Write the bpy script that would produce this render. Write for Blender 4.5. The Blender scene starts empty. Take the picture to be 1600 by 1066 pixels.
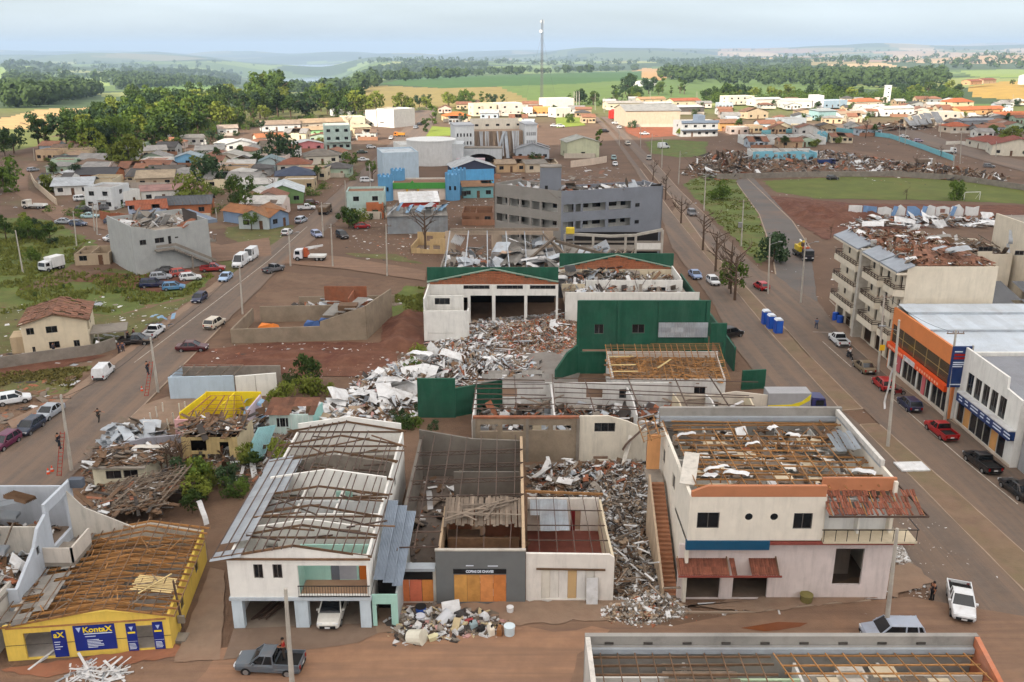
import bpy,math,random
from mathutils import Vector,Matrix,noise
R = math.radians
random.seed(11)
S = bpy.context.scene
COL = S.collection
# ------------------------------------------------------------------ camera
F,CU,CV,HC,PITCH = 1400.0,800.0,533.0,42.0,math.atan(463/1400.0)
cp,sp = math.cos(PITCH),math.sin(PITCH)
cd = bpy.data.cameras.new('camera'); cam = bpy.data.objects.new('camera',cd); COL.objects.link(cam)
cam.location = (0,0,HC); cam.rotation_euler = (math.pi/2-PITCH,0,0)
cd.sensor_width = 36; cd.lens = 36*F/1600; cd.clip_start = .5; cd.clip_end = 80000
S.camera = cam
# ------------------------------------------------------------------ sky, sun, exposure
SUN_EL,SUN_AZ = R(33),R(218)          # behind the camera, to the left
w = bpy.data.worlds.new('World'); S.world = w; w.use_nodes = True
nt = w.node_tree; bg = nt.nodes['Background']
sky = nt.nodes.new('ShaderNodeTexSky'); sky.sky_type = 'NISHITA'; sky.sun_disc = False
sky.sun_elevation = SUN_EL; sky.sun_rotation = SUN_AZ; sky.altitude = 700
sky.air_density = 1.0; sky.dust_density = 2.0; sky.ozone_density = 1.0
tc = nt.nodes.new('ShaderNodeTexCoord'); mp = nt.nodes.new('ShaderNodeMapping'); mp.inputs['Scale'].default_value = (1,1,6)
nz = nt.nodes.new('ShaderNodeTexNoise'); nz.inputs['Scale'].default_value = 1.6; nz.inputs['Detail'].default_value = 5
rp = nt.nodes.new('ShaderNodeValToRGB'); rp.color_ramp.elements[0].position = .40; rp.color_ramp.elements[1].position = .70
rp.color_ramp.elements[0].color = (.72,.72,.72,1); rp.color_ramp.elements[1].color = (.95,.95,.95,1)
mx = nt.nodes.new('ShaderNodeMix'); mx.data_type = 'RGBA'
L = nt.links.new
L(tc.outputs['Generated'],mp.inputs[0]); L(mp.outputs[0],nz.inputs['Vector']); L(nz.outputs[0],rp.inputs[0])
L(rp.outputs[0],mx.inputs[0]); L(sky.outputs[0],mx.inputs[6])
# thin veil of high cloud, brighter overhead than at the horizon as under any hazy overcast
sx = nt.nodes.new('ShaderNodeSeparateXYZ'); L(tc.outputs['Generated'],sx.inputs[0])
mr0 = nt.nodes.new('ShaderNodeMapRange'); mr0.inputs[1].default_value = 0; mr0.inputs[2].default_value = 1; L(sx.outputs[2],mr0.inputs[0])
vm = nt.nodes.new('ShaderNodeMix'); vm.data_type = 'RGBA'; vm.inputs[6].default_value = (3.45,3.95,4.35,1); vm.inputs[7].default_value = (9.3,8.8,8.2,1); L(mr0.outputs[0],vm.inputs[0]); 
vn = nt.nodes.new('ShaderNodeTexNoise'); vn.inputs['Scale'].default_value = 2.2; vn.inputs['Detail'].default_value = 6; mp2 = nt.nodes.new('ShaderNodeMapping'); mp2.inputs['Scale'].default_value = (1,1,9); L(tc.outputs['Generated'],mp2.inputs[0]); L(mp2.outputs[0],vn.inputs['Vector'])
mr1 = nt.nodes.new('ShaderNodeMapRange'); mr1.inputs[1].default_value = .35; mr1.inputs[2].default_value = .7; mr1.inputs[3].default_value = .94; mr1.inputs[4].default_value = 1.3; L(vn.outputs[0],mr1.inputs[0])
vx = nt.nodes.new('ShaderNodeMix'); vx.data_type = 'RGBA'; vx.blend_type = 'MULTIPLY'; vx.inputs[0].default_value = 1; L(vm.outputs[2],vx.inputs[6]); L(mr1.outputs[0],vx.inputs[7]); L(vx.outputs[2],mx.inputs[7])
L(mx.outputs[2],bg.inputs[0]); bg.inputs[1].default_value = .09
sd = bpy.data.lights.new('sun','SUN'); sd.energy = 3.9; sd.angle = R(.55); sd.color = (1,.91,.78)
so = bpy.data.objects.new('sun',sd); COL.objects.link(so)
sdir = Vector((math.sin(SUN_AZ)*math.cos(SUN_EL),math.cos(SUN_AZ)*math.cos(SUN_EL),math.sin(SUN_EL)))
so.rotation_euler = sdir.to_track_quat('Z','Y').to_euler(); so.location = (0,-50,200)
vs = S.view_settings; vs.view_transform = 'Standard'; vs.look = 'None'; vs.gamma = 1; vs.use_curve_mapping = False; vs.exposure = 1.12
S.render.resolution_x = 1024; S.render.resolution_y = 682
try:
    S.cycles.max_bounces = 6; S.cycles.volume_bounces = 0; S.cycles.transparent_max_bounces = 8
except Exception: pass
# ------------------------------------------------------------------ photograph geometry: pixel of the 1600 px picture -> place on the ground
def P(u,v,z=0.):
    x = (u-CU)/F; y = (CV-v)/F
    dy = cp+y*sp; dz = -sp+y*cp
    t = (z-HC)/dz
    return Vector((x*t,dy*t,z))
def HT(u,v,vt):                     # height of what stands at ground pixel (u, v) and ends at row vt
    Y = P(u,v).y; k = (CV-vt)/F
    return HC+Y*(k*cp-sp)/(cp+k*sp)
def pix(X,Y,z):
    d = Y*cp-(z-HC)*sp
    return CU+F*X/d,CV-F*(Y*sp+(z-HC)*cp)/d
# ------------------------------------------------------------------ materials
def lin(c):
    return tuple(((x/255)/12.92 if x/255 <= .04045 else ((x/255+.055)/1.055)**2.4) for x in c)
MATS = {}
def M(key,rgb=None,rough=.85,var=.18,scale=.8,dirt=0.,metal=0.,bump=0.,dirtcol=(96,70,52),streak=False,rnd=.0,spec=.35,wave=None,dscale=.35,attr=None,trans=0.,d2=None):
    if key in MATS: return MATS[key]
    m = bpy.data.materials.new(key); m.use_nodes = True; MATS[key] = m
    t = m.node_tree; N = t.nodes.new; K = t.links.new; b = t.nodes['Principled BSDF']
    b.inputs['Roughness'].default_value = rough; b.inputs['Metallic'].default_value = metal
    b.inputs['Specular IOR Level'].default_value = spec
    c = lin(rgb)
    geo = N('ShaderNodeNewGeometry')
    n1 = N('ShaderNodeTexNoise'); n1.inputs['Scale'].default_value = scale; n1.inputs['Detail'].default_value = 4; n1.inputs['Roughness'].default_value = .65
    K(geo.outputs['Position'],n1.inputs['Vector'])
    mr = N('ShaderNodeMapRange'); mr.inputs[1].default_value = .25; mr.inputs[2].default_value = .75; mr.inputs[3].default_value = 1-var; mr.inputs[4].default_value = 1+var*.7
    K(n1.outputs[0],mr.inputs[0])
    mul = N('ShaderNodeMix'); mul.data_type = 'RGBA'; mul.blend_type = 'MULTIPLY'; mul.inputs[0].default_value = 1
    if attr:
        at = N('ShaderNodeAttribute'); at.attribute_name = attr; K(at.outputs['Color'],mul.inputs[6])
    else: mul.inputs[6].default_value = (*c,1)
    K(mr.outputs[0],mul.inputs[7]); out = mul.outputs[2]
    if rnd:
        oi = N('ShaderNodeObjectInfo'); m2 = N('ShaderNodeMapRange'); m2.inputs[3].default_value = 1-rnd; m2.inputs[4].default_value = 1+rnd*.6
        K(oi.outputs['Random'],m2.inputs[0]); x = N('ShaderNodeMix'); x.data_type = 'RGBA'; x.blend_type = 'MULTIPLY'; x.inputs[0].default_value = 1
        K(out,x.inputs[6]); K(m2.outputs[0],x.inputs[7]); out = x.outputs[2]
    if dirt:
        n2 = N('ShaderNodeTexNoise'); n2.inputs['Scale'].default_value = dscale; n2.inputs['Detail'].default_value = 7; n2.inputs['Roughness'].default_value = .72
        if streak:
            mm = N('ShaderNodeMapping'); mm.inputs['Scale'].default_value = (2.2,2.2,.35); K(geo.outputs['Position'],mm.inputs[0]); K(mm.outputs[0],n2.inputs['Vector'])
        else: K(geo.outputs['Position'],n2.inputs['Vector'])
        m3 = N('ShaderNodeMapRange'); m3.inputs[1].default_value = .48; m3.inputs[2].default_value = .75; m3.inputs[4].default_value = dirt
        K(n2.outputs[0],m3.inputs[0]); x = N('ShaderNodeMix'); x.data_type = 'RGBA'; K(m3.outputs[0],x.inputs[0]); K(out,x.inputs[6]); x.inputs[7].default_value = (*lin(dirtcol),1); out = x.outputs[2]
    if d2:                             # second, larger layer of dust or stain: (amount, colour, scale)
        n4 = N('ShaderNodeTexNoise'); n4.inputs['Scale'].default_value = d2[2]; n4.inputs['Detail'].default_value = 8; n4.inputs['Roughness'].default_value = .68; n4.inputs['Distortion'].default_value = .6
        if len(d2) > 3: m5 = N('ShaderNodeMapping'); m5.inputs['Scale'].default_value = d2[3]; K(geo.outputs['Position'],m5.inputs[0]); K(m5.outputs[0],n4.inputs['Vector'])
        else: K(geo.outputs['Position'],n4.inputs['Vector'])
        m4 = N('ShaderNodeMapRange'); m4.inputs[1].default_value = .42; m4.inputs[2].default_value = .66; m4.inputs[4].default_value = d2[0]
        K(n4.outputs[0],m4.inputs[0]); x = N('ShaderNodeMix'); x.data_type = 'RGBA'; K(m4.outputs[0],x.inputs[0]); K(out,x.inputs[6]); x.inputs[7].default_value = (*lin(d2[1]),1); out = x.outputs[2]
    hgt = None
    if wave:                           # ribbed sheet or rows of tiles too far to model singly: (axis vector, rib spacing in m, strength)
        ax,sp_,st = wave
        tcn = N('ShaderNodeTexCoord'); dp = N('ShaderNodeVectorMath'); dp.operation = 'DOT_PRODUCT'; dp.inputs[1].default_value = ax; K(tcn.outputs['Object'],dp.inputs[0])
        ml = N('ShaderNodeMath'); ml.operation = 'MULTIPLY'; ml.inputs[1].default_value = 2*math.pi/sp_; K(dp.outputs['Value'],ml.inputs[0])
        sn = N('ShaderNodeMath'); sn.operation = 'SINE'; K(ml.outputs[0],sn.inputs[0]); hgt = sn.outputs[0]
        bp = N('ShaderNodeBump'); bp.inputs['Strength'].default_value = st; bp.inputs['Distance'].default_value = sp_*.2; K(hgt,bp.inputs['Height']); K(bp.outputs[0],b.inputs['Normal'])
    elif bump:
        n3 = N('ShaderNodeTexNoise'); n3.inputs['Scale'].default_value = scale*9; n3.inputs['Detail'].default_value = 5; K(geo.outputs['Position'],n3.inputs['Vector'])
        bp = N('ShaderNodeBump'); bp.inputs['Strength'].default_value = bump; bp.inputs['Distance'].default_value = .08; K(n3.outputs[0],bp.inputs['Height']); K(bp.outputs[0],b.inputs['Normal'])
    K(out,b.inputs['Base Color'])
    if trans:
        tl = N('ShaderNodeBsdfTranslucent'); K(out,tl.inputs[0]); ms = N('ShaderNodeMixShader'); ms.inputs[0].default_value = trans
        K(b.outputs[0],ms.inputs[1]); K(tl.outputs[0],ms.inputs[2]); K(ms.outputs[0],t.nodes['Material Output'].inputs[0])
    return m
# ------------------------------------------------------------------ mesh collector
class MB:
    def __init__(s): s.v = []; s.f = []; s.m = []; s.k = 0
    def quad(s,*p):
        n = len(s.v); s.v += [tuple(q) for q in p]; s.f.append(tuple(range(n,n+len(p)))); s.m.append(s.k); return s
    def hexa(s,a):                    # 8 corners: bottom ring 0-3, top ring 4-7
        n = len(s.v); s.v += [tuple(q) for q in a]
        for q in ((3,2,1,0),(4,5,6,7),(0,1,5,4),(1,2,6,5),(2,3,7,6),(3,0,4,7)):
            s.f.append(tuple(n+i for i in q)); s.m.append(s.k)
        return s
    def box(s,x0,x1,y0,y1,z0,z1):
        return s.hexa([(x0,y0,z0),(x1,y0,z0),(x1,y1,z0),(x0,y1,z0),(x0,y0,z1),(x1,y0,z1),(x1,y1,z1),(x0,y1,z1)])
    def beam(s,p,q,wd,h):
        p,q = Vector(p),Vector(q); d = (q-p).normalized()
        up = Vector((0,0,1)) if abs(d.z) < .95 else Vector((0,1,0))
        a = d.cross(up).normalized()*wd/2; b = a.cross(d).normalized()*h/2
        return s.hexa([p-a-b,q-a-b,q+a-b,p+a-b,p-a+b,q-a+b,q+a+b,p+a+b])
    def cyl(s,p,q,r0,r1=None,n=8,cap=True):
        p,q = Vector(p),Vector(q); r1 = r0 if r1 is None else r1; d = (q-p).normalized()
        up = Vector((0,0,1)) if abs(d.z) < .9 else Vector((0,1,0))
        a = d.cross(up).normalized(); b = d.cross(a); i0 = len(s.v)
        for c,r in ((p,r0),(q,r1)):
            for i in range(n):
                t = 2*math.pi*i/n; s.v.append(tuple(c+a*math.cos(t)*r+b*math.sin(t)*r))
        for i in range(n):
            j = (i+1) % n; s.f.append((i0+i,i0+j,i0+n+j,i0+n+i)); s.m.append(s.k)
        if cap:
            s.f.append(tuple(i0+i for i in range(n-1,-1,-1))); s.f.append(tuple(i0+n+i for i in range(n))); s.m += [s.k]*2
        return s
    def prism(s,poly,y0,y1,plane='xz'):   # polygon extruded along the third axis
        def pt(a,b,c): return (a,c,b) if plane == 'xz' else ((c,a,b) if plane == 'yz' else (a,b,c))
        n = len(poly); i0 = len(s.v)
        for c in (y0,y1): s.v += [pt(a,b,c) for a,b in poly]
        s.f.append(tuple(i0+i for i in range(n))); s.f.append(tuple(i0+n+i for i in range(n-1,-1,-1)))
        for i in range(n):
            j = (i+1) % n; s.f.append((i0+j,i0+i,i0+n+i,i0+n+j))
        s.m += [s.k]*(n+2); return s
    def wall(s,a,b,th,z0,prof,ops=()):
        """wall from a to b (2-d), thickness th to the left of a->b; prof = height or [(s, z)...]; ops = [(s0, s1, z0, z1)]"""
        a,b = Vector(a),Vector(b); Lw = (b-a).length; d = (b-a)/Lw; nrm = Vector((-d.y,d.x))*th
        if not isinstance(prof,(list,tuple)): prof = [(0,prof),(Lw,prof)]
        def top(x):
            for (x0,q0),(x1,q1) in zip(prof,prof[1:]):
                if x0 <= x <= x1+1e-6: return q0+(q1-q0)*((x-x0)/(x1-x0) if x1 > x0 else 0)
            return prof[-1][1]
        cuts = sorted({0,Lw,*[p[0] for p in prof if 0 < p[0] < Lw],*[min(max(o[i],0),Lw) for o in ops for i in (0,1)]})
        for x0,x1 in zip(cuts,cuts[1:]):
            if x1-x0 < 1e-4: continue
            e = 1e-5; t0,t1 = top(x0+e),top(x1-e); mid = (x0+x1)/2; z = z0; segs = []
            for o in sorted([o for o in ops if o[0] < mid < o[1]],key=lambda o: o[2]):
                if o[2] > z+.01: segs.append((z,z,o[2],o[2]))
                z = max(z,o[3])
            if min(t0,t1) > z+.005 or max(t0,t1) > z+.02: segs.append((z,z,max(t0,z+.002),max(t1,z+.002)))
            A,B = a+d*x0,a+d*x1
            for l0,l1,h0,h1 in segs:
                s.hexa([(A.x,A.y,l0),(B.x,B.y,l1),(B.x+nrm.x,B.y+nrm.y,l1),(A.x+nrm.x,A.y+nrm.y,l0),
                        (A.x,A.y,h0),(B.x,B.y,h1),(B.x+nrm.x,B.y+nrm.y,h1),(A.x+nrm.x,A.y+nrm.y,h0)])
        return s
    def mesh(s,name,mats):
        me = bpy.data.meshes.new(name); me.from_pydata(s.v,[],s.f)
        for m in (mats if isinstance(mats,(list,tuple)) else [mats]): me.materials.append(m)
        if any(s.m): me.polygons.foreach_set('material_index',s.m)
        me.update(); return me
    def build(s,name,mats,parent=None,loc=None,rot=None,smooth=False):
        me = s.mesh(name,mats)
        if smooth: me.polygons.foreach_set('use_smooth',[True]*len(me.polygons))
        return obj(name,me,parent,loc,rot)
def obj(name,me,parent=None,loc=None,rot=None):
    o = bpy.data.objects.new(name,me); COL.objects.link(o)
    if parent:
        o.parent = parent
        if parent.name in WROOT: o.matrix_parent_inverse = WROOT[parent.name]
    if loc is not None: o.location = loc
    if rot is not None: o.rotation_euler = rot
    return o
def tag(o,label=None,cat=None,group=None,kind=None):
    if label: o['label'] = label
    if cat: o['category'] = cat
    if group: o['group'] = group
    if kind: o['kind'] = kind
    return o
def thing(name,label,cat,loc=(0,0,0),rz=0.,group=None):
    o = bpy.data.objects.new(name,None); COL.objects.link(o); o.location = loc; o.rotation_euler = (0,0,rz); o.empty_display_size = .3
    return tag(o,label,cat,group)
WROOT = {}
def wthing(name,label,cat,x,y,group=None):      # parts of such a thing are written in world metres
    o = thing(name,label,cat,(x,y,0),0,group); WROOT[o.name] = Matrix.Translation((-x,-y,0)); return o
def xz(u,v,Y):
    k = (CV-v)/F; z = HC+Y*(k*cp-sp)/(cp+k*sp); d = Y*cp-(z-HC)*sp; return (u-CU)/F*d,z
def yz(u,v,X):
    d = X*F/(u-CU); q = (CV-v)/F*d; return d*cp+q*sp,HC-d*sp+q*cp
def fops(Y,X0,rects):              # openings of a front wall from their picture rectangles
    out = []
    for r_ in rects:
        x0,z1 = xz(r_[0],r_[1],Y); x1,z0 = xz(r_[2],r_[3],Y); out.append((x0-X0,x1-X0,max(.02,z0),z1)+tuple(r_[4:]))
    return out
def text(parent,s,size,loc,rot,mat,name='lettering',bold=0.,width=None,align='CENTER'):
    c = bpy.data.curves.new(name,'FONT'); c.body = s; c.size = size; c.extrude = .012; c.offset = bold; c.align_x = align; c.align_y = 'CENTER'
    t_ = bpy.data.objects.new(name,c); me = bpy.data.meshes.new_from_object(t_); bpy.data.objects.remove(t_); me.materials.clear(); me.materials.append(mat)
    o = obj(name,me,parent,loc,rot)
    if width:
        xs = [v.co.x for v in me.vertices]; o.scale.x = width/max(.01,max(xs)-min(xs))
    return o
_UB = {}
def unit(kind,mat):
    k = (kind,mat.name)
    if k not in _UB:
        b = MB()
        if kind == 'box': b.box(-.5,.5,-.5,.5,-.5,.5)
        elif kind == 'tube': b.cyl((0,-.5,0),(0,.5,0),.5,n=6)
        elif kind == 'corr':           # ribbed sheet, ribs run along y
            n = 14
            for i in range(n):
                z0 = .5 if i % 2 else -.5; z1 = -z0
                b.quad((i/n-.5,-.5,z0),((i+1)/n-.5,-.5,z1),((i+1)/n-.5,.5,z1),(i/n-.5,.5,z0))
        elif kind == 'bent':           # sheet bent by the wind
            n = 7
            for i in range(n):
                f = lambda t: .5*math.sin(t*3.1)+.18*math.sin(t*9)
                b.quad((-.5,i/n-.5,f(i/n)),(.5,i/n-.5,f(i/n)+.1),(.5,(i+1)/n-.5,f((i+1)/n)+.1),(-.5,(i+1)/n-.5,f((i+1)/n)))
        _UB[k] = b.mesh(kind,mat)
    return _UB[k]
def piece(name,parent,p,q,wd,h,mat,kind='box',roll=0.):
    """one plank, bar or sheet from p to q; shares its mesh with its likes"""
    p,q = Vector(p),Vector(q); d = q-p; Ln = d.length; d.normalize()
    up = Vector((0,0,1)) if abs(d.z) < .95 else Vector((0,1,0))
    x = d.cross(up).normalized(); z = x.cross(d)
    if roll: x,z = x*math.cos(roll)+z*math.sin(roll),z*math.cos(roll)-x*math.sin(roll)
    o = bpy.data.objects.new(name,unit(kind,mat)); COL.objects.link(o)
    if parent:
        o.parent = parent
        if parent.name in WROOT: o.matrix_parent_inverse = WROOT[parent.name]
    c = (p+q)/2
    o.matrix_basis = Matrix(((x.x*wd,d.x*Ln,z.x*h,c.x),(x.y*wd,d.y*Ln,z.y*h,c.y),(x.z*wd,d.z*Ln,z.z*h,c.z),(0,0,0,1)))
    return o
def fr(u0,v0,u1,v1,z=0.):
    a,b = P(u0,v0,z),P(u1,v1,z); d = b-a
    return Vector((a.x,a.y,0)),math.atan2(d.y,d.x),d.length
rr = random.uniform
# ------------------------------------------------------------------ terrain: one sheet to the horizon
US = [0,200,300,420,500,600,800,1000,1200,1400,1600]
DS = [500,700,1000,1400,2000,3000,4500,6000,8000,11000,16000,22000]
TB = [[200,168,152,142,129,116,108,102,97,91,84,83],[200,168,152,142,128,117,110,104,98,90,84,83],
      [200,168,152,142,130,122,112,105,98,91,85,84],[200,167,150,143,138,134,130,122,104,92,87,86],
      [200,165,150,142,138,135,133,123,112,94,88,87],[200,163,140,124,119,112,98,99,96,90,86,85],
      [200,163,136,120,115,109,103,98,93,87,84,83],[200,163,137,122,117,110,102,96,90,84,82,82],
      [200,163,142,130,121,111,101,94,87,80,79,79],[200,163,142,129,121,112,103,94,86,77,76,76],
      [200,163,137,122,115,108,100,90,81,73,72,72]]
def sm(t): return t*t*(3-2*t)
def land_z(X,Y):
    if Y < 480: return 0.
    u = 800+X/Y*1474
    u = min(max(u,0),1600); d = min(max(Y,500),21999)
    i = max(k for k in range(len(US)-1) if US[k] <= u); a = sm((u-US[i])/(US[i+1]-US[i]))
    j = max(k for k in range(len(DS)-1) if DS[k] <= d); b = (math.log(d)-math.log(DS[j]))/(math.log(DS[j+1])-math.log(DS[j]))
    v = (TB[i][j]*(1-b)+TB[i][j+1]*b)*(1-a)+(TB[i+1][j]*(1-b)+TB[i+1][j+1]*b)*a
    k = (CV-v)/F; z = HC+Y*(k*cp-sp)/(cp+k*sp)
    rel = min(1,max(0,(Y-1100)/1500))
    z += rel*(noise.noise((X/600,Y/800,1.3))*22+noise.noise((X/300,Y/500,7.3))*7+noise.noise((X/1800,Y/2000,4.3))*120*min(1,Y/7000))
    if Y < 700: z *= (Y-480)/220
    return z
def inpoly(x,y,p):
    c = False; n = len(p)
    for i in range(n):
        (x0,y0),(x1,y1) = p[i],p[i-1]
        if (y0 > y) != (y1 > y) and x < (x1-x0)*(y-y0)/(y1-y0)+x0: c = not c
    return c
FIELDS = [([(-80,190),(0,186),(60,171),(215,166),(215,182),(120,204),(60,217),(-80,222)],(176,146,98)),
          ([(-80,222),(60,213),(78,225),(80,250),(-80,250)],(100,118,42)),
          ([(598,131),(640,120.5),(760,118.5),(1000,111),(1002,124),(900,131),(780,135),(690,138)],(60,92,40)),
          ([(780,135),(1000,122),(1004,150),(830,158)],(92,112,50)),
          ([(568,133),(690,138),(790,136),(900,158),(880,170),(560,172)],(134,118,66)),
          ([(568,140),(640,146),(720,160),(700,172),(560,172)],(152,126,80)),
          ([(980,113),(1010,106),(1030,108),(1066,116),(1030,126),(1000,121)],(172,134,84)),
          ([(1000,124),(1100,118),(1330,132),(1330,150),(1010,152)],(88,110,50)),
          ([(1512,136),(1560,128),(1640,126),(1640,160),(1520,152)],(164,132,60)),
          ([(0,104),(50,104),(55,120),(0,124)],(132,152,76)),([(250,130),(300,126),(380,137),(300,142),(210,143)],(110,140,62)),
          ([(100,118),(165,120),(170,134),(90,137)],(138,156,84)),
          ([(1500,110),(1640,108),(1640,122),(1520,120)],(124,140,70))]
WOODS = [[(0,124),(110,134),(160,150),(60,168),(0,172)],[(172,128),(200,112),(370,112),(380,134),(260,139),(180,141)],
         [(560,118),(640,96),(760,98),(760,111),(600,122)],[(0,100),(55,101),(120,108),(60,118),(0,110)],
         [(1000,92),(1200,92),(1330,112),(1470,118),(1440,138),(1280,128),(1080,112)]]
def h2(a,b): return (math.sin(a*127.1+b*311.7)*43758.5453) % 1.
def cover(X,Y,z,u,v):
    if Y < 480:
        return None
    for p,c in FIELDS:
        if inpoly(u,v,p): return lin(c)
    for p in WOODS:
        if inpoly(u,v,p): return lin((64,82,46))
    cs = 260 if Y < 5000 else 520
    wx = X+noise.noise((X/500,Y/500,3))*160; wy = Y+noise.noise((X/500,Y/500,8))*160
    k = h2(math.floor(wx/cs),math.floor(wy/(cs*1.3)))
    if u > 1120 and v < 109:
        pal = [(168,140,108),(154,122,98),(180,154,116),(98,110,72),(66,82,54),(138,124,86),(68,84,56)]
    elif v < 96: pal = [(50,68,46),(62,80,52),(84,98,62),(54,72,48),(120,114,80)]
    else: pal = [(92,112,56),(112,130,68),(58,76,40),(84,104,52),(130,136,78),(62,80,42)]
    return lin(pal[int(k*len(pal)) % len(pal)])
def make_ground():
    ss = [-14,-8,-5,-3.2,-2.2,-1.6,-1.2,-.95]+[-.8+i*1.6/300 for i in range(301)]+[.95,1.2,1.6,2.2,3.2,5,8,14]
    ys = [-3000,-1000,-300,-60,60,140,220,300,380,440]+[480*(22000/480)**(i/150) for i in range(151)]
    vv = []; uvp = []
    for y in ys:
        for s_ in ss:
            X = s_*max(y,480); z = land_z(X,y); vv.append((X,y,z)); uvp.append(pix(X,y,z) if y > 50 else (0,2000))
    ff = []; cc = []; n = len(ss); base = lin((98,76,60))
    for j in range(len(ys)-1):
        for i in range(n-1):
            f = (j*n+i,j*n+i+1,(j+1)*n+i+1,(j+1)*n+i); ff.append(f)
            X = sum(vv[k][0] for k in f)/4; Y = sum(vv[k][1] for k in f)/4; z = sum(vv[k][2] for k in f)/4
            u,v = pix(X,Y,z) if Y > 50 else (0,2000)
            c = cover(X,Y,z,u,v)
            if Y < 680:
                t = 0 if Y < 480 else sm((Y-480)/200); g = lin((98,104,50)); c2 = c if c else g
                explicit = any(inpoly(u,v,p) for p,_ in FIELDS)
                c = c2 if explicit else tuple(base[k]*(1-t)+g[k]*t for k in range(3))
            cc.append(c)
    me = bpy.data.meshes.new('ground'); me.from_pydata(vv,[],ff)
    ca = me.color_attributes.new('cover','FLOAT_COLOR','CORNER'); buf = []
    for c in cc: buf += [c[0],c[1],c[2],1]*4
    ca.data.foreach_set('color',buf)
    me.polygons.foreach_set('use_smooth',[True]*len(ff))
    m = M('ground_cover',(120,100,80),rough=.95,var=.28,scale=.07,attr='cover',bump=.25,dirt=.0)
    me.materials.append(m)
    tag(obj('ground',me),kind='structure')
make_ground()
# lake in the valley
b = MB(); b.quad((-2600,4300,-151),(-700,4300,-151),(-700,9500,-151),(-2600,9500,-151))
wm = M('lake_water',(120,140,150),rough=.08,var=.05,scale=.01,spec=.6)
tag(b.build('lake',wm),kind='structure')
# air
hz = MB(); hz.box(-60000,60000,-4000,40000,-420,130)
hm = bpy.data.materials.new('haze'); hm.use_nodes = True; t = hm.node_tree; t.nodes.remove(t.nodes['Principled BSDF'])
pv = t.nodes.new('ShaderNodeVolumePrincipled'); pv.inputs['Color'].default_value = (.50,.65,.85,1); pv.inputs['Density'].default_value = 1.1e-4
pv.inputs['Anisotropy'].default_value = .0
t.links.new(pv.outputs[0],t.nodes['Material Output'].inputs['Volume'])
tag(hz.build('haze',hm),kind='stuff')
# ------------------------------------------------------------------ roads, pavements, soil and grass
_zl = [0.004]
def ragged(pts,step,jit):
    out = []
    for i in range(len(pts)):
        a,b = pts[i],pts[(i+1) % len(pts)]; n = max(1,int((b-a).length/step))
        for k in range(n):
            p = a+(b-a)*k/n; out.append(Vector((p.x+rr(-jit,jit),p.y+rr(-jit,jit),0)))
    return out
ROADS = []
def sheet(name,px,mat,jit=.0,step=1.5,kind='structure',z=None):
    pts = [P(*p) for p in px]
    if name in ('road','puddle') or (name == 'grass_patch' and px[0][0] > 1000): ROADS.append([(p.x,p.y) for p in pts])
    if jit: pts = ragged(pts,step,jit)
    if z is None: z = _zl[0]; _zl[0] += .004
    b = MB(); b.quad(*[(p.x,p.y,z) for p in pts])
    # make sure it faces up
    me = b.mesh(name,mat)
    if me.polygons[0].normal.z < 0: me.flip_normals()
    return tag(obj(name,me),kind=kind)
DIRT = (112,84,64)
m_asph = M('dusty_asphalt',(98,86,77),rough=.9,var=.16,scale=.8,dirt=.7,dirtcol=(112,92,77),bump=.3,dscale=.25,d2=(.75,(122,100,83),1.,(.55,.02,1)))
m_street = M('brown_street',(124,98,79),rough=.92,var=.18,scale=.9,dirt=.7,dirtcol=(138,104,80),bump=.35,dscale=.3,d2=(.8,(98,78,65),1.,(.035,.7,1)))
m_walk = M('pavement_concrete',(130,110,93),rough=.9,var=.2,scale=.9,dirt=.6,dirtcol=(122,94,76),bump=.3,d2=(.5,(132,104,84),.12))
m_brickwalk = M('pavement_brick',(140,92,68),rough=.9,var=.18,scale=.5,dirt=.5,dirtcol=(120,92,74),bump=.3)
m_kerb = M('kerb_concrete',(150,132,114),rough=.9,var=.25,scale=.7,dirt=.5)
m_soil = M('red_soil',(92,54,39),rough=.97,var=.35,scale=.5,dirt=.6,dirtcol=(124,92,72),bump=.9,dscale=.5,d2=(.6,(106,74,56),.1))
m_soil2 = M('brown_soil',(100,78,62),rough=.97,var=.3,scale=.6,dirt=.6,dirtcol=(100,70,52),bump=.8,dscale=.35,d2=(.7,(118,95,76),.09))
m_grass = M('grass_turf',(86,98,42),rough=.95,var=.4,scale=.25,dirt=.75,dirtcol=(104,80,54),bump=.9,dscale=.16)
m_field = M('pitch_turf',(86,94,36),rough=.95,var=.25,scale=.15,dirt=.45,dirtcol=(110,98,52),bump=.6,dscale=.06)
m_dryg = M('dry_grass',(92,92,50),rough=.95,var=.35,scale=.3,dirt=.8,dirtcol=(108,82,60),bump=.9,dscale=.2)
sheet('soil_patch',[(-60,420),(340,420),(340,470),(200,560),(0,700),(-60,700)],m_soil2,.6)
sheet('soil_patch',[(345,515),(440,425),(660,442),(1050,400),(1150,560),(1330,760),(1420,940),(-60,1050),(-60,830),(30,800),(120,760),(230,640)],m_soil2,.6)
sheet('grass_patch',[(-60,338),(80,344),(160,385),(120,418),(215,425),(335,428),(300,462),(180,492),(60,482),(-60,500)],m_grass,.9)
sheet('grass_patch',[(-60,480),(60,484),(180,494),(300,464),(330,450),(262,492),(205,528),(150,540),(60,545),(-60,560)],m_dryg,.7)
sheet('grass_patch',[(345,400),(400,385),(440,388),(380,430),(350,432)],m_dryg,.5)
sheet('grass_patch',[(-40,585),(140,572),(105,612),(-40,640)],m_dryg,.7)
sheet('grass_patch',[(598,478),(636,446),(664,448),(662,486),(600,506)],m_grass,.5)
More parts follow.
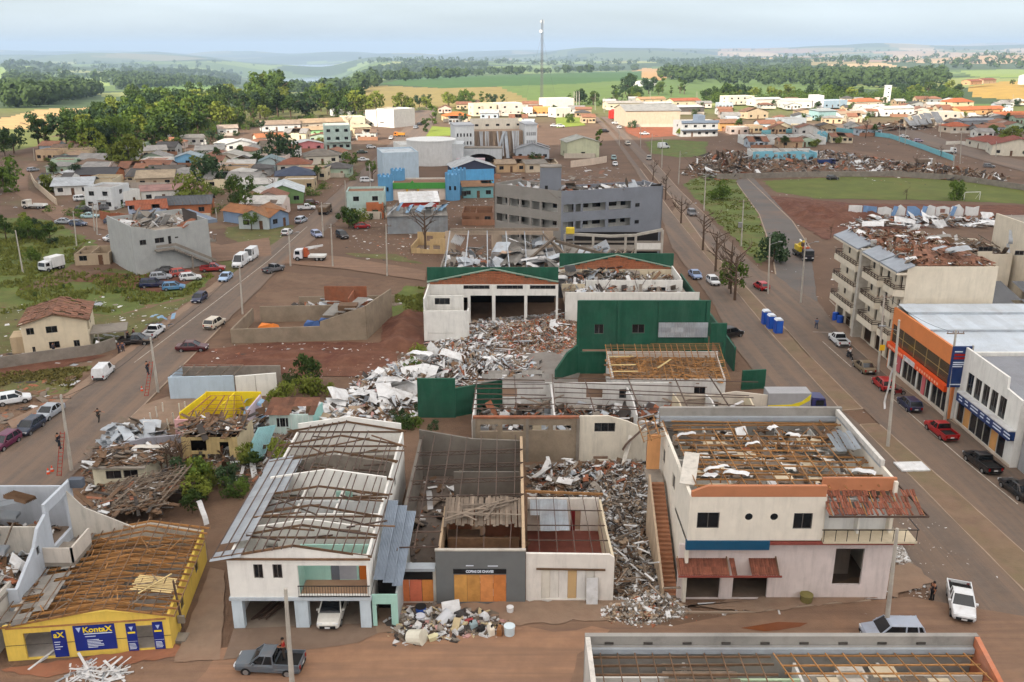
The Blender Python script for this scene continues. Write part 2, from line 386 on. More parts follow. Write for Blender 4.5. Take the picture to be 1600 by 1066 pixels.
sheet('grass_patch',[(535,395),(620,398),(660,412),(560,402)],m_dryg,.5)
sheet('grass_patch',[(240,300),(330,262),(460,300),(420,340),(330,330)],m_dryg,1.2)
sheet('grass_patch',[(355,340),(460,352),(440,385),(380,385),(350,365)],m_dryg,.8)
sheet('soil_patch',[(0,240),(420,235),(600,225),(540,285),(450,330),(340,360),(0,320)],M('yard_soil',(102,78,60),var=.3,scale=.08,dirt=.8,dirtcol=(84,88,50),dscale=.05,bump=.3),1.5)
sheet('grass_patch',[(1192,283),(1330,276),(1480,281),(1640,298),(1640,320),(1450,313),(1280,311),(1212,300)],m_field,.6)
sheet('grass_patch',[(1068,288),(1100,272),(1150,282),(1184,335),(1204,388),(1190,416),(1158,385),(1112,338)],m_grass,.6)
sheet('grass_patch',[(1008,222),(1040,218),(1105,222),(1100,246),(1060,246),(1018,240)],m_grass,1)
sheet('grass_patch',[(650,205),(660,196),(708,200),(708,212),(660,214)],M('lawn',(120,134,42),var=.25,scale=.2,bump=.4),.5)
sheet('grass_patch',[(868,182),(905,184),(915,196),(870,200)],M('lawn',(120,134,42)),.5)
sheet('soil_patch',[(975,197),(1066,197),(1068,212),(1000,216),(980,208)],M('red_cut',(134,74,46),var=.3,scale=.2,bump=.7),.6)
sheet('soil_patch',[(1205,306),(1330,318),(1640,322),(1640,350),(1330,360),(1290,375),(1240,345)],m_soil,.8)
sheet('soil_patch',[(1140,235),(1300,228),(1480,262),(1600,280),(1300,276),(1150,278)],m_soil2,1)
sheet('soil_patch',[(262,582),(300,548),(420,536),(640,536),(610,575),(560,590),(440,585)],m_soil,.5)
sheet('soil_patch',[(590,545),(596,505),(640,482),(662,490),(660,545)],m_soil,.4)
sheet('soil_patch',[(-40,560),(170,555),(60,582),(-40,596)],m_soil,.5)
sheet('soil_patch',[(90,425),(210,428),(330,430),(250,458),(120,440)],m_soil,.6)
sheet('soil_patch',[(160,385),(215,360),(240,372),(205,410),(100,445),(30,455),(110,415)],m_soil2,.5)
# carriageways
m_w = dict(jit=.12,step=2.)
sheet('road',[(925,183),(960,218),(990,262),(1030,330),(1050,388),(1112,470),(1150,545),(1220,640),(1340,770),(1415,860),(1470,960),(1660,985),(1596,920),(1344,665),(1315,642),(1200,516),(1150,455),(1105,402),(1050,333),(1000,264),(958,208),(934,183)],m_asph,**m_w)
sheet('road',[(938,183),(965,208),(1005,256),(1058,320),(1108,390),(1172,456),(1228,516),(1265,558),(1347,639),(1374,665),(1660,920),(1660,775),(1500,668),(1400,600),(1320,530),(1276,470),(1240,438),(1190,424),(1150,388),(1110,346),(1062,298),(1020,250),(985,215),(950,183)],m_asph,**m_w)
sheet('road',[(1155,277),(1176,277),(1238,345),(1266,388),(1277,472),(1236,450),(1212,430),(1206,392),(1186,335),(1150,285)],M('grey_asphalt',(92,86,82),var=.2,scale=.1,dirt=.7,dirtcol=(118,92,74),dscale=.08,bump=.2),**m_w)
sheet('road',[(-60,1110),(-60,1052),(80,1040),(300,1024),(590,990),(960,968),(1050,980),(1180,956),(1420,934),(1660,975),(1660,1110)],m_street,**m_w)
sheet('road',[(-80,815),(-80,695),(0,676),(96,630),(210,543),(340,446),(470,350),(545,285),(602,232),(636,195),(652,168),(680,168),(680,190),(655,230),(604,285),(540,335),(440,418),(345,512),(225,634),(190,668),(110,748),(40,795)],m_asph,**m_w)
sheet('road',[(455,396),(535,402),(665,424),(665,440),(530,420),(440,412)],m_street,**m_w)
sheet('road',[(84,328),(122,324),(192,344),(345,384),(420,372),(425,400),(340,410),(208,370),(140,354),(84,343)],m_street,**m_w)
sheet('road',[(84,343),(20,300),(24,275),(48,255),(60,258),(44,275),(44,298),(110,330)],m_street,**m_w)
sheet('road',[(1190,200),(1400,205),(1440,225),(1530,250),(1660,285),(1660,265),(1540,238),(1450,210),(1400,196),(1190,192)],m_asph,**m_w)
# red dust dragged over the near street, and the muddy puddle
sheet('dust_patch',[(350,1015),(700,985),(960,985),(900,1020),(880,1075),(300,1080)],M('red_dust',(142,108,84),var=.2,scale=.6,dirt=.7,dirtcol=(126,98,80),dscale=.4,d2=(.8,(112,88,72),1.,(.04,.9,1)),bump=.3),.4)
sheet('puddle',[(1160,984),(1215,974),(1260,978),(1250,984),(1190,988)],M('muddy_water',(112,66,40),rough=.25,var=.15),.2)
# median strips of the avenue
sheet('median',[(1050,333),(1105,402),(1150,455),(1200,516),(1315,642),(1347,640),(1265,558),(1228,516),(1172,456),(1108,390),(1058,320)],M('median_dust',(116,94,77),var=.25,scale=.7,dirt=.7,dirtcol=(118,92,72),dscale=.4,bump=.4,d2=(.5,(104,98,66),.15)),.05)
sheet('median',[(1372,664),(1344,665),(1420,742),(1596,920),(1660,985),(1660,920),(1500,776)],M('median_dust'),.05)
# pavements
sheet('sidewalk',[(96,622),(210,536),(340,440),(360,424),(352,440),(341,449),(212,546),(98,633),(20,672),(10,660)],m_walk,.1,.8)
sheet('sidewalk',[(1660,775),(1500,668),(1400,600),(1320,530),(1296,505),(1312,500),(1400,578),(1500,650),(1660,745)],m_walk,.1,.8)
sheet('sidewalk',[(225,634),(190,668),(300,664),(345,628),(262,622)],m_walk,.1,.8)
sheet('sidewalk',[(0,1048),(275,1010),(300,1024),(60,1062)],m_brickwalk,.15,.6)
sheet('sidewalk',[(270,1038),(330,890),(352,895),(345,1034)],m_walk,.1,.8)
sheet('sidewalk',[(348,1034),(366,985),(590,976),(592,992),(560,1008)],M('pavement_grey',(116,98,84),var=.2,scale=.4,dirt=.5,bump=.25),.05)
sheet('sidewalk',[(592,992),(592,950),(960,938),(1050,960),(960,970)],m_walk,.25,.6)
sheet('sidewalk',[(1060,950),(1200,935),(1380,898),(1420,880),(1460,912),(1400,935),(1180,958)],m_walk,.25,.6)
# kerbs
def kerb(px,wd=.28,h=.13):
    b = MB(); pts = [P(*p) for p in px]
    for i in range(len(pts)-1):
        b.beam(pts[i]+Vector((0,0,h/2+.002*i)),pts[i+1]+Vector((0,0,h/2+.002*i)),wd,h)
    tag(b.build('kerb',m_kerb),kind='structure')
kerb([(1000,264),(1050,333),(1105,402),(1150,455),(1200,516),(1315,642),(1347,640),(1265,558),(1228,516),(1172,456),(1108,390),(1058,320),(1005,256)])
kerb([(1372,664),(1344,665),(1420,742),(1596,920),(1660,985)]); kerb([(1374,665),(1500,776),(1660,920)])
kerb([(96,631),(210,544),(340,447),(360,432)]); kerb([(345,512),(225,634),(190,668)],.2)
kerb([(1165,277),(1238,346),(1266,388)]); kerb([(1150,285),(1186,335),(1206,392),(1212,430)])
kerb([(1112,346),(1062,298),(1020,250)],.22); kerb([(1320,530),(1400,600),(1500,668),(1660,775)],.2); kerb([(1062,958),(1180,958),(1290,945),(1360,940)],.2)
m_line = M('worn_white_paint',(176,168,156),var=.4,scale=1.2,dirt=.9,dirtcol=(120,98,80),dscale=1.5)
def line(px,wd,z=.14):
    b = MB(); pts = [P(*p) for p in px]
    for a,c in zip(pts,pts[1:]):
        d = (c-a).normalized(); n = Vector((-d.y,d.x,0))*wd/2; z += .001
        b.quad((a.x-n.x,a.y-n.y,z),(c.x-n.x,c.y-n.y,z),(c.x+n.x,c.y+n.y,z),(a.x+n.x,a.y+n.y,z))
    me = b.mesh('road_marking',m_line)
    if me.polygons[0].normal.z < 0: me.flip_normals()
    tag(obj('road_marking',me),kind='structure')
line([(210,568),(340,470),(420,408),(480,355)],.14)
line([(1395,625),(1500,716),(1590,790)],.13); line([(1285,535),(1330,575)],.13); line([(1270,520),(1305,521)],.2); line([(1330,505),(1296,470)],.13)
# ------------------------------------------------------------------ shared materials
C_FRAME = M('window_frame',(96,92,88),rough=.5,var=.1)
C_GLASS = M('dark_glass',(24,28,32),rough=.12,var=.1,spec=.6)
C_DARK = M('shade_black',(30,27,25),rough=.9)  # near-black paint for shade inside openings; also some doors, frames and lettering
C_CONC = M('concrete',(132,124,114),var=.25,scale=.6,dirt=.6,dirtcol=(78,70,62),bump=.25)
C_WOOD = M('roof_timber',(112,86,64),var=.3,scale=2,rnd=.3,bump=.2)
C_WOODO = M('fresh_timber',(156,113,68),var=.35,scale=2,rnd=.35,bump=.2)
C_WOODG = M('grey_timber',(122,108,94),var=.3,scale=2,rnd=.35,bump=.2)
C_STEEL = M('rusty_steel',(84,66,56),var=.3,rough=.7,rnd=.2)
C_FIB = M('fibre_cement',(138,134,128),var=.25,scale=.5,dirt=.6,dirtcol=(84,72,62),rnd=.22,bump=.2)
C_ZINC = M('zinc_sheet',(168,174,180),rough=.45,metal=.35,var=.2,scale=.6,dirt=.5,dirtcol=(120,100,84),rnd=.2)
C_WSHEET = M('white_sheet',(206,206,206),rough=.6,var=.2,scale=1.2,dirt=.6,dirtcol=(140,126,112),rnd=.2,dscale=1)
C_TILE = M('clay_tile',(128,88,68),var=.4,scale=1.4,dirt=.7,dirtcol=(88,70,60),rnd=.35,bump=.3,dscale=.8)
C_FLOOR = M('floor_slab',(112,98,86),var=.3,scale=.5,dirt=.6)
C_BRICK = M('bare_brick',(150,92,64),var=.3,scale=1.5,dirt=.5,dirtcol=(120,104,90),rnd=.2,bump=.3)
C_RUBBER = M('tyre_rubber',(26,25,24),rough=.9)
M('tail_red',(140,22,18),rough=.25); M('lamp_glass',(206,208,210),rough=.15)
C_RIM = M('wheel_rim',(150,150,150),rough=.4,metal=.6)
def wallmat(rgb,dirt=.45):
    return M('wall_%d_%d_%d' % rgb,rgb,rough=.88,var=.10,scale=.7,dirt=dirt*.8,dirtcol=tuple(int(c*.55+20) for c in rgb),streak=True,bump=.08,dscale=.8)
def roofmat(rgb,ax=(1,0,0),sp_=.35):
    return M('roof_%d_%d_%d_%d' % (*rgb,int(ax[0]*2)),rgb,rough=.8,var=.22,scale=.45,dirt=.65,dirtcol=tuple(int(c*.5+14) for c in rgb),wave=(ax,sp_,.8),dscale=.5)
# ------------------------------------------------------------------ windows and houses
def opening(parent,a,b,th,o,kind='window',frame=None,glass=None,sub=True,name=None):
    """fit a window or door into opening o = (s0, s1, z0, z1) of the wall a -> b"""
    a,b = Vector(a),Vector(b); d = (b-a).normalized(); n = Vector((-d.y,d.x)); s0,s1,z0,z1 = o; ang = math.atan2(d.y,d.x)
    c = a+d*s0+n*th*.35; W_ = s1-s0; H_ = z1-z0
    frame = frame or C_FRAME; glass = glass or C_GLASS
    m = MB(); t = .06
    if kind == 'window':
        m.box(0,W_,0,t,0,t).box(0,W_,0,t,H_-t,H_).box(0,t,0,t,t,H_-t).box(W_-t,W_,0,t,t,H_-t)
        for k in range(1,max(2,int(W_/.75+.5))):
            x = W_*k/max(2,int(W_/.75+.5)); m.box(x-.025,x+.025,0,t*.8,t,H_-t)
        if not sub:
            m.k = 1; m.quad((0,t*.5,0),(W_,t*.5,0),(W_,t*.5,H_),(0,t*.5,H_))
        w_ = m.build(name or 'window',[frame,glass] if not sub else frame,parent,(c.x,c.y,z0),(0,0,ang))
        if sub:
            g = MB(); g.quad((t*.5,t*.5,t*.5),(W_-t*.5,t*.5,t*.5),(W_-t*.5,t*.5,H_-t*.5),(t*.5,t*.5,H_-t*.5)); g.build('pane',glass,w_)
    else:
        m.box(.01,W_-.01,0,.05,.01,H_-.01); w_ = m.build(name or 'door',frame,parent,(c.x,c.y,z0),(0,0,ang))
        if sub: MB().box(W_-.16,W_-.1,-.06,0,H_*.45,H_*.52).build('handle',C_RIM,w_)
    return w_
def wall(parent,a,b,h,mat,ops=(),th=.18,z0=0.,fit=True,sub=True,frame=None,glass=None,name='wall',doorm=None):
    m = MB(); m.wall(a,b,th,z0,h,[o[:4] for o in ops]); w_ = m.build(name,mat,parent)
    for o in ops:
        k = o[4] if len(o) > 4 else 'window'
        if k == 'hole' or not fit: continue
        opening(parent,a,b,th,o[:4],k,doorm if (k == 'door' and doorm) else frame,glass,sub)
    return w_
def spread(W_,n,ww,z0,z1,door=None):
    out = []; k = n+(1 if door is not None else 0)
    for i in range(k):
        c = W_*(i+.5)/k
        if door == i: out.append((c-.45,c+.45,0.02,2.1,'door'))
        else: out.append((c-ww/2,c+ww/2,z0,z1,'window'))
    return out
def roof_grid(parent,A,B,C,D,mat,nx,ny,miss=0.,asobj=False,th=.04,jit=.02,name='roof_panel',kind='corr'):
    A,B,C,D = map(Vector,(A,B,C,D)); m = MB()
    f = lambda s,t: (A*(1-s)+B*s)*(1-t)+(D*(1-s)+C*s)*t
    for j in range(ny):
        for i in range(nx):
            if random.random() < miss: continue
            lift = rr(0,jit)+(.012 if (i+j) % 2 else 0)
            p0,p1 = f((i+.5)/nx,j/ny),f((i+.5)/nx,min(1,(j+1.06)/ny)); wd = ((f((i+1)/nx,(j+.5)/ny)-f(i/nx,(j+.5)/ny)).length)*1.03
            if asobj:
                n = (B-A).cross(D-A).normalized()
                piece(name,parent,p0+n*(lift+.02),p1+n*(lift+.02+rr(0,jit)),wd,.05,mat,kind)
            else:
                q = [f(i/nx,j/ny),f((i+1)/nx,j/ny),f((i+1)/nx,(j+1)/ny),f(i/nx,(j+1)/ny)]; n = (B-A).cross(D-A).normalized()
                if n.z < 0: n = -n
                m.hexa([x+n*lift for x in q]+[x+n*(lift+th) for x in q])
    if not asobj and m.v: m.build('roof',mat,parent)
def skeleton(parent,A,B,C,D,nr,nb,mat,wr=(.07,.15),wb=(.05,.04),miss=.05,jit=.04,bmat=None):
    A,B,C,D = map(Vector,(A,B,C,D)); f = lambda s,t: (A*(1-s)+B*s)*(1-t)+(D*(1-s)+C*s)*t
    j = lambda: Vector((rr(-jit,jit),rr(-jit,jit),rr(-jit,jit)*.6))
    for i in range(nr):
        if random.random() < miss: continue
        s = i/(nr-1) if nr > 1 else .5; piece('rafter',parent,f(s,0)+j(),f(s,1)+j(),wr[0],wr[1],mat)
    up = Vector((0,0,wr[1]/2+wb[1]/2))
    for i in range(nb):
        if random.random() < miss: continue
        t = i/(nb-1) if nb > 1 else .5; s0 = 0 if random.random() > miss*2 else rr(0,.4); s1 = 1 if random.random() > miss*2 else rr(.6,1)
        piece('batten',parent,f(s0,t)+j()+up,f(s1,t)+j()+up,wb[0],wb[1],bmat or mat)
OCC = []
def house(label,px0,px1,D,h,wc,roof='gx',rc=(120,108,98),rh=1.4,n=2,door=1,sides=1,over=.5,name='house',cat='house',group=None,miss=0.,floors=1,sub=None,miss_win=.15,parts=None,doorc=None):
    """detached building; px0, px1 = pixels of its two front base corners; D depth in m; h eaves height"""
    o,ang,W_ = fr(*px0,*px1); t = thing(name,label,cat,o,ang,group); OCC.append((o.x+W_/2,o.y+D/2,max(W_,D)*.6)); wm = wallmat(wc); th = .18
    near = px0[1] > 300; sub = near if sub is None else sub
    def win(Wd,k,dr):
        ops = []; fh = h/floors
        for f_ in range(floors):
            for q in spread(Wd,k,min(1.5,Wd/(k+1.2)*.8),f_*fh+1.0,f_*fh+min(2.2,fh-.35),dr if f_ == 0 else None):
                q = (q[0],q[1],q[2],min(q[3],f_*fh+fh-.25),q[4])
                if q[4] == 'window' and random.random() < miss_win: q = q[:4]+('hole',)
                ops.append(q)
        return ops
    gf = roof == 'gy'; gs = roof == 'gx'; par = .5 if roof == 'flat' else 0
    pf = [(0,h),(W_/2,h+rh),(W_,h)] if gf else h+par
    ps = lambda L_: [(0,h),(L_/2,h+rh),(L_,h)] if gs else h+par
    if roof == 'shed': ps = lambda L_: h
    dm = wallmat(doorc) if doorc else M('door_wood',(96,66,44),rough=.6)
    wall(t,(0,0),(W_,0),pf,wm,win(W_,n,door),th,sub=sub,doorm=dm)
    wall(t,(W_,th),(W_,D-th),ps(D-2*th),wm,win(D-2*th,sides,None) if sides else (),th,sub=sub)
    wall(t,(W_,D),(0,D),pf,wm,(),th,sub=sub)
    wall(t,(0,D-th),(0,th),ps(D-2*th),wm,win(D-2*th,sides,None) if sides else (),th,sub=sub)
    e = over; zz = .03
    if roof == 'flat':
        MB().box(th,W_-th,th,D-th,h-.15,h).build('roof',C_CONC if rc is None else M('flat_%d_%d_%d' % rc,rc,var=.25,scale=.5,dirt=.7,dirtcol=(90,78,68)),t)
    elif roof in ('gx','gy','hip','shed'):
        ax = (1,0,0) if roof in ('gx','hip','shed') else (0,1,0); rm = roofmat(rc,ax)
        npx = max(2,int(W_/1.6)) if near else 3; npy = 2 if near else 1
        if roof == 'gx':
            k = rh/(D/2); lo = h-e*k+zz; top = h+rh+zz
            roof_grid(t,(-e,-e,lo),(W_+e,-e,lo),(W_+e,D/2,top),(-e,D/2,top),rm,npx,npy,miss)
            roof_grid(t,(W_+e,D+e,lo),(-e,D+e,lo),(-e,D/2,top),(W_+e,D/2,top),rm,npx,npy,miss)
            MB().beam((-e,D/2,top+.05),(W_+e,D/2,top+.05),.3,.08).build('ridge_cap',rm,t)
        elif roof == 'gy':
            k = rh/(W_/2); lo = h-e*k+zz; top = h+rh+zz; npx = max(2,int(D/1.6)) if near else 3
            roof_grid(t,(-e,D+e,lo),(-e,-e,lo),(W_/2,-e,top),(W_/2,D+e,top),rm,npx,npy,miss)
            roof_grid(t,(W_+e,-e,lo),(W_+e,D+e,lo),(W_/2,D+e,top),(W_/2,-e,top),rm,npx,npy,miss)
            MB().beam((W_/2,-e,top+.05),(W_/2,D+e,top+.05),.3,.08).build('ridge_cap',rm,t)
        elif roof == 'shed':
            roof_grid(t,(-e,-e,h+zz),(W_+e,-e,h+zz),(W_+e,D+e,h+rh),(-e,D+e,h+rh),rm,npx,npy,miss)
        else:
            m = MB(); r_ = min(W_,D)/2; lo = h-.1; x0,x1,y0,y1 = -e,W_+e,-e,D+e
            if W_ >= D: a,b = (r_,D/2,h+rh),(W_-r_,D/2,h+rh)
            else: a,b = (W_/2,r_,h+rh),(W_/2,D-r_,h+rh)
            if W_ >= D:
                m.quad((x0,y0,lo),(x1,y0,lo),b,a).quad((x1,y1,lo),(x0,y1,lo),a,b).quad((x0,y1,lo),(x0,y0,lo),a).quad((x1,y0,lo),(x1,y1,lo),b)
            else:
                m.quad((x0,y0,lo),(x1,y0,lo),a).quad((x1,y1,lo),(x0,y1,lo),b).quad((x0,y1,lo),(x0,y0,lo),a,b).quad((x1,y0,lo),(x1,y1,lo),b,a)
            m.quad((x0,y0,lo-.02),(x0,y1,lo-.02),(x1,y1,lo-.02),(x1,y0,lo-.02))
            m.build('roof',rm,t)
        if miss > 0 and roof in ('gx','gy'):
            k_ = max(3,int(W_/1.8)) if roof == 'gx' else max(3,int(D/1.8))
            for i in range(k_):
                if roof == 'gx':
                    x = W_*(i+.5)/k_; piece('rafter',t,(x,-e,h-.1),(x,D/2,h+rh-.1),.09,.14,C_WOOD); piece('rafter',t,(x,D+e,h-.1),(x,D/2,h+rh-.1),.09,.14,C_WOOD)
                else:
                    y = D*(i+.5)/k_; piece('rafter',t,(-e,y,h-.1),(W_/2,y,h+rh-.1),.09,.14,C_WOOD); piece('rafter',t,(W_+e,y,h-.1),(W_/2,y,h+rh-.1),.09,.14,C_WOOD)
    elif roof == 'open':               # roof gone: bare frame and the rooms below
        MB().box(th,W_-th,th,D-th,.02,.06).build('floor',C_FLOOR,t)
        wall(t,(W_*.45,th),(W_*.45,D-th),h*.95,wm,[(D*.4,D*.4+.9,.07,2.1,'hole')],.12,z0=.07)
        wall(t,(th,D*.55),(W_*.44,D*.55),h*.9,wm,(),.12,z0=.07)
        skeleton(t,(0,0,h+.1),(W_,0,h+.1),(W_,D,h+.1+rh),(0,D,h+.1+rh),max(3,int(W_/1.4)),max(3,int(D/1.3)),C_WOOD,miss=.2,jit=.1)
    if floors > 1 and near:
        for f_ in range(1,floors): MB().box(-.05,W_+.05,-.06,0,h*f_/floors-.1,h*f_/floors+.1).build('string_course',wm,t)
    if parts: parts(t,W_,D,h)
    return t
# ------------------------------------------------------------------ vehicles
def loft(st,wd):
    m = MB(); rings = []
    for x,zl,zh,k in st:
        y = wd/2*k; i0 = len(m.v)
        m.v += [(x,-y*.85,zl),(x,-y,zl+.14),(x,-y,zh-.16),(x,-y*.92,zh),(x,y*.92,zh),(x,y,zh-.16),(x,y,zl+.14),(x,y*.85,zl)]; rings.append(i0)
    for a,b in zip(rings,rings[1:]):
        for i in range(8): j = (i+1) % 8; m.f.append((a+i,b+i,b+j,a+j)); m.m.append(0)
    m.f.append(tuple(rings[0]+i for i in range(8))); m.f.append(tuple(rings[-1]+i for i in range(7,-1,-1))); m.m += [0,0]
    return m
CARS = {}
def car_meshes(kind):
    if kind in CARS: return CARS[kind]
    d = {}; dummy = C_RIM
    Lh,wd,spec = {'hatch': (3.95,1.7,0),'sedan': (4.4,1.74,1),'suv': (4.4,1.82,2),'pickup': (4.75,1.78,3),'van': (5.2,1.98,4),'kombi': (4.3,1.75,4)}[kind]
    h2_ = Lh/2
    if kind == 'van':
        st = [(-h2_,.4,1.25,.9),(-h2_+.1,.3,1.3,1),(h2_-1.3,.3,1.3,1),(h2_-.75,.3,1.22,.98),(h2_-.12,.32,.98,.93),(h2_,.4,.8,.8)]
        cab = (-h2_+.04,h2_-.85,-h2_+.12,h2_-1.75,1.27,2.45)
    elif kind == 'kombi':
        st = [(-h2_,.4,1.05,.9),(-h2_+.1,.26,1.1,1),(h2_-1.1,.26,1.05,1),(h2_-.65,.28,.95,.97),(h2_-.1,.3,.78,.9),(h2_,.4,.65,.75)]
        cab = (-h2_+.05,h2_-.95,-h2_+.12,h2_-1.55,1.06,1.8)
    elif kind == 'suv':
        st = [(-h2_,.42,1.0,.85),(-h2_+.1,.3,1.08,.98),(0,.28,1.05,1),(h2_-1.1,.28,1.03,1),(h2_-.15,.32,.88,.92),(h2_,.42,.74,.75)]
        cab = (-h2_+.08,h2_-1.05,-h2_+.35,h2_-1.75,1.04,1.66)
    elif kind == 'sedan':
        st = [(-h2_,.4,.86,.82),(-h2_+.12,.28,.95,.96),(-h2_+1.,.24,.95,1),(h2_-1.2,.24,.92,1),(h2_-.18,.28,.78,.92),(h2_,.4,.64,.74)]
        cab = (-h2_+.65,h2_-1.15,-h2_+1.25,h2_-1.95,.92,1.43)
    elif kind == 'pickup':
        st = [(-h2_,.45,.8,.94),(-h2_+.1,.34,.82,1),(-.55,.3,.82,1),(-.5,.3,1.03,1),(h2_-1.25,.3,1.02,1),(h2_-.15,.34,.9,.92),(h2_,.44,.76,.76)]
        cab = (-.5,h2_-1.15,-.42,h2_-1.85,1.0,1.6)
    else:
        st = [(-h2_,.4,.9,.85),(-h2_+.1,.28,.98,.97),(0,.24,.96,1),(h2_-1.0,.24,.93,1),(h2_-.15,.28,.78,.92),(h2_,.4,.64,.74)]
        cab = (-h2_+.06,h2_-.95,-h2_+.42,h2_-1.7,.93,1.47)
    d['body'] = loft(st,wd).mesh('body',dummy)
    x0,x1,t0,t1,zb,zt = cab; yb,yt = wd/2*.93,wd/2*.76
    ring = [(x0,-yb,zb),(x1,-yb,zb),(x1,yb,zb),(x0,yb,zb),(t0,-yt,zt),(t1,-yt,zt),(t1,yt,zt),(t0,yt,zt)]
    d['windows'] = MB().hexa(ring).mesh('windows',C_GLASS)
    m = MB(); m.hexa([(t0-.03,-yt-.02,zt-.01),(t1+.03,-yt-.02,zt-.01),(t1+.03,yt+.02,zt-.01),(t0-.03,yt+.02,zt-.01),(t0+.1,-yt+.12,zt+.05),(t1-.1,-yt+.12,zt+.05),(t1-.1,yt-.12,zt+.05),(t0+.1,yt-.12,zt+.05)])
    for q in range(4): m.beam(ring[q],ring[q+4],.09,.09)
    for s_ in (-1,1):
        xs = [(x0*.55+x1*.45,t0*.5+t1*.5)] + ([(x0*.85+x1*.15,t0*.85+t1*.15)] if kind in ('suv','hatch','sedan') else [])
        for xa,xb in xs: m.beam((xa,s_*yb,zb),(xb,s_*yt,zt),.1,.05)
        if kind in ('van','kombi'):   # closed side panels behind the driver's door
            xm = x1-1.25; tm = t1-.7
            m.hexa([(x0-.01,s_*(yb-.05),zb),(xm,s_*(yb-.05),zb),(xm,s_*(yb+.02),zb),(x0-.01,s_*(yb+.02),zb),(t0-.01,s_*(yt-.05),zt),(tm,s_*(yt-.05),zt),(tm,s_*(yt+.02),zt),(t0-.01,s_*(yt+.02),zt)])
    if kind in ('van','kombi'):
        m.hexa([(x0-.03,-yb,zb),(x0+.03,-yb,zb),(x0+.03,yb,zb),(x0-.03,yb,zb),(t0-.03,-yt,zt),(t0+.03,-yt,zt),(t0+.03,yt,zt),(t0-.03,yt,zt)])
    d['roof'] = m.mesh('roof',dummy)
    if kind == 'pickup':
        m = MB(); xa,xb = -h2_+.02,-.52
        for s_ in (-1,1): m.box(xa,xb,s_*wd/2*.96-.04,s_*wd/2*.96+.04,.78,1.1)
        m.box(xa,xa+.07,-wd/2*.93,wd/2*.93,.78,1.08); d['cargo_bed'] = m.mesh('cargo_bed',dummy)
        d['bed_liner'] = MB().box(xa+.08,xb-.02,-wd/2*.9,wd/2*.9,.8,.84).mesh('bed_liner',C_RUBBER)
        m = MB(); m.beam((-.62,-.7,1.1),(-.62,-.6,1.66),.06,.06).beam((-.62,.7,1.1),(-.62,.6,1.66),.06,.06).beam((-.62,-.63,1.66),(-.62,.63,1.66),.06,.06); d['roll_bar'] = m.mesh('roll_bar',C_RUBBER)
    fx = h2_-.1; zl = {'van': .82,'suv': .74,'pickup': .76}.get(kind,.64)
    d['headlight'] = MB().box(-.1,.06,-.2,.2,-.08,.08).mesh('headlight',M('lamp_glass',(206,208,210),rough=.15))
    d['taillight'] = MB().box(-.05,.06,-.1,.1,-.14,.14).mesh('taillight',M('tail_red',(140,22,18),rough=.25))
    m = MB(); m.box(h2_-.08,h2_+.03,-wd*.33,wd*.33,zl-.34,zl-.12); m.box(-h2_-.03,-h2_+.06,-wd*.36,wd*.36,zl-.3,zl-.1); d['bumper'] = m.mesh('bumper',C_RUBBER)
    d['number_plate'] = MB().box(-.01,.015,-.2,.2,-.07,.07).mesh('number_plate',C_WSHEET)
    m = MB(); m.cyl((0,-.1,0),(0,.1,0),.32 if kind not in ('van','pickup') else .35,n=14); d['tyre'] = m.mesh('wheel',C_RUBBER)
    m = MB(); m.cyl((0,-.115,0),(0,.115,0),.2,n=10); d['rim'] = m.mesh('rim',C_RIM)
    d['mirror'] = MB().box(-.08,.08,-.1,.1,-.07,.07).mesh('mirror',dummy)
    d['_'] = (Lh,wd,zl,cab); CARS[kind] = d; return d
def paint(rgb): return M('paint_%d_%d_%d' % rgb,rgb,rough=.32,var=.06,scale=1.5,dirt=.35,dirtcol=(128,104,86),spec=.5,dscale=1.2)
def car(u,v,head,kind,rgb,label,group='cars in the town',tilt=(0,0),z=0.,small=None):
    d = car_meshes(kind); c = P(u,v); Lh,wd,zl,cab = d['_']; t = thing({'kombi': 'van'}.get(kind,{'hatch': 'car','sedan': 'car','suv': 'car'}.get(kind,kind)),label,{'kombi': 'van','van': 'van','pickup': 'pickup'}.get(kind,'car'),(c.x,c.y,z),R(head),group)
    if tilt != (0,0): t.rotation_euler = (R(tilt[0]),R(tilt[1]),R(head))
    pm = paint(rgb); small = (v < 235) if small is None else small
    def add(n,key,mat=None,loc=None,par=None):
        o = obj(n,d[key],par or t,loc)
        if mat: o.material_slots[0].link = 'OBJECT'; o.material_slots[0].material = mat
        return o
    add('body','body',pm); add('windows','windows'); add('roof','roof',pm); add('bumper','bumper')
    if kind == 'pickup': add('cargo_bed','cargo_bed',pm); add('bed_liner','bed_liner'); add('roll_bar','roll_bar')
    r_ = .32 if kind not in ('van','pickup') else .35
    for sx in (-1,1):
        for sy in (-1,1):
            w_ = add('wheel','tyre',None,(sx*Lh*.31,sy*(wd/2-.1),r_))
            if not small: add('rim','rim',None,(0,0,0),w_)
    if not small:
        for sy in (-1,1):
            add('headlight','headlight',None,(Lh/2-.09,sy*wd*.33,zl)); add('taillight','taillight',None,(-Lh/2+.03,sy*wd*.38,zl+.08))
            add('mirror','mirror',pm,(cab[1]-.35,sy*(wd/2+.06),cab[4]+.08))
        add('number_plate','number_plate',None,(-Lh/2-.035,0,zl-.02)); add('number_plate','number_plate',None,(Lh/2+.04,0,zl-.24))
    return t
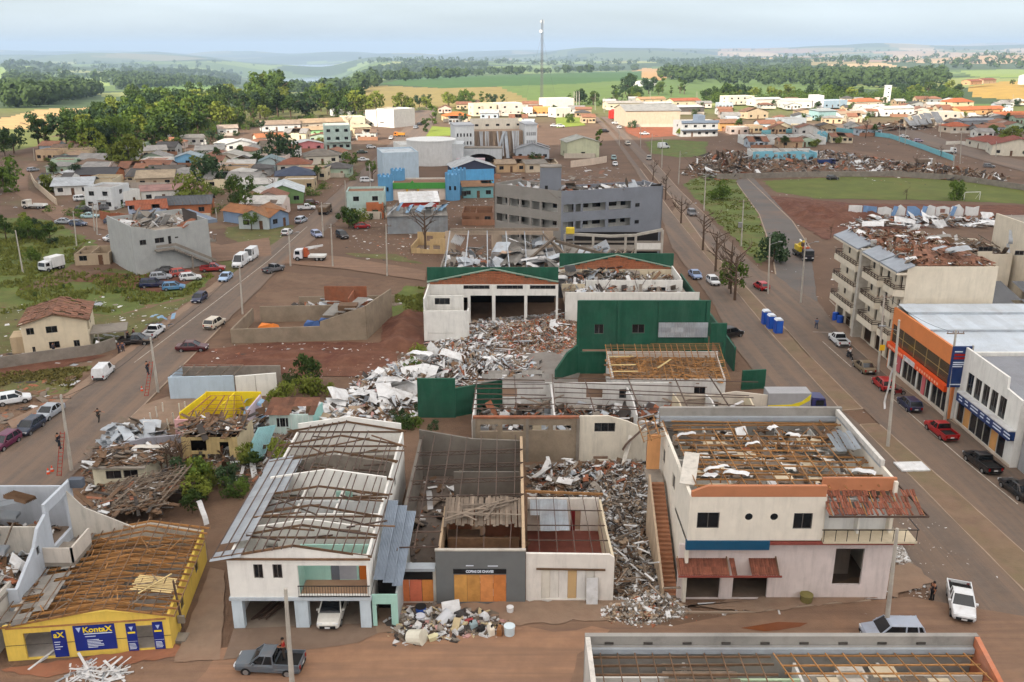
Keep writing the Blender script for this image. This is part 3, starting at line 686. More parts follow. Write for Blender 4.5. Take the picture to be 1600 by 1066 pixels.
def truck(u,v,head,rgb,label,body='box',Lb=4.2,bodyc=(206,206,202),scale=1.,name='truck'):
    c = P(u,v); t = thing(name,label,'truck',(c.x,c.y,0),R(head)); t.scale = (scale,)*3; pm = paint(rgb)
    m = MB(); m.prism([(0,.6),(1.75,.6),(1.8,1.3),(1.55,2.3),(.1,2.4),(0,2.3)],-1.0,1.0); m.build('cab',pm,t,(Lb/2,0,0))
    m = MB(); m.hexa([(1.76,-.88,1.4),(1.80,-.88,1.4),(1.80,.88,1.4),(1.76,.88,1.4),(1.57,-.82,2.18),(1.61,-.82,2.18),(1.61,.82,2.18),(1.57,.82,2.18)]); m.build('windscreen',C_GLASS,t,(Lb/2+.03,0,0))
    for s_ in (-1,1):
        MB().box(.5,1.45,-.01,.01,1.4,2.1).build('side_window',C_GLASS,t,(Lb/2,s_*1.01,0))
        MB().box(0,.04,-.2,.2,-.1,.1).build('headlight',M('lamp_glass'),t,(Lb/2+1.77,s_*.7,.85))
    MB().box(-Lb/2,Lb/2+1.5,-.45,.45,.5,.75).build('chassis',C_RUBBER,t)
    MB().box(Lb/2+1.7,Lb/2+1.9,-.98,.98,.45,.7).build('bumper',C_RUBBER,t)
    bm = wallmat(bodyc)
    if body == 'box': MB().box(-Lb/2,Lb/2-.15,-1.1,1.1,.8,3.0).build('cargo_box',bm,t)
    elif body == 'flat':
        MB().box(-Lb/2,Lb/2-.15,-1.12,1.12,.8,.95).build('deck',bm,t)
        for s_ in (-1,1): MB().box(-Lb/2,Lb/2-.15,s_*1.12-.03,s_*1.12+.03,.95,1.3).build('side_board',bm,t)
    elif body == 'tip':
        m = MB(); m.hexa([(-Lb/2,-1.1,.9),(Lb/2-.2,-1.1,.9),(Lb/2-.2,1.1,.9),(-Lb/2,1.1,.9),(-Lb/2-.2,-1.2,2.0),(Lb/2-.15,-1.2,2.2),(Lb/2-.15,1.2,2.2),(-Lb/2-.2,1.2,2.0)]); m.build('tipper_body',bm,t)
        MB().box(-Lb/2,Lb/2-.3,-1,1,2.0,2.25).build('load',C_WOODG,t)
    elif body == 'crane':
        MB().box(-Lb/2,Lb/2-1.2,-1.1,1.1,.8,1.2).build('deck',bm,t)
        MB().box(Lb/2-1.1,Lb/2-.2,-.6,.6,.8,2.6).build('crane_base',M('crane_orange',(168,84,52)),t)
        m = MB(); m.beam((Lb/2-.6,0,2.6),(-Lb/2+.4,.2,3.2),.3,.35).beam((-Lb/2+.4,.2,3.2),(Lb/2-.8,.3,2.3),.2,.25); m.build('crane_arm',C_WSHEET,t)
    for x in (Lb/2+1.0,-Lb/2+.7,-Lb/2+1.6):
        for s_ in (-1,1):
            w_ = MB().cyl((0,-.15,0),(0,.15,0),.48,n=12).build('wheel',C_RUBBER,t,(x,s_*.92,.48)); MB().cyl((0,-.16,0),(0,.16,0),.25,n=8).build('rim',C_RIM,w_)
    return t
# ------------------------------------------------------------------ posts, trees, debris, people
C_POLE = M('pole_concrete',(172,166,156),var=.2,scale=1,dirt=.4,dirtcol=(110,98,88))
def pole(u,v,ut,vt,label,arm=1,lamp=False,thick=.17,mat=None,group='utility poles'):
    c = P(u,v); h = HT(u,v,vt); d = c.y*cp-(h-HC)*sp; xt = (ut-CU)/F*d
    t = thing('utility_pole',label,'pole',c,0,group); lx = max(-1.2,min(1.2,xt-c.x)); mat = mat or C_POLE
    m = MB(); m.cyl((0,0,0),(lx,0,h),thick,thick*.6,8); m.build('post',mat,t)
    if arm:
        m = MB(); m.beam((lx-1,0,h-.4),(lx+1,0,h-.4),.1,.12); a = m.build('crossarm',C_WOODG,t)
        for x in (-.9,-.3,.3,.9): MB().cyl((lx+x,0,h-.34),(lx+x,0,h-.12),.05,.04,6).build('insulator',M('porcelain',(120,84,70),rough=.3),a)
    if lamp:
        s_ = 1 if lamp > 0 else -1
        m = MB(); m.beam((lx,0,h-1.2),(lx+s_*1.6,-.3,h-.6),.06,.06); a = m.build('lamp_arm',C_RIM,t)
        MB().box(-.35,.35,-.12,.12,-.05,.08).build('lamp_head',C_RIM,a,(lx+s_*1.8,-.32,h-.58))
    return t
def leafmat(key,rgb,var=.45): return M(key,rgb,rough=.8,var=var,scale=.55,rnd=.3,trans=.25,spec=.2)
def crown_mesh(name,mat,rx,rz,nl,nq,ls,seed,flat=0.):
    g = random.Random(seed); m = MB(); lobes = []
    for i in range(nl):
        a = g.uniform(0,6.283); r = rx*math.sqrt(g.random())*.8; z = g.uniform(-.65,.8)*rz*(1-.35*(r/rx))
        lobes.append((Vector((r*math.cos(a),r*math.sin(a),z)),g.uniform(.25,.48)*rx))
    for k in range(nq):
        c,lr = g.choice(lobes); d = Vector((g.gauss(0,1),g.gauss(0,1),g.gauss(.25,1))).normalized(); p = c+Vector((d.x*lr,d.y*lr,d.z*lr*.8))*g.uniform(.55,1.08)
        n = (d+Vector((g.gauss(0,.6),g.gauss(0,.6),g.gauss(.2,.6)))).normalized(); a = n.orthogonal().normalized(); b_ = n.cross(a); s_ = ls*g.uniform(.6,1.4); th = g.uniform(0,6.28)
        a,b_ = a*math.cos(th)+b_*math.sin(th),b_*math.cos(th)-a*math.sin(th)
        m.quad(p-a*s_-b_*s_*.5,p+a*s_*.2-b_*s_*.6,p+a*s_+b_*s_*.4,p-a*s_*.3+b_*s_*.7)
    return m.mesh(name,mat)
def trunk_mesh(name,h,r,nb,seed,mat,spread_=1.):
    g = random.Random(seed); m = MB(); lean = Vector((g.uniform(-.06,.06)*h,g.uniform(-.06,.06)*h,h)); m.cyl((0,0,-.1),lean*.55,r,r*.7,7,False); m.cyl(lean*.55,lean,r*.7,r*.2,6,False)
    def br(p,d,L_,r_,dep):
        q = p+d*L_; m.cyl(p,q,r_,r_*.5,5,False)
        if dep > 0:
            for _ in range(g.choice((2,3))): br(p+d*L_*g.uniform(.5,1),(d+Vector((g.gauss(0,.5),g.gauss(0,.5),g.gauss(.15,.4)))*spread_).normalized(),L_*g.uniform(.45,.7),r_*.5,dep-1)
    for i in range(nb):
        a = g.uniform(0,6.28); t_ = g.uniform(.35,.95); br(lean*t_,Vector((math.cos(a),math.sin(a),g.uniform(.3,1))).normalized(),h*g.uniform(.22,.4),r*.45,2 if nb > 5 else 1)
    return m.mesh(name,mat)
C_BARK = M('bark',(88,70,56),var=.3,scale=3,bump=.3)
LEAF = [leafmat('leaves_dark',(68,88,40)),leafmat('leaves_mid',(88,108,44)),leafmat('leaves_yellow',(122,132,54)),leafmat('leaves_blue',(64,84,54))]
TREE = {}
def tree_proto(kind):
    """crown of radius 1 and trunk of height 1, several variants"""
    if kind not in TREE:
        TREE[kind] = []
        for s_ in range(4):
            if kind == 'broad': c = [crown_mesh('crown',LEAF[s_],1,.95,14,900,.085,s_+10)]
            elif kind == 'bush': c = [crown_mesh('crown',LEAF[s_],1,.7,12,700,.075,s_+30)]
            elif kind == 'column': c = [crown_mesh('crown',LEAF[s_ % 2],.5,1.6,16,900,.07,s_+50)]
            elif kind == 'bare': c = [trunk_mesh('trunk',1,.035,9,s_+70,C_BARK,1.2)]
            if kind != 'bare': c.append(trunk_mesh('trunk',1,.04,5,s_+90,C_BARK))
            TREE[kind].append(c)
    return TREE[kind]
def tree(loc,h,r,kind,label,group='trees',var=None,name='tree'):
    c = random.choice(tree_proto(kind)) if var is None else tree_proto(kind)[var]
    t = thing(name,label,'tree' if name != 'bush' else 'bush',loc,rr(0,6.28),group)
    if kind == 'bare':
        o = obj('trunk',c[0],t); o.scale = (h,h,h); return t
    cz = max(r*.8,h-r*(1.0 if kind != 'column' else 1.5))
    if kind == 'bush': cz = r*.55
    o = obj('crown',c[0],t,(0,0,cz)); o.scale = (r,r,r*rr(.95,1.3))
    o = obj('trunk',c[1],t); hh = max(.5,cz+r*.3); o.scale = (hh*1.1,hh*1.1,hh)
    return t
def debris(name,label,cat,pts,n,hgt,mats,size=(.2,1.2),thin=(.03,.12),edge=.35,aspect=(.15,.8),z0=0.,seed=None,flat=.5,bowl=True,kind='stuff',parent=None,g=None):
    """heap of broken pieces over a polygon given in ground metres"""
    g = random.Random(seed if seed is not None else len(label)+n); m = MB(); xs = [p[0] for p in pts]; ys = [p[1] for p in pts]; cx,cy = sum(xs)/len(xs),sum(ys)/len(ys); k = 0; tries = 0
    rad = max(max(xs)-min(xs),max(ys)-min(ys))/2
    while k < n and tries < n*8:
        tries += 1; x,y = g.uniform(min(xs),max(xs)),g.uniform(min(ys),max(ys))
        if not inpoly(x,y,pts): continue
        k += 1; dd = 1.
        if bowl:                        # lower towards the rim
            q = min(((x-a[0])*(b_[1]-a[1])-(y-a[1])*(b_[0]-a[0]))/max(.01,math.hypot(b_[0]-a[0],b_[1]-a[1])) if False else _segd(x,y,a,b_) for a,b_ in zip(pts,pts[1:]+pts[:1])); dd = min(1,q/(rad*edge+.01))
        top = hgt*dd*(.55+.6*abs(noise.noise((x*.45,y*.45,2.1)))+.25*noise.noise((x*1.3,y*1.3,5))); z = z0+max(.03,top*(1-g.random()**2*.6))
        L_ = size[0]*.7*(size[1]*1.6/(size[0]*.7))**(g.random()**1.7); W_ = L_*g.uniform(*aspect); T_ = g.uniform(*thin); a = g.uniform(0,6.283); tl = g.gauss(0,flat)*(.35+.65*dd)
        ex = Vector((math.cos(a)*math.cos(tl),math.sin(a)*math.cos(tl),math.sin(tl))); ey = Vector((-math.sin(a),math.cos(a),g.gauss(0,flat*.6))).normalized(); ez = ex.cross(ey).normalized()
        ex *= L_/2; ey *= W_/2; ez *= T_/2; c = Vector((x,y,z+abs(ex.z)*.3))
        m.k = g.choices(range(len(mats)),[w_ for _,w_ in mats])[0]
        m.hexa([c-ex-ey-ez,c+ex-ey-ez,c+ex+ey-ez,c-ex+ey-ez,c-ex-ey+ez,c+ex-ey+ez,c+ex+ey+ez,c-ex+ey+ez])
    o = m.build(name,[q for q,_ in mats],parent)
    if parent is None: tag(o,label,cat)
    if kind: o['kind'] = kind
    return o
def _segd(x,y,a,b_):
    ax,ay = a[0],a[1]; bx,by = b_[0]-ax,b_[1]-ay; t_ = max(0,min(1,((x-ax)*bx+(y-ay)*by)/max(1e-6,bx*bx+by*by))); return math.hypot(x-ax-bx*t_,y-ay-by*t_)
def gp(px): return [(q.x,q.y) for q in (P(*p) for p in px)]
def sheets(px,n,label,group,mat,size=(1.5,3.5),hgt=1.,name='metal_sheet',kind='bent',cat='sheet',bend=.5,seed=5):
    g = random.Random(seed); pts = gp(px); xs = [p[0] for p in pts]; ys = [p[1] for p in pts]; k = 0; tries = 0
    while k < n and tries < n*50:
        tries += 1
        x,y = g.uniform(min(xs),max(xs)),g.uniform(min(ys),max(ys))
        if not inpoly(x,y,pts): continue
        k += 1; L_ = g.uniform(*size); a = g.uniform(0,6.28); z = g.uniform(.2,hgt+.2); d = Vector((math.cos(a),math.sin(a),g.gauss(0,.25)))*L_/2
        z = max(z,abs(d.z)+.1)
        o = piece(name,None,Vector((x,y,z))-d,Vector((x,y,z))+d,L_*g.uniform(.3,.5),.05 if kind in ('box','corr') else bend*g.uniform(.3,1),mat,kind,roll=g.gauss(0,.45)); tag(o,label,cat,group)
# ------------------------------------------------------------------ cloud that shades the near half of the town, high up and behind the camera
def cloud():
    off = sdir/sdir.z*320; m = MB(); nx,ny = 60,40
    def pt(i,j,top):
        x = -1000+2100*i/nx; e = 392+max(0,x)*.5+30*noise.noise((x/90,0,5))+14*noise.noise((x/35,0,2)); y = -520+(e+520)*j/ny; ed = min(1,min(i,nx-i,j*1.5,(ny-j)*1.5)/5)
        k = noise.noise((x/160,y/160,3))*.6+noise.noise((x/60,y/60,9))*.4
        return Vector((x,y,(1 if top else -.35)*(6+30*(.6+k))*math.sqrt(ed)))+off
    for top in (0,1):
        n0 = len(m.v); m.v += [tuple(pt(i,j,top)) for j in range(ny+1) for i in range(nx+1)]
        for j in range(ny):
            for i in range(nx): q = n0+j*(nx+1)+i; f = (q,q+1,q+nx+2,q+nx+1); m.f.append(f if top else f[::-1]); m.m.append(0)
    tag(m.build('cloud',M('cloud_white',(248,248,250),var=.02,trans=.9,rough=1,spec=0),smooth=True),'broad low cloud drifting over the near half of the town','cloud',kind='stuff')
cloud()
# ------------------------------------------------------------------ houses of the left quarter
W1,W2,CR,GY = (214,213,208),(200,203,204),(204,190,166),(150,150,148)
FC,FB,TC,OR,DK,BL = (126,122,118),(118,104,92),(132,82,60),(172,96,52),(72,70,72),(64,72,92)
H = house
def canopy(x0,x1,y0,y1,z,mat=None,posts=True):
    def f(t,W_,D,h):
        a = MB().box(x0,x1,y0,y1,z,z+.08).build('canopy',mat or C_FIB,t)
        if posts:
            for x in (x0+.1,x1-.1): MB().box(x-.06,x+.06,y0+.05,y0+.17,0,z).build('canopy_post',C_POLE,t)
    return f
H('white two storey modern block with flat roof beside the red brick yard walls',(136,328),(178,329),9,5.6,W2,'flat',(150,146,142),n=2,floors=2,parts=canopy(4,6,-1.4,0,2.7,posts=False))
H('low white flat roofed wing joined to the right of the white modern block',(179,327),(221,318),10,3.6,W1,'flat',(160,160,158),n=1,sides=0)
H('white house with wide pale grey metal roof left of the modern block',(86,306),(143,304),11,3,W1,'gx',(176,180,184),1.5,n=2,over=.9)
H('small house with white metal porch roof behind the wide grey roofed house',(76,290),(116,290),8,2.8,CR,'gy',(200,202,204),1.2,n=1)
H('orange brick house with dark panelled roof near the big dark tree',(118,288),(180,287),11,3,(160,100,66),'gx',DK,1.5,n=2)
H('pale mint house with tan twin roofs at the bend of the upper street',(82,260),(128,260),10,3,(178,200,192),'gy',(160,132,106),1.6,n=1)
H('light blue house with pale grey gable roof left of the valley trees',(273,261),(315,260),9,3.2,(122,172,206),'gy',(150,162,168),1.5,n=1,door=None)
H('cream house with pale curved gable right of the light blue house',(334,257),(378,257),10,3,(206,198,184),'gy',(176,172,164),1.3,n=2,door=None)
H('white house with broad grey roof behind the light blue house',(306,247),(350,246),9,3,W1,'gx',(160,156,150),1.4)
H('white house with two pale gables above the cream house',(354,237),(400,236),9,3,W1,'gy',(184,184,182),1.5)
H('long low white hall by the forest edge',(260,227),(322,226),11,3,W1,'gx',(186,178,168),1.0,n=4)
H('white house topmost at the forest edge with lit front',(342,212),(372,211),8,3.4,W1,'gx',(168,150,136),1.3)
H('grey roofed house under the round tree on the upper slope',(222,248),(262,246),9,3,CR,'gx',(166,160,154),1.4)
H('house with wide beige ribbed roof in the middle of the left quarter',(214,294),(272,292),12,3,(170,152,130),'gx',(168,150,126),1.6,n=2)
H('dark brown roofed house behind the wide beige roof',(232,281),(286,280),9,2.8,(150,138,124),'gx',(96,88,80),1.3)
H('small shed with orange tilted roof below the light blue house',(290,283),(320,281),5,2.4,(170,140,110),'shed',(196,140,84),.8,n=1)
H('long white workshop with red edged metal roof',(222,317),(314,312),10,3.2,W1,'gx',(156,120,112),.9,n=3,door=1)
H('terracotta roofed house with blue and white wall behind the grey stair building',(203,347),(262,343),9,3,(158,170,190),'gx',(150,84,56),1.5,miss=.12)
H('dark metal roofed house with orange brick gable behind the grey stair building',(244,339),(330,336),9,3,(166,104,70),'gx',(86,88,92),1.5,miss=.08)
H('pale house with brown gable roof beside the bend of the left street',(374,358),(420,359),11,3,(176,184,186),'gy',(146,104,70),1.6,n=1)
H('long shop with blue wall and brown roof next to the pale gabled house',(424,358),(452,352),17,3,(120,140,166),'gy',(150,100,62),1.2,n=1)
H('green gabled house with white metal roof along the left street',(412,320),(474,318),12,3.2,(112,142,92),'gy',(190,196,198),2,n=2)
H('house with dark blue hipped roof below the terracotta one',(432,291),(492,289),11,3.2,(150,130,108),'hip',BL,2.2,n=3)
H('long terracotta hipped house behind the dark blue roof',(434,271),(486,270),9,3,(196,190,178),'hip',TC,1.8)
H('house with teal grey ribbed roof at the left end of its row',(402,269),(444,268),10,3.2,(176,190,190),'gy',(122,140,144),1.7)
H('grey tiled hip house with pale wall near the street corner',(478,258),(530,256),10,3.2,(206,200,184),'hip',(124,116,106),2,n=2)
H('pink house with white awning roof beside the mint three storey block',(460,238),(506,236),9,3.2,(206,132,132),'gy',(200,200,198),1.2)
H('cream house with dark brown tiled roof left of the pink house',(411,242),(456,240),10,3.2,(204,192,160),'gx',(112,100,86),1.8)
H('three storey mint grey block with flat roof and balconies',(508,235),(549,234),12,9.6,(172,190,182),'flat',(180,176,170),n=3,floors=3,door=0,parts=canopy(1,12,-1.2,0,3.2,posts=False))
H('long white house with brown tiled roof at the head of the left row',(410,206),(470,204),10,3.4,W1,'gx',(150,130,112),1.7,n=3)
H('white house with tan tiled roof next in the same row',(472,203),(538,200),10,3.4,(208,196,174),'gx',(166,142,114),1.7,n=3)
H('light green house squeezed between the row and the three storey block',(476,214),(508,213),8,3.2,(150,200,140),'gx',(176,150,120),1.2)
H('big plain white cube shaped hall at the top of the left street',(590,198),(616,200),16,9,(214,210,202),'flat',(196,190,180),n=0,door=None,sides=0,parts=canopy(2,5,-.8,0,2.6,posts=False))
H('white hall with stepped side left of the big white cube',(572,197),(589,198),14,8,(208,204,196),'flat',(196,190,180),n=1,door=None)
H('long cream building between the tiled row and the white cube',(538,200),(571,199),13,5,(214,202,176),'flat',(190,186,178),n=2)
H('white roofed shed at the forest edge behind the tiled row',(520,182),(558,181),10,3.5,W1,'gx',(204,202,196),.8)
H('terracotta roofed cottage lit by the sun left of the green lawn',(402,226),(446,224),9,3,(208,196,180),'gx',(170,108,70),1.3)
H('small cream house with garden wall near the turquoise tarpaulin',(552,213),(580,212),9,4,(214,196,160),'shed',(196,180,150),.8)
H('pale mint two storey house with brown flat roof by the blue round towers',(543,339),(602,338),8,6,(168,190,184),'flat',(128,92,68),n=2,floors=2,doorc=(80,80,84))
H('small orange brick annex stuck to the mint two storey house',(574,342),(600,341),3,3.2,(170,100,64),'flat',(150,110,84),n=1,door=None,sides=0)
H('pale blue box shaped hall behind the round towers',(599,283),(655,281),16,8.5,(172,188,200),'flat',(176,184,190),n=1,door=None,sides=0)
H('low white hall with dark strip window left of the white drum',(627,254),(652,253),14,6,W1,'flat',(188,188,186),n=1,door=None)
H('dark gabled hall with white fascia behind the light blue wall',(708,278),(774,276),12,3.2,(62,66,84),'gy',(176,178,180),2.4,n=2)
H('teal walled ruined house with brown roof left of the grey apartment block',(724,310),(771,309),8,3.4,(112,158,160),'gx',(134,100,72),1,n=2,miss=.2)
H('wrecked brown timber house left of the grey apartment block',(722,352),(770,352),10,3,(132,96,74),'open',(134,96,64),.9,n=2,miss=.4)
H('grey blue arched hall with torn front left of the olive gabled house',(806,250),(858,250),10,4.2,(166,172,178),'gy',(150,152,156),2,n=3,miss=.2)
H('white and olive gabled house beside the avenue',(886,247),(936,246),12,6,(188,190,160),'gy',(164,164,156),1.8,n=1,door=None,floors=1)
H('low cream house with torn metal roof behind the grey apartment block',(822,270),(872,268),8,3,(196,180,156),'gx',(130,122,112),.9,miss=.25)
H('tan roofed bungalow wreck between the dark hall and the cream house',(776,270),(822,269),8,3,(190,160,124),'gx',(150,130,108),1,miss=.2)
# garden walls and the pale wall along the avenue
def lowwall(name,label,px,h,mat,th=.2,cat='wall'):
    pts = [P(*p) for p in px]; o = pts[0]; t = thing(name,label,cat,o,0)
    for a,b in zip(pts,pts[1:]): wall(t,(a.x-o.x,a.y-o.y),(b.x-o.x,b.y-o.y),h,mat,(),th,name='wall_section')
    return t
lowwall('garden_wall','pale pink garden wall along the avenue behind the grey block',[(892,262),(925,258),(948,254)],2.4,wallmat((202,184,166)))
lowwall('brick_wall','red brick yard wall beside the parked cars left',[(157,343),(175,347),(188,346)],2.2,C_BRICK)
lowwall('brick_wall','red brick yard wall right of the gap beside the blue car',[(188,348),(206,350)],2.4,C_BRICK)
lowwall('blue_wall','bright light blue long wall right of the round towers',[(700,291),(772,289)],5,wallmat((92,160,206)),.25)
lowwall('turquoise_wall','long turquoise and blue school wall following the side street',[(1190,210),(1300,205),(1390,216),(1440,233),(1490,252)],2.,wallmat((120,180,190)),.2)
lowwall('cream_wall','cream boundary wall left of the street going up to the forest',[(90,322),(56,292),(50,280)],2,wallmat((190,172,150)))
lowwall('retaining_wall','grey stone retaining wall behind the football pitch',[(1120,281),(1250,277),(1400,276),(1500,283),(1640,304)],1.8,C_CONC,.3)
lowwall('garden_wall','white garden wall in front of the red roofed villa',[(1478,227),(1500,226),(1600,243)],1.6,wallmat((206,200,190)))
lowwall('concrete_wall','dark roadside wall along the upper lawn by the round white drum',[(630,233),(672,230),(708,236)],3.,wallmat((96,104,116)))
# kindergarten with blue round towers
def castle():
    o,a,W_ = fr(600,313,712,312); t = thing('kindergarten','castle shaped kindergarten with four light blue round towers and green band','building',o,a)
    bm = wallmat((92,146,184)); pm = wallmat((206,190,176)); gm = wallmat((72,142,66)); ym = wallmat((206,160,60))
    wall(t,(2,0),(W_-2,0),4.2,pm,[(3,4.6,1,2.4),(7,9.4,.02,2.6,'hole'),(12,13.6,1,2.4),(16.5,18,1,2.4),(20,21.5,1,2.4)])
    MB().box(2.2,W_-2.2,-.25,-.003,3.2,4.9).build('green_band',gm,t)
    MB().prism([(6.2,3.2),(10.2,3.2),(8.2,5.6)],-.5,-.26).build('entrance_gable',gm,t); MB().box(6.4,6.9,-.45,-.05,0,3.1).build('entrance_post',ym,t); MB().box(9.5,10,-.45,-.05,0,3.1).build('entrance_post',ym,t)
    wall(t,(2,12),(W_-2,12),4.6,wallmat((206,200,190)),()); wall(t,(W_-2,.2),(W_-2,12),4.2,pm,()); wall(t,(2.2,12),(2.2,.2),4.2,pm,())
    MB().box(2.4,W_-2.2,.2,11.9,4.0,4.15).build('roof',M('flat_brown',(116,84,62),var=.35,scale=.4,dirt=.6),t)
    for x,y,h in ((.6,0,6.8),(W_-.8,0,7.2),(3.4,11,7),(W_+1,9.5,7.2)):
        m = MB(); m.cyl((x,y,0),(x,y,h),2.1,n=20); w_ = m.build('tower',bm,t)
        for k in range(10):
            a_ = k*.628; m = MB(); m.box(-.3,.3,-.12,.12,0,.5); m.build('battlement',bm,w_,(x+1.98*math.cos(a_),y+1.98*math.sin(a_),h),(0,0,a_+1.57))
        for dx in (-.7,.7): MB().box(x+dx-.28,x+dx+.28,y-2.12,y-1.75,h*.42,h*.42+1.1).build('window',C_GLASS,w_)
castle()
# big drum
c = P(670,262); t = thing('round_hall','large plain white drum shaped hall with low white annex','building',c)
MB().cyl((0,12,0),(0,12,8.6),9.0,n=40).build('drum',wallmat((200,200,198)),t); MB().cyl((0,12,8.6),(0,12,9.0),9.2,9.2,40).build('rim',wallmat((210,210,208)),t)
MB().box(7,12,8,20,0,7.5).build('annex',wallmat((188,192,194)),t); MB().box(-14,-7.5,6,16,0,5).build('annex',wallmat((196,198,198)),t)
MB().box(9.5,20,6,9,0,2.4).build('yard_wall',wallmat((190,170,176)),t)
# civic building with torn curtain front and arched gate in front of it
def civic():
    o,a,W_ = fr(711,250,839,247); t = thing('civic_building','tall white civic building with its middle front torn into hanging strips','building',o,a); wm = wallmat((204,206,206)); x1 = W_*.235
    ops = [(.9+k*1.25,1.5+k*1.25,z,z+1.3) for z in (5.6,8.6) for k in range(5)]
    for q in (0,W_-x1*.62):
        w_ = x1 if q == 0 else x1*.62; k = [(o_[0]*w_/x1,o_[1]*w_/x1,o_[2],o_[3]) for o_ in ops]
        wall(t,(q,0),(q+w_,0),12.6,wm,k,sub=False); wall(t,(q+w_,.18),(q+w_,12),12.6,wm,()); wall(t,(q,12),(q,.18),12.6,wm,()); wall(t,(q+w_,12.18),(q,12.18),12.6,wm,())
        MB().box(q-.2,q+w_+.2,-.2,12.3,12.6,13.1).build('cornice',wallmat((170,172,176)),t)
    xa,xb = x1+.2,W_-x1*.62-.2
    MB().box(xa,xb,4,12,0,10.2).build('hall_block',wallmat((150,128,108)),t)
    wall(t,(xa,12.2),(xb,12.2),14.4,wallmat((214,206,190)),[(2+k*4.2,3.4+k*4.2,11.4,12.2) for k in range(5)],sub=False)
    n = 26
    for k in range(n):
        x = xa+(xb-xa)*(k+.5)/n; lean = rr(-.5,.5); m = wallmat(random.choice([(176,176,178),(150,130,110),(190,192,194),(128,112,98)]))
        piece('torn_panel',t,(x,3.6,10.2),(x+lean,rr(1.2,3),rr(0,3)),(xb-xa)/n*.8,.25,m,'bent')
    piece('torn_panel',t,(xa+12,3.2,10),(xa+8.5,.2,.2),1.1,.4,C_ZINC,'bent'); piece('torn_panel',t,(xa+12.6,3.2,10),(xa+13,.2,.2),1.3,.4,C_ZINC,'bent')
    o,a,W_ = fr(720,254,784,254); t = thing('arched_gate','low white hall with one wide flat arch below the civic building','building',o,a); m = MB(); N_ = 14
    for k in range(N_):
        x0,x2 = 1.5+(W_-3)*k/N_,1.5+(W_-3)*(k+1)/N_; f = lambda x: 3.2*math.sqrt(max(0,1-((x-W_/2)/(W_/2-1.5))**2))+.02
        m.hexa([(x0,0,f(x0)),(x2,0,f(x2)),(x2,5,f(x2)),(x0,5,f(x0)),(x0,0,5.2),(x2,0,5.2),(x2,5,5.2),(x0,5,5.2)])
    m.box(0,1.5,0,5,0,5.2).box(W_-1.5,W_,0,5,0,5.2); m.build('arch',wallmat((186,190,192)),t); MB().box(1.6,W_-1.6,4.9,5.2,0,3.3).build('glazing',C_GLASS,t)
    MB().box(-.2,W_+.2,-.2,5.2,5.2,5.5).build('roof_slab',C_CONC,t)
civic()
# ------------------------------------------------------------------ houses across the avenue and the sunlit far rows
H('large beige warehouse with grey gable roof above the red earth bank',(977,198),(1062,197),26,8.2,(186,172,150),'gx',(150,148,144),2.6,n=0,door=None,sides=0)
def villa(t,W_,D,h):
    MB().box(-.3,W_+.3,-1.6,.1,3.1,3.4).build('balcony',wallmat((120,132,146)),t); MB().box(W_*.42,W_*.62,-.4,6,h,h+3.4).build('stair_tower',wallmat((112,124,140)),t); MB().box(-.2,W_+.2,-.6,0,h-.2,h+1).build('parapet',wallmat((112,124,140)),t)
H('grey two storey villa with dark blue parapet and balcony beside the warehouse',(1064,214),(1121,213),12,6.6,(176,176,174),'flat',(150,150,150),n=4,floors=2,parts=villa)
H('orange walled house with brown roof right of the grey villa',(1124,205),(1156,204),10,4,(196,150,96),'gx',(138,102,78),1.5,miss=.15)
H('grey flat roofed house left of the light turquoise shop',(1202,200),(1222,200),9,4,(152,156,156),'flat',(132,124,116),n=2)
H('grey house with three dark openings on the shaded street',(1224,201),(1259,200),9,4.6,(160,166,170),'flat',(120,110,104),n=3,door=None)
H('light turquoise shop with grey roof among wrecked houses',(1278,188),(1308,187),9,5,(146,176,176),'shed',(156,162,162),.8)
H('white cottage with tan roof right of the turquoise shop',(1313,188),(1352,187),9,3.4,W1,'gx',(166,142,118),1.4)
H('wide white house with pale round roof in the sunlit row',(1380,182),(1427,181),11,4.6,W1,'gx',(208,200,186),1.2,n=4)
H('pale roofed house left of the wide white house',(1350,178),(1378,178),9,3.4,W1,'gx',(196,192,186),1.2)
H('store with purple and white front and tall white block',(1270,169),(1286,169),12,8,(208,204,210),'flat',(200,200,200),n=1,door=None)
H('long store with white roof and teal band right of the tall white block',(1287,169),(1323,168),12,4.6,(150,168,184),'flat',(206,206,206),n=3)
H('white storage hall left of the purple fronted store',(1222,169),(1268,169),14,5,(214,208,200),'gx',(214,210,204),1,n=3)
H('house with bright orange hipped roof left of the white water tower',(1338,167),(1378,166),12,3.4,(206,190,170),'hip',(178,106,66),2.2)
H('white house in front of the orange hipped roof',(1360,175),(1385,174),8,3.4,W1,'gx',(196,194,188),1)
H('white two storey house right of the collapsed dark barn',(1454,196),(1498,195),12,6.4,(196,186,170),'flat',(176,168,160),n=3,floors=2)
H('white villa with big red tiled roof at the right edge',(1548,243),(1632,246),16,4.2,(206,198,180),'gy',(130,66,50),2.6,n=3)
H('small red tiled wing left of the villa at the right edge',(1508,228),(1548,236),12,3.2,(202,194,178),'hip',(136,70,52),2)
H('orange roofed house behind white garden wall',(1486,208),(1516,207),9,3.2,(206,190,170),'hip',(176,92,56),1.8)
H('house with two tier orange roof in the sun right of the water tower',(1487,173),(1520,172),11,5.6,(214,196,160),'hip',(180,96,56),2.2,floors=2)
H('long orange roofed terrace in the sun at the right',(1500,180),(1570,178),10,3.2,(206,160,110),'gx',(180,104,62),1.6,n=4)
H('orange roofed house lowest of the right sunlit group',(1560,190),(1640,188),11,3.2,(212,196,168),'gx',(184,108,66),1.8,n=4)
H('white roofed shed below the orange terrace',(1500,190),(1534,189),9,3.2,W1,'gy',(204,202,198),1.3)
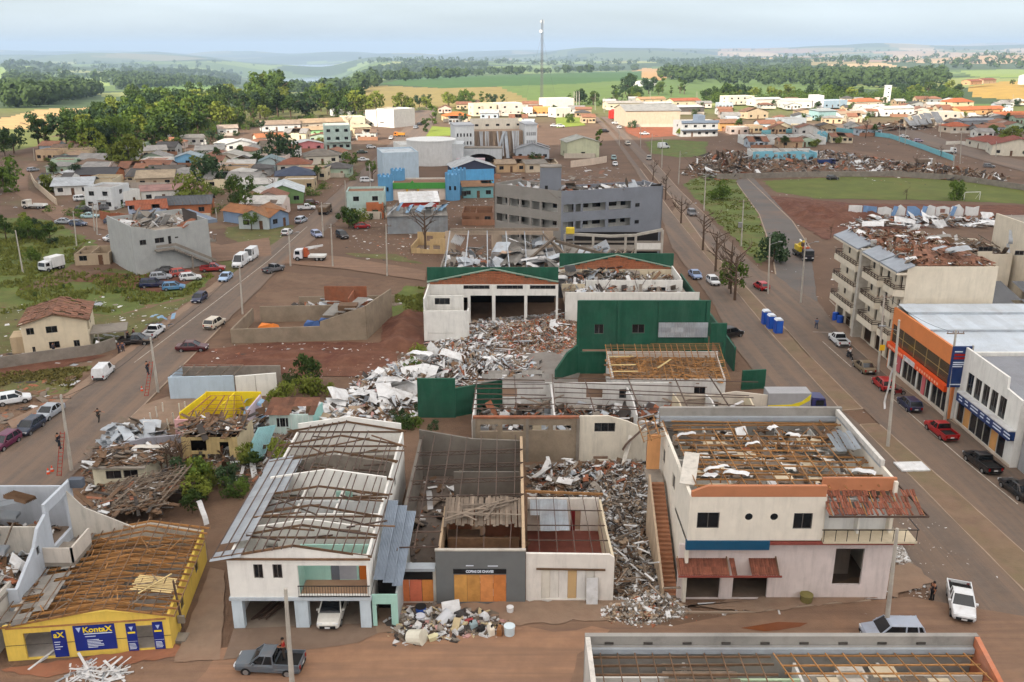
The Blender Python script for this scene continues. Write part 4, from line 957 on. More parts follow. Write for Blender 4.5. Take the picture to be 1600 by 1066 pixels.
H('grey metal shed under the white roofed one',(1496,199),(1556,198),9,3.4,(150,152,156),'gx',(146,150,156),.8,n=3,miss=.15)
H('house with brown gable left of the sunlit stores',(1168,186),(1200,185),10,4,(190,170,140),'gy',(128,96,74),2,miss=.2)
H('long white house with flat roof at the wood edge',(1138,164),(1178,163),12,5.6,(212,204,186),'flat',(206,200,190),n=4,floors=2)
H('white hall right of the long flat roofed house',(1180,166),(1222,165),12,4.6,(214,208,196),'gx',(210,206,200),1,n=3)
H('red brown roofed house behind the warehouse',(1052,166),(1094,165),11,3.6,(206,190,160),'gx',(164,92,62),1.6)
H('dark open shed with white roof behind the grey villa',(1054,178),(1100,177),10,4,(90,84,80),'shed',(204,202,200),.6)
H('white low hall along the lane behind the warehouse',(1006,170),(1050,169),9,3.4,W1,'gx',(196,190,184),.9,n=3)
H('row of cream shops with grey roofs right of the avenue end',(950,171),(1004,170),11,4,(210,196,170),'gx',(172,164,154),1.1,n=4)
H('tan roofed house between lane and warehouse',(1000,162),(1040,161),9,3.2,(204,180,146),'gx',(178,136,100),1.3)
H('orange roofed bungalow on the lit lawn left of the civic building',(697,190),(736,189),11,3,(210,190,150),'hip',(196,112,54),2)
H('two storey cream house with orange pillar behind the civic building',(740,182),(776,181),11,7,(216,204,178),'flat',(176,140,120),n=2,floors=2,parts=canopy(5,6,-.4,0,6))
H('white two storey house with dark glazing behind the civic building',(780,181),(816,180),12,7,(206,196,184),'flat',(206,200,190),n=2,floors=2)
H('small white house right of the dark glazed one',(817,182),(832,182),9,4.6,W1,'flat',(200,196,186),n=2)
H('orange fronted shop behind the mast',(833,181),(860,181),9,4.6,(206,146,84),'flat',(198,180,150),n=3)
H('large white hall with small roof tower right of the mast',(852,174),(896,173),13,7.6,(214,208,196),'flat',(206,204,196),n=3)
H('yellow signed white shop at the corner of the avenue',(868,184),(892,183),9,5,(210,204,196),'flat',(206,200,190),n=2)
H('cream lodge on the hillside at the upper right',(1516,133),(1534,132),10,4,(196,150,110),'gx',(150,90,64),1.6)
H('red roofed farmhouse beside the cream lodge',(1536,131),(1556,130),10,4,(190,160,130),'gx',(136,76,56),1.6)
H('white farm shed among the trees beyond the town',(1002,135),(1026,134),12,4,W1,'gx',(206,204,200),1.4,n=1)
c = P(1385,158); t = thing('water_tower','slim white water tower in the sunlit row','tower',c); MB().box(-2,2,-2,2,0,11.5).build('shaft',wallmat((216,214,208)),t)
for z in (3,6,9): MB().box(-.5,.5,-2.06,-2.003,z,z+1.1).build('window',C_GLASS,t)
MB().box(-2.2,2.2,-2.2,2.2,11.5,12).build('cap',wallmat((216,214,208)),t)
c = P(1596,132); t = thing('storage_tank','white round tank on the yellow slope at the right edge','tank',c); MB().cyl((0,0,0),(0,0,9),4,n=20).build('shell',wallmat((210,212,214)),t); MB().cyl((0,0,9),(0,0,10.4),4.1,.4,20).build('cone_roof',wallmat((196,198,200)),t)
c = P(957,187); t = thing('water_tank','bright red round tank beside the parked cars at the warehouse','tank',c); MB().cyl((0,0,.8),(0,0,5),2.4,n=18).build('shell',M('tank_red',(196,40,30),rough=.5),t); MB().cyl((0,0,5),(0,0,6),2.4,.5,18).build('lid',M('tank_red'),t); MB().cyl((0,0,0),(0,0,.8),1.6,n=12).build('stand',C_CONC,t)
# radio mast
def mast():
    c = P(846,168); h = HT(846,168,31); t = thing('radio_mast','tall thin lattice radio mast with dishes rising above the far town','mast',c); sm_ = M('mast_steel',(110,108,110),rough=.5,metal=.3); r_ = .95
    leg = [(r_*math.cos(a),r_*math.sin(a)) for a in (1.57,3.67,5.76)]
    for x,y in leg: MB().cyl((x,y,0),(x*.75,y*.75,h),.13,.1,6).build('leg',sm_,t)
    m = MB(); n = 34
    for k in range(n):
        z0,z1 = h*k/n,h*(k+1)/n; s0,s1 = 1-.25*k/n,1-.25*(k+1)/n
        for i in range(3):
            a,b = leg[i],leg[(i+1) % 3]; m.beam((a[0]*s0,a[1]*s0,z0),(b[0]*s1,b[1]*s1,z1),.08,.08); m.beam((a[0]*s1,a[1]*s1,z1),(b[0]*s1,b[1]*s1,z1),.08,.08)
    m.build('lattice',sm_,t)
    for z,s_ in ((h-7.5,1.1),(h-1.2,.6)): MB().cyl((-1,-.9,z),(-1,-1.5,z),s_,s_*.95,14).build('dish_antenna',wallmat((214,214,214)),t)
    m = MB()
    for a in (0,2.1,4.2): m.box(1.1*math.cos(a)-.12,1.1*math.cos(a)+.12,1.1*math.sin(a)-.12,1.1*math.sin(a)+.12,h-2.4,h)
    m.build('panel_antennas',wallmat((200,200,200)),t)
    for a in (.6,2.7,4.8): MB().cyl((14*math.cos(a),14*math.sin(a),0),(.7*math.cos(a),.7*math.sin(a),h*.8),.04,.04,4).build('guy_wire',sm_,t)
mast()
# bare timber posts of the avenue end
for u,l in ((897,'left'),(901,'middle'),(905,'right')): pole(u,175,u,143,'%s of three tall pale masts at the far end of the avenue' % l,arm=0,thick=.3)

# ------------------------------------------------------------------ smaller houses between the ones named above
def infill():
    g = random.Random(77); used = set(); walls = [('white',(206,204,198)),('cream',(206,192,164)),('grey',(156,156,154)),('pale blue',(176,186,194)),('pale green',(172,190,168)),('tan',(180,154,124)),('pinkish',(196,178,168)),('ochre',(184,164,134))]
    roofs = [('grey',(146,142,138)),('brown',(122,100,84)),('terracotta',(134,92,72)),('dark',(86,82,80)),('pale',(186,182,176)),('orange',(150,104,80)),('rusty',(136,92,70))]
    zones = [((70,232,405,300),42,'among the crowded left quarter houses',300),((385,212,590,345),18,'beside the upper left street',200),((700,166,930,200),13,'in the sunlit rows around the mast',200),((1130,160,1600,215),62,'beyond the school ruin',300),((950,159,1140,186),14,'behind the beige warehouse',200),((560,172,700,200),6,'at the top of the left street',100),((1180,215,1600,235),5,'along the shaded side street',60)]
    for (u0,v0,u1,v1),n,where,tr in zones:
        k = 0
        for _ in range(tr*8):
            if k >= n: break
            u,v = g.uniform(u0,u1),g.uniform(v0,v1); c = P(u,v); W_,D = g.uniform(6.5,11),g.uniform(6.5,9.5); r_ = max(W_,D)*.6; x,y = c.x,c.y+D/2
            if any(math.hypot(x-a,y-b) < (r_+q)*.62 for a,b,q in OCC) or any(inpoly(x+dx,y+dy,p) for p in ROADS for dx in (-W_/2,W_/2) for dy in (-D/2,D/2)): continue
            wn,wc = g.choice(walls); rn,rc = g.choice(roofs); sh = g.choice(['gx','gx','gy','hip','gx','flat']); key = (wn,rn,sh,where)
            if key in used: continue
            used.add(key); k += 1; a,b = pix(c.x-W_/2,c.y,0),pix(c.x+W_/2,c.y+g.uniform(-.8,.8),0); j = g.uniform(.9,1.08)
            house('%s house with %s %s %s' % (wn,rn,{'gx': 'long ridge roof','gy': 'front gable roof','hip': 'hipped roof','flat': 'flat roof'}[sh],where),a,b,D,g.uniform(2.7,3.6),tuple(int(q*j) for q in wc),sh,rc,g.uniform(1,1.8),n=g.choice([1,2,3]),miss=g.choice([0,0,.1,.25]) if v > 190 else 0,sub=False)
infill()
def yards():
    """low plastered yard walls, tanks and sheds between the far houses"""
    g = random.Random(5); k = 0
    for x,y,r_ in list(OCC):
        if g.random() < .45 and y < 700:
            a = g.choice((-1,1)); p = (x-r_*a,y-r_*.9); q = (x+r_*a*.6,y-r_*.9)
            if any(inpoly(z[0],z[1],R_) for R_ in ROADS for z in (p,q)): continue
            t = thing('yard_wall','plain low yard wall in front of one of the small houses','wall',(p[0],p[1],0),0,'yard walls'); m = wallmat(g.choice([(196,188,176),(170,160,150),(150,110,86),(186,176,160)])); d = q[0]-p[0]
            wall(t,(0,0) if d > 0 else (d,0),(d,0) if d > 0 else (0,0),g.uniform(1.2,2),m,(),.2,name='wall_section'); wall(t,(d,0),(d,g.uniform(2,6)),g.uniform(1.2,1.8),m,(),.2,name='wall_section')
        if g.random() < .55: q = Vector((x+r_*g.uniform(-1,1),y-r_*g.uniform(.9,1.2),0)); tree(q,g.uniform(2.5,7),g.uniform(1.3,3),g.choice(['broad','bush','bare','broad']),'small garden tree or shrub between the far houses','garden trees',g.randrange(4),'bush')
yards()
# ------------------------------------------------------------------ trees, bushes, far woods
g6 = random.Random(21)
def scatter(px,n,hr,kinds,label,group,name='tree',stuff=0):
    us = [p[0] for p in px]; vs_ = [p[1] for p in px]; k = 0
    while k < n:
        u,v = g6.uniform(min(us),max(us)),g6.uniform(min(vs_),max(vs_))
        if not inpoly(u,v,px): continue
        k += 1; q = P(u,v); q.z = land_z(q.x,q.y)-.1
        h = g6.uniform(*hr); kd = g6.choice(kinds); tree(q,h,h*g6.uniform(.36,.5) if kd != 'column' else h*.32,kd,label,group,g6.randrange(4),name)
scatter([(62,236),(150,246),(235,244),(338,206),(470,190),(598,180),(640,176),(592,163),(470,158),(370,152),(300,158),(215,168),(215,184),(130,200)],190,(10,19),['broad','broad','broad','column'],'leafy tree in the dense valley forest left of the town','trees of the valley forest')
scatter([(395,160),(440,160),(440,168),(395,168)],7,(22,30),['broad','column'],'very tall dark tree rising above the valley forest','tallest forest trees')
scatter([(640,172),(760,170),(920,164),(1000,158),(1000,152),(760,162),(650,164)],30,(7,13),['broad','column','broad'],'loose tree in the row between town and crop fields','trees along the field edge')
scatter([(1100,158),(1500,150),(1500,140),(1300,146),(1110,152)],45,(9,15),['broad'],'tree of the wood behind the sunlit right rows','trees of the right wood')
scatter([(950,150),(1060,150),(1090,140),(960,136)],14,(10,18),['broad','column'],'tree around the farm beyond the town','trees around the farm')
def understory(px,n,hr,label):
    g = random.Random(8); m = MB(); us = [p[0] for p in px]; vs_ = [p[1] for p in px]; k = 0; pr = [tree_proto('bush')[i][0] for i in range(4)]; geo_ = [([tuple(v.co) for v in q.vertices],[tuple(p.vertices) for p in q.polygons][::2]) for q in pr]
    while k < n:
        u,v = g.uniform(min(us),max(us)),g.uniform(min(vs_),max(vs_))
        if not inpoly(u,v,px): continue
        k += 1; q = P(u,v); z = land_z(q.x,q.y); s_ = g.uniform(*hr); V_,F_ = g.choice(geo_); n0 = len(m.v); a = g.uniform(0,6.28); c_,d_ = math.cos(a)*s_,math.sin(a)*s_
        m.v += [(q.x+x*c_-y*d_,q.y+x*d_+y*c_,z+s_*.4+w_*s_) for x,y,w_ in V_]; m.f += [tuple(i+n0 for i in f) for f in F_]; m.m += [0]*len(F_)
    tag(m.build('undergrowth',LEAF[1]),label,'undergrowth',kind='stuff')
understory([(55,240),(150,250),(235,248),(338,210),(470,194),(598,184),(600,176),(470,184),(330,196),(220,225),(130,215)],170,(2,4.5),'thick undergrowth along the edge of the valley forest')
understory([(640,174),(760,172),(920,166),(1000,160),(1000,156),(640,168)],60,(1.5,3),'low bushes along the field edge')
understory([(1100,160),(1500,153),(1500,141),(1110,152)],110,(4,8),'closed canopy of the wood behind the sunlit right rows')
understory([(60,330),(250,300),(420,280),(600,240),(560,300),(470,345),(380,335),(230,345),(110,345)],70,(1,2.4),'garden bushes between the houses of the left quarter')
for u,v,h,r_,kd,l in ((203,262,13,7,'broad','big dark round tree among the houses of the left quarter'),(270,240,7,4,'broad','bright round tree beside the long white hall'),(340,228,6,5,'bush','wide flat green tree between white houses'),
        (8,300,9,6,'broad','dark tree at the left edge by the upper street'),(22,240,11,5,'broad','conical tree on the bright grass at the left edge'),(8,244,9,4,'broad','dark tree left of the conical one'),(80,300,6,3.4,'broad','small tree beside the cream boundary wall'),
        (328,292,8,6,'broad','dark leafy tree on the slope right of the orange tilted shed'),(300,318,4,6,'bush','broad dark shrub below the tan soil bank'),(380,315,6,4,'broad','tree behind the pale gabled house'),(440,256,7,7,'broad','dark spreading tree between the tiled houses'),
        (548,262,6,3,'broad','small tree by the grey hip house'),(640,330,5,2.5,'bare','leafless small tree before the pastel wall'),(665,396,9,5,'bare','leafless brown tree beside the beige ruined wall'),(545,357,5,3,'broad','dark shrub tree in front of the mint house'),(560,352,5,3,'bush','round shrub at the mint house wall'),
        (676,193,12,5,'column','dark cypress on the sunlit lawn, taller one'),(664,206,9,4,'column','dark cypress on the sunlit lawn, shorter one'),(890,192,5,3,'broad','round green tree on the lawn by the avenue'),(935,236,9,3,'column','dark conifer at the avenue beside the olive house'),(1066,213,6,3,'broad','dark tree at the corner of the grey villa'),
        (1208,410,6,3.6,'broad','dark leafy tree at the tip of the grass triangle'),(1128,312,3,4,'bush','wide low shrub on the grass triangle'),(1494,312,5,3,'broad','battered tree beside the white goal'),(1416,312,3,3,'bare','uprooted leafless tree lying on the pitch edge'),(1430,275,6,4,'bare','stripped tree beside the white tipper'),
        (1352,216,8,4,'bare','stripped tree in the shaded side street'),(1540,196,9,6,'bare','leafless tree before the orange roofs'),(1580,222,5,5,'broad','dark garden tree behind the red tiled villa'),(1470,245,4,4,'bare','broken shrub by the turquoise wall'),(1298,372,3,2.5,'bare','broken bush in front of the balcony flats')):
    tree(P(u,v),h,r_,kd,l,'single trees in the town')
for u,v,h in ((1140,452,9),(1118,425,8),(1098,392,8),(1148,470,8),(1064,350,7),(1040,312,7),(1020,282,6)):
    tree(P(u,v),h,3,'bare','storm stripped bare tree on the median of the avenue','bare trees on the avenue median')
tree(P(1142,460),6,2.4,'broad','half green broken tree on the median between bare trunks','single trees in the town',1)
scatter([(-20,345),(60,345),(110,375),(60,405),(-20,425)],20,(2.5,5),['bush','broad'],'overgrown dark shrub on the wild slope at the left edge','shrubs on the left slope','bush')
scatter([(100,430),(300,425),(180,470),(30,476)],14,(.8,1.8),['bush'],'low green bush on the rough grass above the cream house','bushes on the rough grass','bush')
scatter([(436,600),(500,592),(505,640),(440,640)],8,(2.5,4.5),['bush','broad'],'dark broken shrub beside the white double wall','shrubs beside the white wall','bush')
scatter([(640,560),(660,545),(660,590),(640,590)],3,(2,4),['bush'],'shrub growing at the corner of the ruined store','shrubs at the ruined store','bush')
scatter([(600,640),(680,632),(690,670),(610,680)],7,(2,3.5),['bush'],'shrub in the dark yard below the green wall','shrubs below the green wall','bush')
scatter([(290,760),(340,735),(455,700),(460,725),(370,790),(300,815)],16,(2.2,4),['bush','broad'],'leafy bush in the gap beside the white balcony house','bushes beside the balcony house','bush')
tree(P(860,705),2.2,1.4,'bush','lone shrub growing at the foot of the grey yard wall','single trees in the town',0,'bush')
def grass_tufts(px,n,hgt,mat,seed):
    g = random.Random(seed); pts = gp(px); xs = [p[0] for p in pts]; ys = [p[1] for p in pts]; m = MB(); k = 0
    while k < n:
        x,y = g.uniform(min(xs),max(xs)),g.uniform(min(ys),max(ys))
        if not inpoly(x,y,pts): continue
        k += 1
        if noise.noise((x*.12,y*.12,7)) < -.12: continue
        for _ in range(3):
            a = g.uniform(0,6.28); s_ = g.uniform(.1,.3); h = hgt*g.uniform(.4,1.2); dx,dy = math.cos(a)*s_,math.sin(a)*s_; ex,ey = g.gauss(0,.15),g.gauss(0,.15); x2,y2 = x+g.gauss(0,.2),y+g.gauss(0,.2)
            m.quad((x2-dx,y2-dy,0),(x2+dx,y2+dy,0),(x2+dx*.4+ex,y2+dy*.4+ey,h),(x2-dx*.4+ex,y2-dy*.4+ey,h))
    tag(m.build('grass',mat),'rough tufts of grass','grass',kind='stuff')
gm_ = leafmat('grass_blades',(112,116,56)); gd_ = leafmat('dry_blades',(112,104,58))
grass_tufts([(-40,345),(80,347),(160,388),(120,418),(215,428),(335,430),(300,460),(180,490),(60,480),(-40,500)],4200,.55,gm_,1)
grass_tufts([(-20,585),(140,574),(105,610),(-20,638)],900,.3,gd_,2); grass_tufts([(600,478),(636,448),(662,450),(660,486),(602,502)],700,.4,gm_,3)
grass_tufts([(1070,288),(1100,274),(1150,284),(1184,336),(1202,388),(1190,412),(1158,383),(1114,338)],1500,.3,gm_,4)
def woods(name,label,px_list,n,hr,q=80,seed=4):
    """distant wood: many small leafy crowns joined into one mass"""
    g = random.Random(seed); protos = []
    for s_ in range(5):
        m = MB(); gg = random.Random(s_+seed*10)
        for _ in range(q):
            d = Vector((gg.gauss(0,1),gg.gauss(0,1),gg.gauss(.3,.9))).normalized(); p = Vector((d.x*.5,d.y*.5,.55+d.z*.42))*gg.uniform(.85,1.05); n_ = (d+Vector((gg.gauss(0,.4),gg.gauss(0,.4),gg.gauss(0,.4)))).normalized(); a = n_.orthogonal().normalized()*(.11 if q > 50 else .17); b_ = n_.cross(a).normalized()*(.11 if q > 50 else .17)
            m.quad(p-a-b_,p+a-b_*.6,p+a*.7+b_,p-a*.8+b_*.8)
        protos.append(m)
    out = MB()
    for px,cnt in px_list:
        us = [p[0] for p in px]; vs_ = [p[1] for p in px]; k = 0; tr = 0
        while k < cnt and tr < cnt*60:
            tr += 1; Yd = P((us[0]),g.uniform(min(vs_),max(vs_))) if False else None
            u = g.uniform(min(us),max(us)); d = 600*(16000/600)**g.random(); X = (u-800)/1474*d; z = land_z(X,d); uu,vv = pix(X,d,z)
            if not inpoly(uu,vv,px): continue
            k += 1; pr = g.choice(protos); h = g.uniform(*hr); a = g.uniform(0,6.28); c_,s2 = math.cos(a)*h,math.sin(a)*h; n0 = len(out.v)
            out.v += [(X+x*c_-y*s2,d+x*s2+y*c_,z+zz*h-.5) for x,y,zz in pr.v]; out.f += [tuple(i+n0 for i in f) for f in pr.f]; out.m += [0]*len(pr.f)
    tag(out.build(name,leafmat(name+'_leaves',(84,104,58),.5)),label,'woods',kind='stuff')
woods('wood','dark wooded slopes and hedges in the valleys beyond the town',[(WOODS[0],230),(WOODS[1],420),(WOODS[2],380),(WOODS[3],160),(WOODS[4],420),([(380,142),(560,118),(620,120),(560,150)],120),([(600,120),(760,113),(1000,106),(1000,112),(760,119),(600,130)],130),([(1100,112),(1480,118),(1500,134),(1300,140),(1060,130)],260),([(1040,110),(1110,116),(1100,126),(1030,124)],50)],0,(12,20))
woods('far_trees','scattered trees and hedgerows on the far hills',[([(0,95),(400,100),(400,128),(0,135)],260),([(1000,80),(1600,76),(1600,112),(1000,100)],420),([(560,90),(1000,88),(1000,104),(560,100)],240)],0,(14,24),q=20,seed=9)
# ------------------------------------------------------------------ middle ground landmarks
GRN = M('dark_green_paint',(20,78,58),rough=.7,var=.3,scale=.5,dirt=.6,dirtcol=(62,98,82),bump=.12,streak=True,d2=(.4,(44,70,58),.25))
WH = wallmat((216,214,208)); WHD = wallmat((190,184,174),.8); CRM = wallmat((200,186,160))
RUB = [(C_CONC,3),(C_WSHEET,3),(C_WOODG,2),(C_BRICK,1.6),(C_ZINC,1.5),(M('debris_dark',(62,56,52),var=.3),1.5)]
WRUB = [(C_WSHEET,7),(C_ZINC,3),(C_CONC,2.5),(M('rubble_tan',(158,138,116),var=.3),1.5),(C_WOOD,1),(C_WOODG,1),(M('debris_dark'),1),(M('debris_pink',(176,136,130),var=.2),.6)]
BRUB = [(C_BRICK,4),(C_CONC,4),(M('rubble_tan'),4),(C_WSHEET,2),(C_WOOD,1),(M('debris_pink'),1)]
WDB = [(C_WOOD,4),(C_WOODG,4),(M('debris_dark'),1.5),(C_WSHEET,1),(C_BRICK,.6)]
def bricks(parent,X0,X1,Y,zbase,f,name='brick_panel'):
    """brick gable infill, laid in visible panels"""
    m = MB(); rows = 14; h = .35
    z = zbase
    while z < max(f(X0+(X1-X0)*k/20) for k in range(21)):
        x = X0+(.0 if int(z/h) % 2 else .45)
        while x < X1:
            if f(x+.4) > z+h: m.box(x+.015,min(x+.88,X1),Y+rr(0,.03),Y+.14,z+.015,z+h-.015)
            x += .9
        z += h
    o = m.build(name,C_BRICK,parent); o['kind'] = 'stuff'; return o
def green_store():
    t = wthing('ruined_store','big ruined store with dark green parapets and brick gables over white open bays','building',5,113)
    # left wing, seen from inside: white beam, strip windows, open bays, brick gable, green parapet
    Y = 136.; X0,X1 = xz(668,470,Y)[0],xz(872,470,Y)[0]; zb = xz(760,445,Y)[1]; zt = xz(760,419,Y)[1]; cx = xz(770,420,Y)[0]
    f = lambda x: zb+.3+(zt-zb-.5)*(1-abs(x-cx)/((X1-X0)/2+.4))
    wall(t,(X0,Y+.5),(X1,Y+.5),zt,GRN,(),.2,z0=zb-.1,name='parapet')
    bricks(t,X0,X1,Y+.2,zb,f); MB().box(X0,X1,Y+.36,Y+.49,zb,zb+.5).build('beam',C_CONC,t)
    for a,b in (((X0,f(X0)),(cx,f(cx))),((cx,f(cx)),(X1,f(X1)))): piece('roof_trim',t,(a[0],Y+.1,a[1]+.05),(b[0],Y+.1,b[1]+.05),.3,.18,M('pale_green_trim',(130,150,134)))
    ops = fops(Y,X0,[(724,446,765,452),(776,446,817,452),(828,446,868,452)]); bay = [(735,462,769,508,'hole'),(774,462,819,508,'hole'),(824,462,868,508,'hole')]
    wall(t,(X0,Y),(X1,Y),zb,WH,ops+fops(Y,X0,bay)+fops(Y,X0,[(720,465,731,490,'hole')]),.25)
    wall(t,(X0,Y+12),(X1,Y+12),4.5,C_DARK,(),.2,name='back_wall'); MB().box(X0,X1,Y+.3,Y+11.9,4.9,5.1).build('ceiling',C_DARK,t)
    wall(t,(X0,148),(X0,Y+.3),5,WH,(),.2)
    # white corner block at the left
    Xa,Xb = xz(662,500,127)[0],xz(733,500,127)[0]
    wall(t,(Xa,127),(Xb,127),xz(690,486,127)[1],WH,[(.6,4.3,1.2,1.26,'hole')],.2); wall(t,(Xa,131),(Xb-1,131),xz(690,462,131)[1],WH,fops(131,Xa,[(679,466,703,476)]),.2)
    wall(t,(Xa,136),(Xa,127.2),6.5,WH,(),.2); wall(t,(Xb-.2,127.2),(Xb-.2,131),4,WH,[(.5,2.6,0,2.6,'hole')],.2); MB().box(Xa+.2,Xb-1,127.2,131,3.0,3.2).build('floor_slab',C_CONC,t)
    # right wing, upper rooms open to the sky behind the green front
    Y2 = 155.; X2,X3 = xz(874,430,Y2)[0],xz(1052,430,Y2)[0]; zt2 = xz(960,398,Y2)[1]; zb2 = xz(960,421,Y2)[1]; cx2 = (X2+X3)/2
    f2 = lambda x: zb2+.2+(zt2-zb2-.3)*(1-abs(x-cx2)/((X3-X2)/2+.3))
    wall(t,(X2,Y2+.5),(X3,Y2+.5),zt2+.1,GRN,(),.2,z0=zb2-.1,name='parapet'); bricks(t,X2,X3,Y2+.2,zb2,f2)
    for a,b in (((X2,f2(X2)),(cx2,f2(cx2))),((cx2,f2(cx2)),(X3,f2(X3)))): piece('roof_trim',t,(a[0],Y2+.1,a[1]+.05),(b[0],Y2+.1,b[1]+.05),.3,.18,M('pale_green_trim'))
    wall(t,(X2,Y2),(X3,Y2),zb2,CRM,fops(Y2,X2,[(888,430,902,441),(912,428,922,434)]),.2)
    zm = 2.6; MB().box(X2,X3+.5,137.2,Y2-.1,zm-.25,zm-.003).build('floor_slab',C_CONC,t)
    wall(t,(X2,137),(X3+1,137),xz(1000,457,137)[1],WH,(),.2); wall(t,(X2+4,146),(X3,146),xz(1000,438,146)[1],WH,fops(146,X2+4,[(1012,449,1040,455)]),.2,z0=zm)
    wall(t,(X3+1.2,Y2),(X3+1.2,114),3.4,GRN,(),.25); wall(t,(X3-.2,146.2),(X3-.2,Y2),zm+2.2,WH,(),.2,z0=zm); wall(t,(X2,146),(X2+3.8,146),zm+1.2,CRM,(),.15,z0=zm)
    debris('room_debris','x','x',[(X2+.5,137.5),(X3-.5,137.5),(X3-.5,154.5),(X2+.5,154.5)],900,1.2,RUB+[(C_WOOD,2)],(.2,1.4),z0=zm,parent=t,bowl=False,aspect=(.06,.5),flat=.6)
    for k in range(14): x,y = rr(X2+3,X3-3),rr(139,153); piece('bent_rod',t,(x,y,zm+.3),(x+rr(-2,2),y+rr(-1,1),zm+rr(1.5,3.4)),.08,.08,C_STEEL)
    # great green front wall
    Y3 = 113.; Xg,Xh = xz(903,520,Y3)[0],xz(1107,520,Y3)[0]; zt3 = xz(1000,470,Y3)[1]
    w_ = wall(t,(Xg,Y3),(Xh,Y3),zt3,GRN,fops(Y3,Xg,[(929,507,943,522),(988,507,1007,521),(910,546,953,551,'hole')]),.35)
    for u in (904,967,1030,1104): x = xz(u,520,Y3)[0]; MB().box(x-.25,x+.25,Y3-.18,Y3-.003,0,zt3+.05).build('pilaster',GRN,t)
    MB().box(Xg,Xh,Y3-.14,Y3-.004,xz(1000,552,Y3)[1],xz(1000,549,Y3)[1]).build('ledge',GRN,t)
    m = MB(); x0,z1 = xz(1029,503,Y3); x1,z0 = xz(1104,526,Y3)
    for k in range(3): roof_grid(t,(x0,Y3-.3,z0+(z1-z0)*k/3),(x1,Y3-.3,z0+(z1-z0)*k/3),(x1,Y3-.25,z0+(z1-z0)*(k+1)/3),(x0,Y3-.25,z0+(z1-z0)*(k+1)/3),C_ZINC,4,1,0,True,name='metal_panel')
    m.wall((xz(869,598,110)[0],110.3),(Xg+.2,112.9),.3,0,[(0,1.5),(1.2,2.6),(2,3.4),(4,4.2)]); m.build('broken_wall',GRN,t)
    wall(t,(Xh+.2,112.6),(Xh+2.3,112.6),7.2,GRN,[(.3,1.7,2.5,4.6,'hole')],.3); wall(t,(29.4,107),(32.5,107.5),2.6,GRN,(),.3)
    return t
green_store()
debris('rubble_heap','heap of tan brick rubble spilling from the ruined store beside the green wall','rubble',gp([(760,508),(900,488),(900,535),(880,560),(800,545),(740,530)]),6000,1.2,BRUB,(.08,.42),(.05,.16),seed=1)
debris('debris_heap','white scattered sheets and rubble in front of the ruined store bays','debris',gp([(735,500),(870,490),(860,520),(720,560),(640,600),(560,640),(500,640),(560,600),(650,545)]),6500,1.2,WRUB+[(C_BRICK,.8),(C_WOOD,1)],(.08,.9),(.02,.1),seed=2,aspect=(.08,.6))
debris('debris_heap','bright heap of crumpled white metal sheets left of the green corner wall','debris',gp([(510,640),(560,590),(640,560),(700,540),(840,560),(850,590),(700,605),(655,650),(600,660)]),5200,1.4,WRUB+[(C_BRICK,.6),(C_WOOD,1.2)],(.08,1.2),(.02,.08),seed=3,aspect=(.08,.5),flat=.7)
sheets([(520,635),(600,585),(690,545),(720,560),(655,640),(590,650)],46,'long bent white metal sheet in the bright heap left of the green corner wall','bent sheets left of the green wall',C_WSHEET,(1.6,4.2),1.5,bend=.8)
sheets([(720,560),(870,495),(890,520),(760,580)],26,'crumpled pale sheet lying on the rubble in front of the store bays','sheets before the store bays',C_WSHEET,(1,2.4),1.5,bend=.6,seed=8)
sheet('yard_slab',[(745,575),(820,555),(905,545),(905,600),(745,600)],M('yard_concrete',(122,116,110),var=.25,scale=.5,dirt=.6,dirtcol=(96,80,68)),.2)
# green corner wall left below the heap
m = wthing('green_wall','dark green broken corner wall below the white heap','wall',-13,98); x0,x1 = xz(653,640,98)[0],xz(712,640,98)[0]
wall(m,(x0,98),(x1,98),xz(680,592,98)[1],GRN,(),.3); wall(m,(x1,98.3),(x1+5.5,101),3.6,GRN,(),.3)
# collapsed steel hall behind the store
def steel_hall():
    t = wthing('collapsed_hall','collapsed metal hall with torn sheets and bent frames behind the green parapet','building',0,150)
    wall(t,(-13,172),(8,172),7.6,wallmat((186,166,146)),[(2,9,1.2,6.9,'hole'),(11,19,1.2,6.9,'hole')],.25); wall(t,(-13,171.8),(-13,152),3.8,C_CONC,(),.25); wall(t,(-13,151),(22,151),3.2,wallmat((96,96,98)),(),.25)
    for k in range(9):
        x = -12+k*3.6; piece('steel_frame',t,(x,171,7.8 if x < 8 else 5),(x+rr(-.5,1.5),151,rr(2.8,4)),.18,.3,C_ZINC)
    for k in range(64):
        x,y = rr(-12,20),rr(152,170); L_ = rr(2,6); a = rr(-.5,.5)+1.57*(k % 2); d = Vector((math.cos(a)*L_/2,math.sin(a)*L_/2,rr(-.8,.8))); c = Vector((x,y,3.0+(y-151)*(.17 if x < 8 else .08)+rr(-.3,.6)))
        piece('roof_sheet',t,c-d,c+d,rr(1.4,3.2),rr(.2,.8),random.choice([C_ZINC,C_ZINC,C_FIB,C_WSHEET,M('sheet_tan',(168,140,118),var=.2,rough=.5),M('sheet_dark',(64,64,66),rough=.5)]),random.choice(['bent','corr','bent']),roll=rr(-.5,.5))
    for k in range(9): x = 8+k*1.5; piece('rafter',t,(x,158,4.2+rr(-.3,.3)),(x+3,165,5.6),.2,.2,C_WOODG)
    for a,b in (((8,164,7.4),(24,160,3.8)),((-12,171.6,8),(9,170.4,8.3)),((6,168,7.8),(12,156,4)),((2,158,4.2),(8,166,7.6))): piece('truss',t,a,b,.4,.5,C_WOODG)
    debris('rubble','x','x',[(-12.5,151.5),(21.5,151.5),(21.5,171),(-12.5,171)],900,1.4,RUB,(.4,2.2),z0=3,parent=t,bowl=False)
steel_hall()
